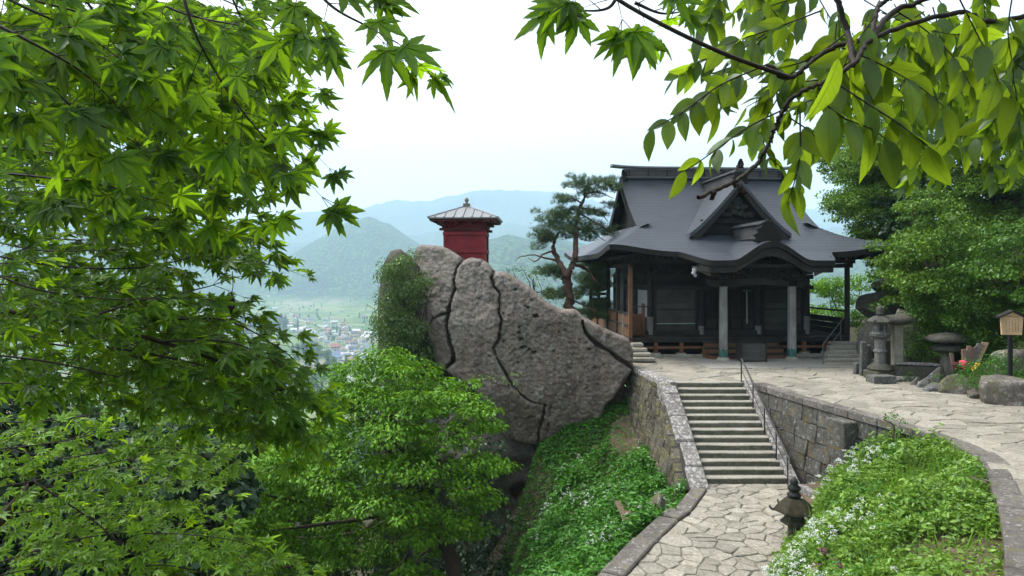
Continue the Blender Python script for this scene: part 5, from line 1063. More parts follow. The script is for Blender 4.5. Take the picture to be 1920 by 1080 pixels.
# small sprout growing out of the fissure
sp = thing('sapling', 'pale green sprout growing out of the fissure in the huge rock', 'sapling', tuple(P(955, 725, 27.6)))
crown('leaves', pads_px([(930, 708, 27.2, 20, .25), (958, 716, 27.2, 14, .3), (968, 700, 27.1, 14, .25), (905, 705, 27.2, 16, .25), (962, 735, 27.2, 10, .3), (890, 715, 27.2, 18, .25)]), 260, .085, M['weed'], parent=sp, origin=P(955, 725, 27.6))
limb(sp, [P(955, 728, 27.9), P(950, 718, 27.3), P(925, 706, 27.1), P(890, 712, 27.1)], .02, .006, M['bark'], 'stem', P(955, 725, 27.6), 5)

# ---- red pine behind the rock
pb = P(1069, 640, 36.5); pine = thing('pine_tree', 'gnarled red pine with forked trunk between the huge rock and the temple', 'pine tree', tuple(pb))
D = 36.5
limb(pine, [pb, P(1068, 590, D), P(1065, 548, D), P(1062, 512, D)], .30, .24, M['pbark'], 'trunk', pb, 9)
BR = [([(1062, 515), (1048, 492), (1038, 468), (1041, 448), (1050, 430)], .19, .06), ([(1063, 516), (1076, 492), (1080, 460), (1079, 430), (1088, 390), (1100, 356), (1103, 335)], .19, .05), ([(1040, 470), (1020, 476), (1004, 490), (990, 484)], .06, .02), ([(1045, 488), (1022, 484), (1000, 478), (975, 482), (965, 490)], .06, .015), ([(1088, 390), (1120, 395), (1140, 415)], .06, .02), ([(1094, 365), (1120, 360), (1150, 372)], .06, .02), ([(1079, 430), (1105, 432), (1135, 452)], .06, .02), ([(1090, 380), (1070, 372), (1055, 385)], .05, .02), ([(1079, 440), (1060, 432), (1040, 425)], .06, .02), ([(1041, 450), (1025, 440), (1010, 455)], .06, .02), ([(1076, 495), (1100, 505), (1120, 530), (1140, 545)], .10, .03), ([(1068, 560), (1090, 570), (1120, 585)], .06, .02), ([(1100, 350), (1085, 345), (1070, 352)], .04, .015), ([(1085, 400), (1130, 425), (1150, 440)], .05, .015)]
for pts, r0, r1 in BR: limb(pine, [P(u, v, D + .5 * math.sin(u * .11)) for u, v in pts], r0, r1, M['pbark'], 'branch', pb, 7)
def tuft(n=9):
    V = []; Fs = []
    for k in range(n):
        a = rng.uniform(0, 6.28); e = rng.uniform(.2, 1.2); d = np.array([math.cos(a) * math.cos(e), math.sin(a) * math.cos(e), math.sin(e)]); s_ = np.cross(d, rng.normal(0, 1, 3)); s_ = s_ / np.linalg.norm(s_) * .035
        b = len(V); V += [tuple(-s_), tuple(s_), tuple(d)]; Fs.append([b, b + 1, b + 2])
    return np.array(V), np.array(Fs)
ppads = pads_px([(1075, 345, D, 22, .4), (1098, 338, D, 26, .4), (1130, 342, D, 26, .4), (1150, 352, D, 20, .4), (1055, 375, D, 18, .5), (1110, 362, D, 22, .4), (1070, 372, D, 16, .4), (1035, 405, D, 22, .5), (1050, 400, D, 24, .5), (1075, 395, D, 20, .4), (1025, 425, D, 24, .5), (1015, 440, D, 20, .5), (1048, 420, D, 22, .4), (1090, 420, D, 30, .4), (1118, 425, D, 26, .4), (1140, 435, D, 18, .4), (1098, 438, D, 22, .4), (1010, 460, D, 16, .5), (1145, 385, D, 14, .4), (1060, 440, D, 20, .4), (1128, 400, D, 14, .4), (1100, 395, D, 20, .4), (1030, 445, D, 18, .4)], .45)
ppads += pads_rand([(1010, 505), (1040, 495), (1060, 520), (1058, 560), (1030, 560)], 9, D - .5, D + .5, .35, .6) + pads_rand([(1085, 500), (1120, 490), (1140, 540), (1145, 590), (1090, 600), (1082, 540)], 22, D, D + 1.5, .35, .65)
ppads += [(c_ + rng.normal(0, 1, 3) * np.array([.9, .7, .35]) * r[0], r * rng.uniform(.35, .6)) for c_, r in list(ppads) for _ in range(2)]
tv, tf = tuft(10); P_ = []; 
for c_, r in ppads: n = max(10, int(450 * r[0] * r[1])); P_.append(pad_points(c_, r, n, .1))
P_ = np.concatenate(P_); T_, N_ = rng.normal(0, 1, P_.shape) * .5 + np.array([1, 0, 0]), rng.normal(0, .5, P_.shape) + np.array([0, 0, 1.])
obj('needles', leaves(P_ - pb, T_, N_, .21 * rng.uniform(.7, 1.3, len(P_)), tv, tf), M['needle'], pine)
# bushes showing over the rock's shoulder
tree('bush', 'low green bush peeping over the shoulder of the huge rock by the pine', P(1000, 600, 33.5), pads_px([(960, 503, 33, 18), (985, 512, 33, 22), (1005, 525, 33.5, 22), (1020, 545, 33.5, 26), (1000, 508, 34, 20), (975, 498, 33, 14), (1045, 565, 33.5, 22)], .5), 330, .085, M['vine'], trunk_r=.08)

# ---- trees right of and behind the hall
RT = [('tall feathery green tree rising behind the right end of the temple roof', [(1560, 330), (1600, 270), (1650, 240), (1720, 230), (1760, 300), (1720, 420), (1680, 480), (1630, 440), (1580, 400), (1545, 370)], 37, 210, .5, 1.0, P(1690, 640, 39), 'broad'),
      ('bright leafy tree seen between the right veranda posts', [(1505, 540), (1560, 515), (1640, 520), (1665, 580), (1650, 640), (1505, 640)], 52, 60, .7, 1.4, P(1590, 760, 53), 'keyaki'),
      ('yellow-green tree overhanging the rocky bank', [(1690, 370), (1740, 350), (1800, 380), (1850, 440), (1790, 560), (1740, 600), (1690, 560), (1700, 480)], 27.5, 95, .4, .85, P(1770, 640, 29.5), 'broad'),
      ('dense dark green tree at the top right behind the bank', [(1740, 120), (1980, 60), (2000, 420), (1860, 470), (1780, 380)], 33, 130, .7, 1.4, P(1900, 560, 35), 'broad'),
      ('slender pale tree against the sky at the upper right', [(1540, 330), (1570, 250), (1640, 190), (1720, 180), (1700, 260), (1620, 300)], 44, 60, .6, 1.2, P(1660, 600, 46), 'broad'),
      ('leafy bank tree reaching down to the notice board', [(1840, 430), (1990, 400), (1990, 600), (1880, 580), (1830, 520)], 24.5, 70, .4, .8, P(1930, 650, 26), 'shrub'),
      ('pale feathery tree filling the gap above the right roof slope', [(1560, 380), (1600, 300), (1680, 260), (1760, 260), (1780, 360), (1700, 440), (1660, 480), (1600, 440)], 40, 170, .5, 1.0, P(1700, 640, 42), 'keyaki'),
      ('green tree growing out of the bank right of the veranda', [(1640, 460), (1700, 430), (1750, 480), (1740, 560), (1680, 570), (1640, 520)], 30.5, 60, .4, .8, P(1700, 610, 31.5), 'broad')]
for lab, poly, d, n, r0, r1, bs, mt in RT:
    tree('broadleaf_tree', lab, bs, pads_rand(poly, int(n * .55), d - 2, d + 2, r0, r1, .32), 860 if d < 40 else 400, .125 if d < 40 else .17, M[mt], trunk_r=.26, tmpl=LEAF4, nb_=12, droop=.6)
pads = pads_rand([(1670, 380), (1760, 330), (1990, 300), (1990, 620), (1740, 640), (1680, 560)], 110, 33, 37, .8, 1.4, .6); tree('dark_backing_tree', 'dark leaf mass added behind the right bank to darken its hollows', P(1850, 600, 36), pads, 170, .22, M['conif'], trunk_r=.3)  # dark-coloured crown added as shade in the gaps between the bank trees
SH = [('dense green thicket on the bank above the trough', [(1700, 600), (1780, 560), (1800, 650), (1740, 690), (1700, 660)], 26.2, 40, .3, .6, P(1750, 690, 26.6)),
      ('thicket of leaves climbing the bank behind the notice board', [(1820, 560), (1960, 540), (1960, 680), (1880, 690), (1820, 660)], 24.8, 60, .25, .55, P(1890, 690, 25.2)),
      ('leafy curtain hanging over the bank beneath the overhanging tree', [(1780, 440), (1860, 470), (1880, 580), (1800, 610), (1760, 560)], 25.8, 60, .3, .6, P(1820, 610, 26.2)),
      ('dark leafy shrub over the rocks behind the slim stone post', [(1690, 560), (1740, 520), (1800, 560), (1800, 640), (1740, 650)], 26, 45, .25, .55, P(1750, 660, 26.5)),
      ('broad shrub covering the bank behind the prayer tablets', [(1790, 520), (1880, 500), (1890, 620), (1820, 640), (1780, 600)], 25, 50, .25, .55, P(1830, 660, 25.5)),
      ('lush low shrub left of the notice board post', [(1800, 690), (1850, 650), (1900, 650), (1930, 680), (1880, 730), (1820, 730)], 21.8, 34, .2, .38, P(1860, 740, 22)),
      ('small leafy plant between the trough and the mushroom lantern', [(1735, 705), (1760, 700), (1765, 720), (1740, 722)], 23.9, 7, .1, .2, P(1752, 722, 24)),
      ('clump of leaves at the foot of the slim stone post', [(1692, 700), (1712, 690), (1712, 715), (1694, 715)], 24.8, 6, .1, .2, P(1702, 716, 25)),
      ('tuft of green growing on the rock above the carved lantern', [(1632, 565), (1655, 560), (1660, 580), (1635, 582)], 27.6, 6, .12, .24, P(1648, 584, 27.8)),
      ('spreading fern-like plant behind the mushroom lantern', [(1735, 650), (1760, 640), (1770, 670), (1740, 675)], 25.0, 7, .12, .26, P(1752, 680, 25.2)),
      ('green cover on the rocky slope beside the right veranda', [(1610, 600), (1640, 590), (1650, 640), (1612, 645)], 30.5, 9, .2, .4, P(1630, 650, 31)),
      ('leafy sprig hanging over the edge of the large-blocked wall', [(1640, 780), (1670, 772), (1700, 790), (1670, 800)], 17.4, 5, .10, .16, P(1672, 806, 17.5))]
for lab, poly, d, n, r0, r1, bs in SH:
    t = thing('shrub', lab, 'shrub', tuple(bs)); crown('leaves', pads_rand(poly, n, d - .5, d + .5, r0, r1, .6), 1300 if d < 22.5 else 950, .062 if d < 22.5 else .08, M['shrub'] if d > 22 else M['cover'], parent=t, origin=bs, tmpl=LEAF6, droop=.4)
    limb(t, [np.asarray(bs) + [0, 0, -.3], np.asarray(bs) + [.05, 0, .1], np.mean(pads_rand(poly, 3, d, d + .1, .1, .2)[0][0:1], 0)], .03, .01, M['bark'], 'stem', bs, 5)

# ---- ground cover on the left slope (nobody could count it) and weeds on the flower bank
def cover(name, label, cat, xr, yr, n, zf, keep, size, mat, hgt, tmpl=LEAF6, clump=1.2, droop=.1, flat=.6):
    X = rng.uniform(*xr, n); Y = rng.uniform(*yr, n); k = keep(X, Y); X, Y = X[k], Y[k]; f = np.clip(.5 + .9 * fbm(p3(X * clump, Y * clump), 3, 12), 0.05, 1.2); Z = zf(X, Y) + hgt * f * np.sqrt(rng.uniform(0, 1, len(X)))
    T, N = spread(len(X), droop, flat); VF = leaves(np.stack([X, Y, Z], -1), T, N, size * rng.uniform(.6, 1.3, len(X)), *tmpl); return tag(obj(name, VF, mat), label, cat, kind='stuff')
def k_slope(X, Y):
    xr = _xr(Y); d = xr - X; brown = ((X - 4.35) / .7) ** 2 + ((Y - 26.4) / 1.5) ** 2 < 1; brown2 = ((X - 4.35) / .45) ** 2 + ((Y - 20.2) / .9) ** 2 < 1
    return (d > .06 + (Y < 17.6) * .5) & (X > -.9 + .5 * np.sin(Y)) & ~(brown & (rng.random(len(X)) < .93)) & ~(brown2 & (rng.random(len(X)) < .6))
cover('ground_cover', 'dense leafy ground cover on the slope below the small-stoned wall', 'ground cover', (-1.2, 5.2), (11, 28.5), 85000, z_slope, k_slope, .115, M['cover'], .55)
cover('ground_cover', 'taller leafy tangle on the slope beneath the huge rock', 'ground cover', (-.6, 4.6), (13.5, 26), 50000, z_slope, lambda X, Y: k_slope(X, Y) & (fbm(p3(X * .8, Y * .8), 3, 44) > .02), .13, M['cover'], .95)
cover('undergrowth', 'leafy undergrowth covering the rising bank right of the upper path', 'undergrowth', (13.5, 27), (15, 42), 48000, terrain, lambda X, Y: (X > XR(Y) + .9) & (X - XR(Y) < 8), .17, M['shrub'], .5)
def k_bank(X, Y):
    pr = np.interp(Y, [9, 10.2, 12.4, 14.3, 15.8, 17, 18.3, 20.2], [2.8, 3.2, 4.3, 5.3, 6.3, 7.2, 8.0, 8.3]); wx = np.interp(Y, wc[::-1, 1], wc[::-1, 0])
    bare = ((X - 6.9) / .8) ** 2 + ((Y - 10.6) / 1.3) ** 2 < 1; lant = np.hypot(X - 6.55, Y - 16.1) < .32
    return (X > pr + .02) & (X < wx - .12) & ~(bare & (rng.random(len(X)) < .8)) & (Y < 18.6) & ~lant
cover('weeds', 'lush pale green meadow weeds covering the bank between the two paths', 'weeds', (3, 10.2), (7.6, 19), 110000, z_bank, k_bank, 0.085, M['weed'], .48, clump=1.0, droop=.0, flat=.8)
cover('weeds', 'taller clumps of broad-leaved weeds standing out of the flower bank', 'weeds', (3, 10.2), (7.6, 18.4), 60000, z_bank, lambda X, Y: k_bank(X, Y) & (fbm(p3(X * 1.9, Y * 1.9), 3, 51) > .12), .11, M['weed'], .85, clump=2.0, droop=.2, flat=.7)
cover('weeds', 'darker clover-like patches low in the flower bank', 'weeds', (3, 10.2), (7.6, 18.4), 40000, z_bank, lambda X, Y: k_bank(X, Y) & (fbm(p3(X * 1.2, Y * 1.2), 3, 61) > .1), .07, M['cover'], .6, clump=2.0)
BL = (np.array([[0, -.03, 0], [.5, -.028, .02], [1, 0, -.12], [.5, .028, .02], [0, .03, 0]], float), np.array([[0, 1, 2, 3, 4]]))
X = rng.uniform(3, 10.2, 7000); Y = rng.uniform(7.6, 19, 7000); k = k_bank(X, Y); X, Y = X[k], Y[k]; n = len(X)
T = np.stack([rng.normal(0, .35, n), rng.normal(0, .35, n), np.ones(n)], -1); N = np.stack([rng.normal(0, 1, n), rng.normal(0, 1, n), np.zeros(n)], -1)
tag(obj('grass', leaves(np.stack([X, Y, z_bank(X, Y)], -1), T, N, .42 * rng.uniform(.5, 1.3, n), *BL), M['weed']), 'tall grass blades among the weeds of the flower bank', 'grass', kind='stuff')
# white umbels: many petals on stalks
def umbels(name, label, X, Y, zf, h0, h1, r0, r1, n_, mat):
    Vs = []; P_ = []
    for x, y in zip(X, Y):
        z = float(zf(np.array([x]), np.array([y]))[0]); h = rng.uniform(h0, h1); r = rng.uniform(r0, r1); a = rng.uniform(0, 6.28, n_); rr = r * np.sqrt(rng.uniform(0, 1, n_))
        P_.append(np.stack([x + rr * np.cos(a), y + rr * np.sin(a), z + h - 1.2 * rr * rr / r + rng.normal(0, .008, n_)], -1))
    P_ = np.concatenate(P_); T, N = spread(len(P_), 0, .4); return tag(obj(name, leaves(P_, T, N, .026 * rng.uniform(.7, 1.4, len(P_)), *LEAF4), mat), label, 'flowers', kind='stuff')
X = rng.uniform(3.4, 9, 2600); Y = rng.uniform(9, 18.5, 2600); pr = np.interp(Y, [9, 10.2, 12.4, 14.3, 15.8, 17, 18.3, 20.2], [2.8, 3.2, 4.3, 5.3, 6.3, 7.2, 8.0, 8.3])
k = k_bank(X, Y) & (rng.random(2600) < np.clip(1.25 - (X - pr) * .55, .05, 1)) & (fbm(p3(X * 1.1, Y * 1.1), 3, 7) > .1); umbels('white_flowers', 'froth of small white umbel flowers along the edge of the lower path', X[k], Y[k], z_bank, .40, .66, .04, .10, 34, M['white'])
X = rng.uniform(.5, 4.6, 900); Y = rng.uniform(14, 26, 900); k = k_slope(X, Y) & (fbm(p3(X * .9, Y * .9), 3, 90) > .27); umbels('white_flowers', 'scattered white flowers on the slope below the small-stoned wall', X[k], Y[k], z_slope, .5, .8, .03, .06, 14, M['white'])
# taller flowering stems by the wall corner
for k, (u, v, d, lab) in enumerate(((1545, 905, 16.6, 'tall white-flowered stem nearest the foot of the staircase'), (1600, 850, 16.9, 'tall white-flowered stem in front of the large-blocked wall'), (1585, 870, 16.8, 'second white-flowered stem leaning beside the tall one'))):
    c = P(u, v, d); t = thing('flower_stem', lab, 'flower', (c[0], c[1], c[2] - .9))
    limb(t, [c + [0, 0, -.9], c + [.03, 0, -.4], c], .008, .004, M['weed'], 'stem', c - [0, 0, .9], 4)
    for q in range(6):
        o_ = rng.normal(0, .11, 3); a = rng.uniform(0, 6.28, 40); rr = .07 * np.sqrt(rng.uniform(0, 1, 40)); p = np.stack([rr * np.cos(a), rr * np.sin(a), rng.normal(0, .01, 40)], -1) + o_ + [0, 0, .9]; T, N = spread(40, 0, .4); obj('flower_head', leaves(p, T, N, .022, *LEAF4), M['white'], t)
PL = ['purple flower lowest among the white umbels', 'purple flower beside the pair at the bottom edge', 'upper purple flower of the bottom cluster', 'larger purple flower right of the cluster', 'purple flower touching the larger one']
for k, (u, v) in enumerate(((1545, 1078), (1527, 1060), (1545, 1033), (1570, 1053), (1577, 1062))):
    d = 11.4; c = P(u, v, d); t = thing('purple_flower', PL[k], 'flower', (c[0], c[1], c[2] - .5)); limb(t, [c + [0, 0, -.5], c + [.02, 0, -.2], c], .006, .004, M['weed'], 'stem', c - [0, 0, .5], 4)
    p = rng.normal(0, .028, (26, 3)) + [0, 0, .5]; T, N = spread(26, 0, 1); tag(obj('petals', leaves(p, T, N, .045, *LEAF4), M['purple'], t), kind='stuff')
YLB = ['yellow flower below the mushroom lantern', 'second yellow flower right of the first', 'yellow bloom high on the bank above the notice board', 'yellow bloom beside the high one']
for k, (u, v, d) in enumerate(((1825, 690, 21.4), (1832, 683, 21.4), (1909, 518, 23.6), (1917, 514, 23.6))):
    c = P(u, v, d); t = thing('yellow_flower', YLB[k], 'flower', (c[0], c[1], c[2] - .3)); limb(t, [c + [0, 0, -.3], c + [.02, 0, -.1], c], .006, .004, M['weed'], 'stem', c - [0, 0, .3], 4)
    p = rng.normal(0, .03, (18, 3)) + [0, 0, .3]; T, N = spread(18, 0, 1); tag(obj('petals', leaves(p, T, N, .06, *LEAF4), M['yellow'], t), kind='stuff')

# ================================================================== FOREGROUND BRANCHES
def maple_leaf(curl=.18, fold=.05, seed=0):
    r = np.random.default_rng(seed); lob = [(-122, .40), (-80, .72), (-40, .93), (0, 1.06), (40, .93), (80, .72), (122, .40)]; out = []
    for k, (a, L) in enumerate(lob):
        L *= r.uniform(.92, 1.08); a += r.normal(0, 3); w_ = .165 * (L ** .6)
        for t, sw in ((.30, -.72), (.47, -1.0), (.52, -.80), (.68, -.74), (.72, -.55), (.86, -.33), (1, 0), (.86, .33), (.72, .55), (.68, .74), (.52, .80), (.47, 1.0), (.30, .72)):
            ra = math.radians(a); x, y = t * L, sw * w_; out.append((x * math.cos(ra) - y * math.sin(ra), x * math.sin(ra) + y * math.cos(ra), fold * abs(sw) * .9))
        if k < 6: am = math.radians((a + lob[k + 1][0]) / 2); out.append((.235 * math.cos(am), .235 * math.sin(am), fold * 1.1))
    V = np.array([(-.02, 0, 0)] + out); rr = np.hypot(V[:, 0], V[:, 1]); V[:, 2] -= curl * rr ** 2 * (1 + .4 * np.cos(3 * np.arctan2(V[:, 1], V[:, 0]) + seed)); n = len(out)
    Fs = np.array([[0, 1 + k, 1 + (k + 1) % n] for k in range(n - 1)] + [[0, n, 1]]); return V, Fs
def leaflet(curl=.22, fold=.06, seed=0):
    r = np.random.default_rng(seed); t = np.array([0, .12, .28, .45, .62, .78, .9, 1.0]); wd = np.array([0, .13, .205, .225, .195, .125, .055, 0]) * r.uniform(.9, 1.15); bend = r.normal(0, .05)
    mid = [(x, bend * x * x, -curl * x * x) for x in t]; up = [(x, bend * x * x + q, -curl * x * x + fold * q / .22 + .012 * math.sin(9 * x + seed)) for x, q in zip(t[1:-1], wd[1:-1])]; dn = [(x, bend * x * x - q, -curl * x * x + fold * q / .22 + .012 * math.sin(8 * x + seed + 2)) for x, q in zip(t[1:-1], wd[1:-1])]
    V = np.array(mid + up + dn); Fs = []; 
    for k in range(7):
        for base in (8, 14):
            a = k; b = k + 1; p = base + k - 1 if k > 0 else None; q = base + k if k < 6 else None
            f = [a, b] + ([q] if q is not None else []) + ([p] if p is not None else []); f = f if base == 14 else f[::-1]
            if len(f) == 3: Fs.append(f)
            else: Fs += [[f[0], f[1], f[2]], [f[0], f[2], f[3]]]
    return V, np.array(Fs)
MAPLE = [maple_leaf((.05, .15, .28, .42, .55, .2, .35, .1)[k], .03 + .03 * (k % 3), k) for k in range(8)]
LFT_ = [leaflet(.10 + .09 * k, .03 + .02 * (k % 3), k) for k in range(5)]
A = np.array
class Spray:
    def __init__(s): s.pos = []; s.T = []; s.N = []; s.size = []; s.tw = []; s.starts = []
    def leaf(s, p, t, n, sz): s.pos.append(p); s.T.append(t); s.N.append(n); s.size.append(sz)
def unit(v): return v / (np.linalg.norm(v) + 1e-9)
def frac(poly, t):
    L = np.concatenate([[0], np.cumsum(np.linalg.norm(np.diff(poly, axis=0), axis=1))]); q = t * L[-1]; return np.array([np.interp(q, L, poly[:, k]) for k in range(3)]), L[-1]
def maple_branch(S_, px, size, step, twig, nbias, tipbias, r0=.006, spreadang=.9, start=.05, dens=1.0):
    poly = smooth_poly(np.array([P(u, v, d) for u, v, d in px]), 8); S_.tw.append((poly, np.linspace(r0, r0 * .25, len(poly))))
    if px[0][0] < 0 or px[0][1] < 0: S_.starts.append((poly[0], r0))
    _, L = frac(poly, 0); n = max(3, int(L / step))
    for k in range(n + 1):
        t = start + (1 - start) * k / n; p, _ = frac(poly, min(t, 1)); p2, _ = frac(poly, max(0, t - .03)); d = unit(p - p2); side = unit(np.cross(d, nbias + rng.normal(0, .25, 3)))
        for sg_ in ((-1, 1) if k < n else (0,)):
            if rng.random() > dens: continue
            tl = twig * rng.uniform(.5, 1.15) * (1 - .35 * t); td = unit(d * .9 + sg_ * side * spreadang + np.array([0, 0, -.12]) + rng.normal(0, .15, 3)); q1 = p + td * tl; q05 = p + td * tl * .5 + np.array([0, 0, .02 * tl]); tw = np.array([p, q05, q1]); S_.tw.append((tw, np.array([r0 * .3, r0 * .22, r0 * .13])))
            for f in ((.5, 1.0) if tl > size * 1.6 else (1.0,)):
                pp = p + td * tl * f; sd2 = unit(np.cross(td, nbias))
                for s2 in ((-1, 1, 0) if f == 1.0 else (-1, 1)):
                    if rng.random() < .12: continue
                    ld_ = unit(td * .8 + s2 * sd2 * .8 + tipbias + rng.normal(0, .22, 3)); pet = pp + ld_ * size * rng.uniform(.3, .7); S_.tw.append((np.array([pp, (pp + pet) / 2, pet]), np.full(3, r0 * .1 + .0003)))
                    S_.leaf(pet, ld_, unit(nbias + rng.normal(0, .38, 3)), size * rng.uniform(.5, 1.2))
def connect(S_, root, origin, trunk):
    q = smooth_poly(A(trunk), 8)
    for p0, r0 in S_.starts:
        j = q[np.argmin(np.linalg.norm(q - (p0 + A([-.45 if p0[0] < .3 else .5, 0, -.25])), axis=1))]; L = np.linalg.norm(p0 - j); limb(root, [j, j + (p0 - j) * .45 + A([0, 0, .10 * L]), p0], max(.010, r0 * 2), r0, M['twig'], 'branch', origin, 6, 5)
def build_spray(S_, root, origin, tmpls, mat, mass, leafname, massname, limit=300):
    pos = np.array(S_.pos); T = np.array(S_.T); N = np.array(S_.N); sz = np.array(S_.size); o3 = np.asarray(origin, float)
    tw = [tube(p - o3, r, 5 if r[0] > .003 else 4) for p, r in S_.tw]; thick = [t for t, (p, r) in zip(tw, S_.tw) if r[0] > .0035]; thin = [t for t, (p, r) in zip(tw, S_.tw) if r[0] <= .0035]
    for t in thick: obj('branch', t, M['twig'], root, smooth=True)
    if thin: tag(obj('twigs', joina(thin), M['twig'], root), kind='stuff')
    u = 960 + F * pos[:, 0] / pos[:, 1]; v = HV - F * (pos[:, 2] - EYE) / pos[:, 1]; vis = (u > -60) & (u < 1980) & (v > -60) & (v < 1140) & (pos[:, 1] > .2)
    score = np.where(vis, sz / pos[:, 1], 0); order = np.argsort(-score); big = order[:limit]; rest = order[limit:]
    mes = []
    for tv, tf in tmpls: me = mesh(leafname, tv, tf); me.materials.append(mat); mes.append(me)
    for k in big:
        if score[k] <= 0: continue
        t = unit(T[k]); b = unit(np.cross(N[k], t)); n = np.cross(t, b); s_ = sz[k]
        o = bpy.data.objects.new(leafname, mes[int(rng.integers(len(mes)))]); COL.objects.link(o); o.parent = root; p = pos[k] - o3
        o.matrix_basis = Matrix(((t[0] * s_, b[0] * s_, n[0] * s_, p[0]), (t[1] * s_, b[1] * s_, n[1] * s_, p[1]), (t[2] * s_, b[2] * s_, n[2] * s_, p[2]), (0, 0, 0, 1)))
    if len(rest):
        ps = []
        for m, (tv, tf) in enumerate(tmpls):
            q = rest[m::len(tmpls)]
            if len(q): ps.append(leaves(pos[q] - o3, T[q], N[q], sz[q], tv, tf))
        tag(obj(massname, joina(ps), mass, root), kind='stuff')
# upper maple: big leaves right before the lens, hanging down and to the right
Sa = Spray(); nb_up = A([.15, -.75, .45]); tip = A([.35, -.05, -.55])
for px in ([(330, -60, 1.05), (365, 60, 1.05), (420, 160, 1.1), (480, 240, 1.12), (545, 310, 1.15)], [(560, -60, 1.0), (620, 10, 1.0), (690, 50, 1.0), (745, 80, 1.02)], [(-60, 20, .95), (60, 80, .95), (160, 140, 1.0), (230, 210, 1.05)], [(120, -60, 1.1), (200, 60, 1.15), (260, 170, 1.2), (300, 280, 1.25)], [(-60, 150, 1.3), (80, 200, 1.3), (200, 240, 1.35), (330, 310, 1.4)], [(180, -60, 1.2), (330, 20, 1.25), (460, 50, 1.25), (545, 70, 1.25)], [(-60, -20, 1.2), (100, 10, 1.25), (260, 60, 1.3), (380, 130, 1.3)], [(-60, 270, 1.7), (120, 290, 1.75), (300, 330, 1.8), (430, 370, 1.8)], [(380, 100, 1.4), (440, 190, 1.45), (470, 290, 1.5), (500, 350, 1.5)], [(280, -40, 1.8), (420, 0, 1.8), (520, 60, 1.8), (560, 120, 1.8)], [(-60, 220, 2.2), (60, 250, 2.2), (180, 300, 2.2)], [(-60, 90, 1.15), (60, 140, 1.15), (150, 220, 1.2), (180, 300, 1.2)], [(420, -40, 1.5), (470, 80, 1.5), (510, 200, 1.5), (570, 270, 1.5)], [(20, -60, 1.6), (120, 80, 1.6), (220, 200, 1.6), (300, 360, 1.65)], [(220, -60, 1.7), (320, 120, 1.7), (400, 240, 1.7), (470, 370, 1.7)], [(-60, 120, 2.0), (120, 180, 2.0), (280, 220, 2.0), (400, 290, 2.0)], [(-60, 20, 2.0), (150, 60, 2.0), (350, 120, 2.0), (480, 180, 2.0)], [(-60, 320, 1.5), (60, 330, 1.5), (200, 350, 1.5), (330, 390, 1.55)], [(-60, 60, 2.4), (150, 140, 2.4), (320, 230, 2.4), (440, 330, 2.4)], [(-60, 180, 2.5), (120, 240, 2.5), (280, 300, 2.5), (420, 350, 2.5)], [(60, -60, 2.4), (220, 60, 2.4), (380, 160, 2.4), (500, 260, 2.4)], [(250, -60, 2.2), (380, 40, 2.2), (480, 120, 2.2), (540, 200, 2.2)], [(-60, 340, 2.0), (100, 340, 2.0), (260, 380, 2.0), (380, 420, 2.0)], [(-60, -40, 1.05), (60, 20, 1.05), (150, 60, 1.1), (240, 120, 1.1)]):
    maple_branch(Sa, px, .050, .052, .11, nb_up, tip, .0028, dens=.95)
tr0 = A([-2.6, 1.3, -.2]); ta = thing('maple_tree', 'maple with large hanging leaves filling the upper left before the sky', 'maple tree', tuple(tr0))
limb(ta, [tr0, tr0 + [.1, 0, 2.5], tr0 + [.5, 0, 4.6], A([-1.0, 1.2, 4.9])], .11, .03, M['bark'], 'trunk', tr0)
connect(Sa, ta, tr0, [tr0, tr0 + [.1, 0, 2.5], tr0 + [.5, 0, 4.6], A([-1.0, 1.2, 4.9])])
build_spray(Sa, ta, tr0, MAPLE, M['maple'], M['maple_m'], 'leaf', 'far_leaves')
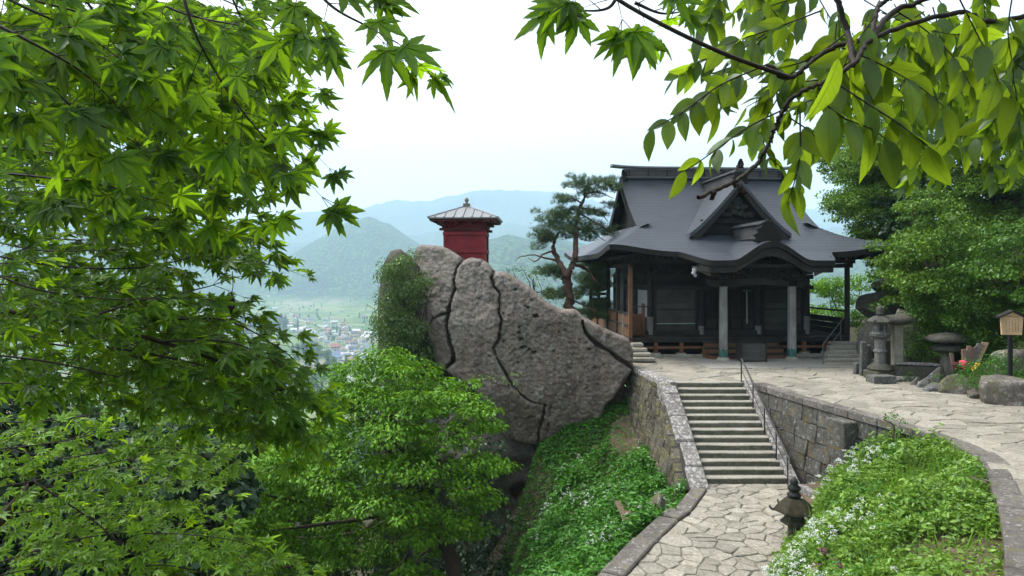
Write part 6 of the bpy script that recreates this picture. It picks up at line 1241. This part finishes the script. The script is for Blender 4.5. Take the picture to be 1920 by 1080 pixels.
# middle maple: flat layered sprays
Sb = Spray(); nb_m = A([.1, -.42, .8]); tip = A([.35, -.1, -.22])
for px in ([(-60, 570, 1.8), (150, 600, 1.85), (300, 640, 1.9), (440, 690, 1.95), (555, 750, 2.0)], [(-60, 470, 2.0), (120, 500, 2.0), (280, 500, 2.05), (400, 470, 2.1), (480, 460, 2.1)], [(-60, 400, 2.1), (100, 400, 2.1), (280, 410, 2.15), (440, 430, 2.2), (490, 420, 2.2)], [(150, 600, 1.85), (280, 560, 1.9), (380, 540, 1.95), (440, 520, 2.0)], [(300, 640, 1.9), (420, 640, 1.9), (500, 670, 1.95), (570, 720, 2.0)], [(-60, 660, 1.9), (100, 680, 1.95), (280, 720, 2.0), (430, 750, 2.0), (520, 790, 2.05)], [(-60, 530, 2.2), (200, 545, 2.2), (330, 590, 2.25), (470, 640, 2.3)], [(-60, 620, 2.3), (120, 640, 2.3), (260, 690, 2.35), (400, 700, 2.4)], [(-60, 360, 2.5), (100, 350, 2.5), (250, 380, 2.55)], [(0, 440, 2.6), (150, 450, 2.6), (330, 450, 2.6), (460, 450, 2.6)], [(-60, 490, 1.7), (60, 540, 1.7), (200, 560, 1.75), (330, 560, 1.8)], [(60, 640, 2.1), (200, 660, 2.1), (350, 690, 2.15), (500, 740, 2.2)], [(-60, 720, 2.1), (60, 720, 2.1), (160, 740, 2.2)], [(200, 650, 1.9), (360, 680, 1.9), (480, 720, 1.95), (590, 790, 2.0)], [(250, 700, 2.1), (400, 740, 2.1), (500, 780, 2.1), (570, 820, 2.15)], [(300, 600, 2.1), (420, 600, 2.1), (520, 650, 2.1), (590, 710, 2.15)], [(200, 470, 2.3), (340, 450, 2.3), (440, 480, 2.3), (520, 500, 2.3)], [(100, 560, 2.4), (260, 540, 2.4), (380, 560, 2.4), (440, 580, 2.4)], [(-60, 600, 2.6), (160, 590, 2.6), (330, 640, 2.6), (460, 700, 2.6)], [(-60, 440, 2.4), (80, 470, 2.4), (240, 470, 2.4), (380, 500, 2.4)], [(-60, 380, 3.0), (120, 390, 3.0), (300, 420, 3.0), (440, 460, 3.0)], [(-60, 500, 3.0), (120, 520, 3.0), (300, 540, 3.0), (420, 590, 3.0)], [(-60, 580, 3.1), (150, 620, 3.1), (330, 660, 3.1), (480, 700, 3.1)], [(-60, 680, 2.8), (120, 700, 2.8), (300, 740, 2.8), (450, 780, 2.8)], [(200, 600, 2.6), (340, 630, 2.6), (450, 660, 2.6), (540, 720, 2.6)]):
    maple_branch(Sb, px, .047, .058, .13, nb_m, tip, .0034, dens=.97)
Sb.tw.append((smooth_poly(A([P(-80, 570, 1.8), P(60, 590, 1.82), P(160, 602, 1.85), P(300, 640, 1.9), P(420, 680, 1.94)]), 6), np.linspace(.013, .004, 25)))
tr0 = A([-3.4, 2.0, -1.0]); tb_ = thing('maple_tree', 'maple with flat layered sprays crossing the middle left', 'maple tree', tuple(tr0))
limb(tb_, [tr0, tr0 + [.1, 0, 2.2], tr0 + [.5, -.1, 4.2], A([-1.45, 1.8, 3.85])], .12, .02, M['bark'], 'trunk', tr0)
connect(Sb, tb_, tr0, [tr0, tr0 + [.1, 0, 2.2], tr0 + [.5, -.1, 4.2], A([-1.45, 1.8, 3.85])])
build_spray(Sb, tb_, tr0, MAPLE, M['maple'], M['maple_m'], 'leaf', 'far_leaves')
# lowest maple
Sc = Spray(); nb_m = A([.05, -.35, .9]); tip = A([.3, -.2, -.12])
for px in ([(-80, 850, 3.2), (100, 830, 3.2), (250, 800, 3.3), (380, 800, 3.4)], [(-80, 930, 3.1), (120, 890, 3.1), (300, 850, 3.2), (420, 860, 3.3)], [(60, 900, 3.0), (180, 980, 3.0), (260, 1040, 3.0), (400, 1050, 3.1), (500, 1045, 3.1)], [(-80, 1080, 2.9), (150, 1010, 2.9), (300, 1000, 3.0), (420, 1010, 3.0), (500, 1030, 3.1)], [(-80, 790, 3.5), (80, 790, 3.5), (220, 770, 3.5), (320, 760, 3.6)], [(-80, 980, 3.4), (100, 950, 3.4), (250, 910, 3.5), (360, 900, 3.5)], [(150, 1120, 2.9), (280, 1060, 2.9), (420, 1080, 2.9), (520, 1075, 2.9)], [(120, 860, 3.6), (240, 840, 3.6), (350, 840, 3.7), (440, 830, 3.7)], [(-80, 1100, 2.6), (40, 1070, 2.6), (140, 1060, 2.6)], [(60, 1000, 3.2), (180, 1000, 3.2), (330, 980, 3.3), (410, 990, 3.3)], [(-80, 830, 4.0), (120, 860, 4.0), (280, 880, 4.0), (420, 850, 4.0)], [(-80, 920, 4.2), (100, 960, 4.2), (260, 960, 4.2), (400, 930, 4.2)]):
    maple_branch(Sc, px, .052, .085, .20, nb_m, tip, .004, dens=1.0)
tr0 = A([-4.2, 3.6, -3.2]); tc_ = thing('maple_tree', 'maple with bright spreading sprays in the bottom left', 'maple tree', tuple(tr0))
limb(tc_, [tr0, tr0 + [.2, -.1, 2.4], tr0 + [.8, -.2, 4.4], A([-2.3, 3.2, 2.9])], .12, .02, M['bark'], 'trunk', tr0)
connect(Sc, tc_, tr0, [tr0, tr0 + [.2, -.1, 2.4], tr0 + [.8, -.2, 4.4], A([-2.3, 3.2, 2.9])])
build_spray(Sc, tc_, tr0, MAPLE, M['young'], M['young_m'], 'leaf', 'far_leaves')
# maple sprig at the top centre
Sd = Spray(); nb_up = A([.0, -.9, .25]); tip = A([-.15, 0, -.75])
maple_branch(Sd, [(1160, -10, 1.0), (1140, 15, 1.0), (1100, 20, 1.0), (1050, 10, 1.0)], .052, .07, .05, nb_up, tip, .003, dens=.75)
maple_branch(Sd, [(1190, 5, 1.05), (1240, 25, 1.05), (1290, 20, 1.05)], .046, .08, .05, nb_up, tip, .003, dens=.55)
Sd.tw.append((smooth_poly(A([P(1120, -40, 1.0), P(1160, 0, 1.0), P(1267, 59, 1.0), P(1374, 107, 1.02), P(1481, 145, 1.05)]), 5), np.linspace(.0028, .004, 21)))
tr0 = A([.9, 1.5, 5.6]); tr0 = A([1.6, -.9, 2.0]); td_ = thing('maple_tree', 'small maple sprig hanging into the white sky at top centre', 'maple tree', tuple(tr0))
limb(td_, [tr0, tr0 + [-.2, .6, 2.2], A([.35, .8, 4.7]), P(1120, -40, 1.0)], .05, .004, M['bark'], 'trunk', tr0)
build_spray(Sd, td_, tr0, MAPLE, M['maple'], M['maple_m'], 'leaf', 'far_leaves')
# pinnate-leaved tree at the top right
Se = Spray()
def pinnate(px, ln, pairs, r=.0016, droop=.75, camn=.8):
    poly = smooth_poly(A([P(u, v, d) for u, v, d in px]), 6); Se.tw.append((poly, np.linspace(r, r * .5, len(poly)))); _, L = frac(poly, 0)
    for k in range(pairs + 1):
        t = .22 + .78 * k / pairs; p, _ = frac(poly, t); p2, _ = frac(poly, t - .05); d = unit(p - p2); n0 = unit(A([rng.normal(0, .3), -camn, .35]) + rng.normal(0, .3, 3)); side = unit(np.cross(d, n0))
        for sg_ in ((-1, 1) if k < pairs else (0,)):
            Se.leaf(p, unit(d * .55 + sg_ * side * .8 + A([0, 0, -droop * rng.uniform(.5, 1.2)]) + rng.normal(0, .16, 3)), unit(n0 + rng.normal(0, .55, 3)), .84 * ln * rng.uniform(.75, 1.15) * (1.1 if sg_ == 0 else 1))
for px, ln, pr in (([(1440, 120, 1.15), (1350, 160, 1.15), (1280, 210, 1.15), (1225, 240, 1.15)], .055, 6), ([(1480, 200, 1.2), (1400, 240, 1.2), (1330, 290, 1.2), (1285, 320, 1.2)], .060, 5), ([(1500, 210, 1.1), (1500, 290, 1.1), (1490, 340, 1.1), (1478, 375, 1.1)], .062, 5), ([(1560, 150, 1.0), (1620, 190, 1.0), (1690, 235, 1.0), (1740, 275, 1.0)], .082, 4), ([(1580, 90, 1.1), (1650, 120, 1.1), (1720, 160, 1.1), (1770, 200, 1.1)], .078, 4), ([(1530, 180, 1.0), (1580, 220, 1.0), (1630, 240, 1.0), (1660, 260, 1.0)], .085, 3), ([(1540, 20, 1.2), (1460, 50, 1.2), (1400, 70, 1.2), (1360, 85, 1.2)], .06, 5), ([(1560, -20, 1.25), (1480, 0, 1.25), (1420, 20, 1.25)], .06, 4), ([(1590, 60, 1.2), (1520, 110, 1.2), (1450, 130, 1.2), (1400, 150, 1.2)], .06, 5), ([(1640, 30, 1.1), (1600, 90, 1.1), (1570, 150, 1.1)], .07, 4), ([(1640, 70, 1.3), (1560, 140, 1.3), (1480, 160, 1.3), (1400, 200, 1.3)], .06, 6), ([(1680, 20, 1.2), (1740, 60, 1.2), (1790, 110, 1.2), (1820, 160, 1.2)], .075, 5), ([(1790, -20, 1.1), (1830, 60, 1.1), (1860, 120, 1.1), (1880, 180, 1.1)], .075, 5), ([(1900, -20, 1.2), (1890, 60, 1.2), (1900, 140, 1.2), (1890, 220, 1.2)], .075, 5), ([(1620, 0, 1.5), (1690, 40, 1.5), (1760, 60, 1.5), (1840, 70, 1.5)], .075, 6), ([(1520, -30, 1.5), (1560, 40, 1.5), (1600, 110, 1.5), (1620, 170, 1.5)], .07, 6), ([(1380, -40, 1.3), (1440, 10, 1.3), (1480, 60, 1.3)], .06, 5), ([(1460, 180, 1.4), (1430, 240, 1.4), (1440, 290, 1.4), (1460, 310, 1.4)], .055, 5), ([(1480, 220, 1.3), (1530, 260, 1.3), (1510, 310, 1.3), (1500, 345, 1.3)], .05, 4)): pinnate(px, ln, pr)
for k in range(26):
    u, v = rng.uniform(1360, 1700), rng.uniform(-30, 190); a = rng.uniform(1.2, 3.0); d = rng.uniform(1.2, 1.9); L = rng.uniform(80, 130); pinnate([(u, v, d), (u + L * .5 * math.cos(a), v + L * .4 * math.sin(a) - 8, d), (u + L * math.cos(a), v + L * math.sin(a), d)], rng.uniform(.05, .075), 5, .0016)
for k in range(44):   # the denser crown toward the corner
    u, v = rng.uniform(1640, 1960), rng.uniform(-40, 190); a = rng.uniform(.3, 2.6); d = rng.uniform(1.6, 2.8); L = rng.uniform(90, 150); pinnate([(u, v, d), (u + L * .5 * math.cos(a), v + L * .4 * math.sin(a) - 8, d), (u + L * math.cos(a), v + L * math.sin(a), d)], rng.uniform(.06, .08), 6, .002)
for k in range(46):
    u, v = rng.uniform(1690, 1960), rng.uniform(20, 290); a = rng.uniform(.6, 2.6); d = rng.uniform(2.4, 3.6); L = rng.uniform(70, 110); pinnate([(u, v, d), (u + L * .5 * math.cos(a), v + L * .4 * math.sin(a) - 8, d), (u + L * math.cos(a), v + L * math.sin(a), d)], .085, 6, .002)
Se.leaf(P(1572, 108, .98), A([-.25, 0, -1.]), A([.7, -.6, .9]), .095)
for px, r0, r1 in (([(2000, 10, 1.3), (1860, 40, 1.2), (1792, 23, 1.15), (1644, 69, 1.1), (1600, 120, 1.05), (1540, 170, 1.05)], .0048, .0036), ([(1800, -40, 1.2), (1690, -10, 1.15), (1650, 10, 1.15), (1636, 68, 1.1)], .0042, .0036), ([(1550, 150, 1.05), (1490, 180, 1.08), (1462, 220, 1.1), (1450, 250, 1.1), (1420, 306, 1.1), (1375, 342, 1.08), (1308, 370, 1.05)], .0038, .0036), ([(1375, 342, 1.08), (1388, 352, 1.08), (1396, 362, 1.08)], .0036, .0036), ([(1340, 358, 1.06), (1337, 366, 1.06), (1336, 372, 1.06)], .004, .0036), ([(1644, 69, 1.1), (1560, 90, 1.15), (1481, 145, 1.15), (1440, 120, 1.15)], .005, .0036), ([(1600, 120, 1.05), (1590, 60, 1.1), (1570, 0, 1.1), (1560, -40, 1.1)], .005, .004), ([(1636, 68, 1.1), (1680, 20, 1.2), (1790, -20, 1.2)], .006, .004)):
    q = smooth_poly(A([P(*p) for p in px]), 10); q = q + rng.normal(0, .0012, q.shape); Se.tw.append((q, np.linspace(r0, r1, len(q))))
    if px[0][1] < 0 or px[0][0] > 1920: Se.starts.append((q[0], r0))
tr0 = A([2.9, .6, -.1]); te_ = thing('ash_tree', 'tree with large drooping pinnate leaves overhanging the upper right', 'tree', tuple(tr0))
limb(te_, [tr0, tr0 + [0, .1, 2.4], tr0 + [-.3, .4, 4.0], P(2000, 10, 1.3)], .14, .011, M['bark'], 'trunk', tr0)
connect(Se, te_, tr0, [tr0, tr0 + [0, .1, 2.4], tr0 + [-.3, .4, 4.0], P(2000, 10, 1.3)])
build_spray(Se, te_, tr0, LFT_, M['ash'], M['ash_m'], 'leaflet', 'far_leaflets')
# withered leaf curl hanging from the maple
pc = P(433, 570, 1.9); hl = thing('hanging_dead_leaf', 'withered dark curled leaf dangling from the middle maple spray', 'dead leaf', tuple(pc)); obj('curl', blob((.010, .010, .024), 3, .35, 3, 1.5), M['twig'], hl, smooth=True); obj('stalk', tube([(0, 0, .02), (.006, 0, .05), (.004, 0, .09)], .0012, 4), M['twig'], hl)

# ================================================================== VALLEY
RC = {'grey': (.16, .16, .17), 'dark': (.06, .06, .07), 'red': (.22, .08, .06), 'blue': (.10, .14, .22), 'pale': (.45, .45, .44), 'brown': (.16, .10, .07)}
WM = [m_plain('house_wall_white', (.72, .71, .68), .9, var=.06), m_plain('house_wall_cream', (.55, .50, .42), .9, var=.06)]; RM = {k: m_plain('house_roof_' + k, c, .6, var=.12) for k, c in RC.items()}
GL = m_plain('house_window_glass', (.05, .06, .07), .2, .5)
def house_mesh(two, rm, wm):
    h = 5.6 if two else 3.4; L, W = 5.5, 4.0; V, Fs = box(-L, L, -W, W, 0, h); V = list(map(tuple, V)); Fs = [list(f) for f in Fs]; mi = [0] * 6; e = .8; rh = 2.2
    b = len(V); V += [(-L - e, -W - e, h - .25), (L + e, -W - e, h - .25), (L + e, 0, h + rh), (-L - e, 0, h + rh), (L + e, W + e, h - .25), (-L - e, W + e, h - .25), (-L - e, -W - e, h - .55), (L + e, -W - e, h - .55), (L + e, W + e, h - .55), (-L - e, W + e, h - .55)]
    Fs += [[b, b + 1, b + 2, b + 3], [b + 3, b + 2, b + 4, b + 5], [b + 6, b + 7, b + 1, b], [b + 9, b + 5, b + 4, b + 8], [b, b + 3, b + 5, b + 9, b + 6], [b + 1, b + 7, b + 8, b + 4, b + 2]]; mi += [1, 1, 1, 1, 0, 0]
    for fl in range(2 if two else 1):
        for x in (-3.4, 0, 3.4): b = len(V); z = 1 + fl * 2.6; V += [(x - .9, -W - .04, z), (x + .9, -W - .04, z), (x + .9, -W - .04, z + 1.2), (x - .9, -W - .04, z + 1.2)]; Fs.append([b, b + 1, b + 2, b + 3]); mi.append(2)
    me = mesh('house', np.array(V), Fs); me.materials.append(wm); me.materials.append(rm); me.materials.append(GL); me.polygons.foreach_set('material_index', np.array(mi, np.int32)); return me
HM = [(k, house_mesh(two, RM[k], WM[(i + two) % 2]), two) for i, k in enumerate(RC) for two in (0, 1)]
VZ = VAL
def vground(x, y): return float(terrain(np.array([x]), np.array([y]))[0])
HREG = [np.array(p, float) for p in [(548, 588), (590, 598), (660, 610), (700, 625), (705, 650), (690, 690), (640, 690), (600, 660), (560, 628), (530, 605)]]
hp_ = []; tries = 0
while len(hp_) < 120 and tries < 9000:
    tries += 1; u, v = rng.uniform(525, 715), rng.uniform(585, 700)
    if len(hp_) > 104: u, v = rng.uniform(440, 700), rng.uniform(562, 600)
    elif not inside((u, v), HREG): continue
    g = G(u, v, VZ + 1)
    if hp_ and min(math.hypot(g[0] - a, g[1] - b) for a, b in hp_) < 15: continue
    hp_.append((g[0], g[1]))
for k, (x, y) in enumerate(hp_):
    rk, me, two = HM[int(rng.integers(len(HM)))]; o = bpy.data.objects.new('house', me); COL.objects.link(o); o.location = (x, y, vground(x, y) - .3); o.rotation_euler = (0, 0, rng.choice([.35, .35 + 1.571]) + rng.normal(0, .12)); s_ = rng.uniform(.85, 1.35); o.scale = (s_, s_, s_)
    tag(o, ('two-storey' if two else 'single-storey') + ' village house with ' + rk + ' gable roof far down in the hazy valley', 'house', 'houses of the valley village')
# a few long halls on the near edge
for k, (u, v, lab) in enumerate(((640, 668, 'long pale hall at the near end of the hazy valley village'), (560, 622, 'long white shed at the far end of the hazy valley village'))):
    g = G(u, v, VZ + 1); o = bpy.data.objects.new('long_hall', HM[8 if k == 0 else 9][1]); COL.objects.link(o); o.location = (g[0], g[1], vground(g[0], g[1]) - .3); o.scale = (2.6, 1.5, 1.2); o.rotation_euler = (0, 0, .3); tag(o, lab, 'hall')
rp = smooth_poly(A([G(662, 720, VZ)[:2], G(648, 690, VZ)[:2], G(640, 665, VZ)[:2], G(655, 640, VZ)[:2], G(625, 620, VZ)[:2], G(560, 600, VZ)[:2], G(500, 590, VZ)[:2]]), 8)
V = []; 
for k, p in enumerate(rp):
    t = unit(rp[min(k + 1, len(rp) - 1)] - rp[max(k - 1, 0)]); n = A([-t[1], t[0]]) * 4.0; V += [(*(p + n), vground(*(p + n)) + .5), (*(p - n), vground(*(p - n)) + .5)]
tag(obj('road', (A(V), [[2 * k, 2 * k + 2, 2 * k + 3, 2 * k + 1] for k in range(len(rp) - 1)]), m_plain('pale_asphalt', (.30, .30, .30), .9)), kind='structure')
# valley trees: one mesh per kind, copied
def valley_mesh(kind, seed):
    pads = []
    if kind == 'cedar':
        for q in range(9): z = 2 + q * 1.5; r = 2.6 * (1 - q / 10.5); pads.append((A([0, 0, z]), A([r, r, 1.1])))
    else:
        for q in range(16): a = rng.uniform(0, 6.28); rr = rng.uniform(0, 3.4); pads.append((A([rr * math.cos(a), rr * math.sin(a), rng.uniform(2.6, 7.6) - rr * .35]), A([1.9, 1.9, 1.3])))
    P_ = np.concatenate([pad_points(c, r, 46, .2) for c, r in pads]); T, N = spread(len(P_), .4, .8); V, Q = leaves(P_, T, N, 1.15 * rng.uniform(.7, 1.3, len(P_)), *LEAF4); tv, tq = tube([(0, 0, -2), (0, 0, 5)], [.35, .15], 5)
    me = mesh(kind, np.concatenate([V, tv]), np.concatenate([Q, tq + len(V)])); me.materials.append(M['conif'] if kind == 'cedar' else M['broad']); me.materials.append(M['bark']); mi = np.zeros(len(me.polygons), np.int32); mi[len(Q):] = 1; me.polygons.foreach_set('material_index', mi); return me
VM = {'cedar': [valley_mesh('cedar', k) for k in range(2)], 'broadleaf_tree': [valley_mesh('broadleaf', k + 5) for k in range(3)]}
def plant(kind, u, v, dz=0, sc=(.8, 1.4)):
    g = G(u, v, VZ + 1)
    if kind == 'cedar': lab = 'dark conifer standing among the fields of the hazy valley'
    else: lab = 'round green tree standing among the fields of the hazy valley'
    o = bpy.data.objects.new(kind, VM[kind][int(rng.integers(len(VM[kind])))]); COL.objects.link(o); s_ = rng.uniform(*sc); o.location = (g[0], g[1], vground(g[0], g[1]) - .5); o.scale = (s_, s_, s_ * rng.uniform(.85, 1.2)); o.rotation_euler = (0, 0, rng.uniform(0, 6.28)); tag(o, lab, 'tree', 'conifers in the valley' if kind == 'cedar' else 'round trees in the valley')
for k in range(190):
    u, v = rng.uniform(430, 650), rng.uniform(600, 760)
    if inside((u, v), HREG) or v < 600 + max(0, (u - 540)) * .55: continue
    plant('cedar' if (fbm(A([u / 30, v / 18, 0.]), 2, 3) > .02) else 'broadleaf_tree', u, v, sc=(.9, 1.7))
for k in range(130):
    u, v = rng.uniform(430, 710), rng.uniform(566, 640); plant('cedar' if rng.random() < .45 else 'broadleaf_tree', u, v, sc=(.5, 1.1))
for k in range(60): plant('cedar', rng.uniform(440, 560), rng.uniform(596, 625) , sc=(.8, 1.5))

# woods on the valley floor beyond the sides of the view: one far mass
src = VM['broadleaf_tree'][0]; nv = len(src.vertices); sv = np.empty(nv * 3, np.float32); src.vertices.foreach_get('co', sv); sv = sv.reshape(-1, 3); fq = np.array([p.vertices[:] for p in src.polygons if len(p.vertices) == 4]); fq = fq[::6]
wp = []
for k in range(260):
    uu = rng.uniform(-700, 420) if k % 2 else rng.uniform(720, 1100); g = G(uu, rng.uniform(570, 720), VZ + 1)
    if fbm(A([g[0] / 120, g[1] / 120, 0.]), 2, 8) < -.05: continue
    s_ = rng.uniform(.8, 1.6); wp.append((sv * s_ * 1.1 + A([g[0], g[1], vground(g[0], g[1]) - .5]), fq))
tag(obj('woodland', joina(wp), M['broad']), 'hazy woods scattered over the far valley floor', 'woodland', kind='stuff')

# ================================================================== HAZE
hv, hf = box(-9100, 9100, -9100, 9100, -140, 1500); hz = tag(obj('haze', (hv, hf), None), 'pale blue haze filling the valley air', 'haze', kind='stuff')
nb = NB('valley_haze'); pv_ = nb.n('ShaderNodeVolumePrincipled'); pv_.inputs['Color'].default_value = (.62, .82, 1.0, 1); pv_.inputs['Density'].default_value = .00021; pv_.inputs['Anisotropy'].default_value = .0
nb.l(pv_.outputs[0], nb.out.inputs['Volume']); hz.data.materials.clear(); hz.data.materials.append(nb.m)
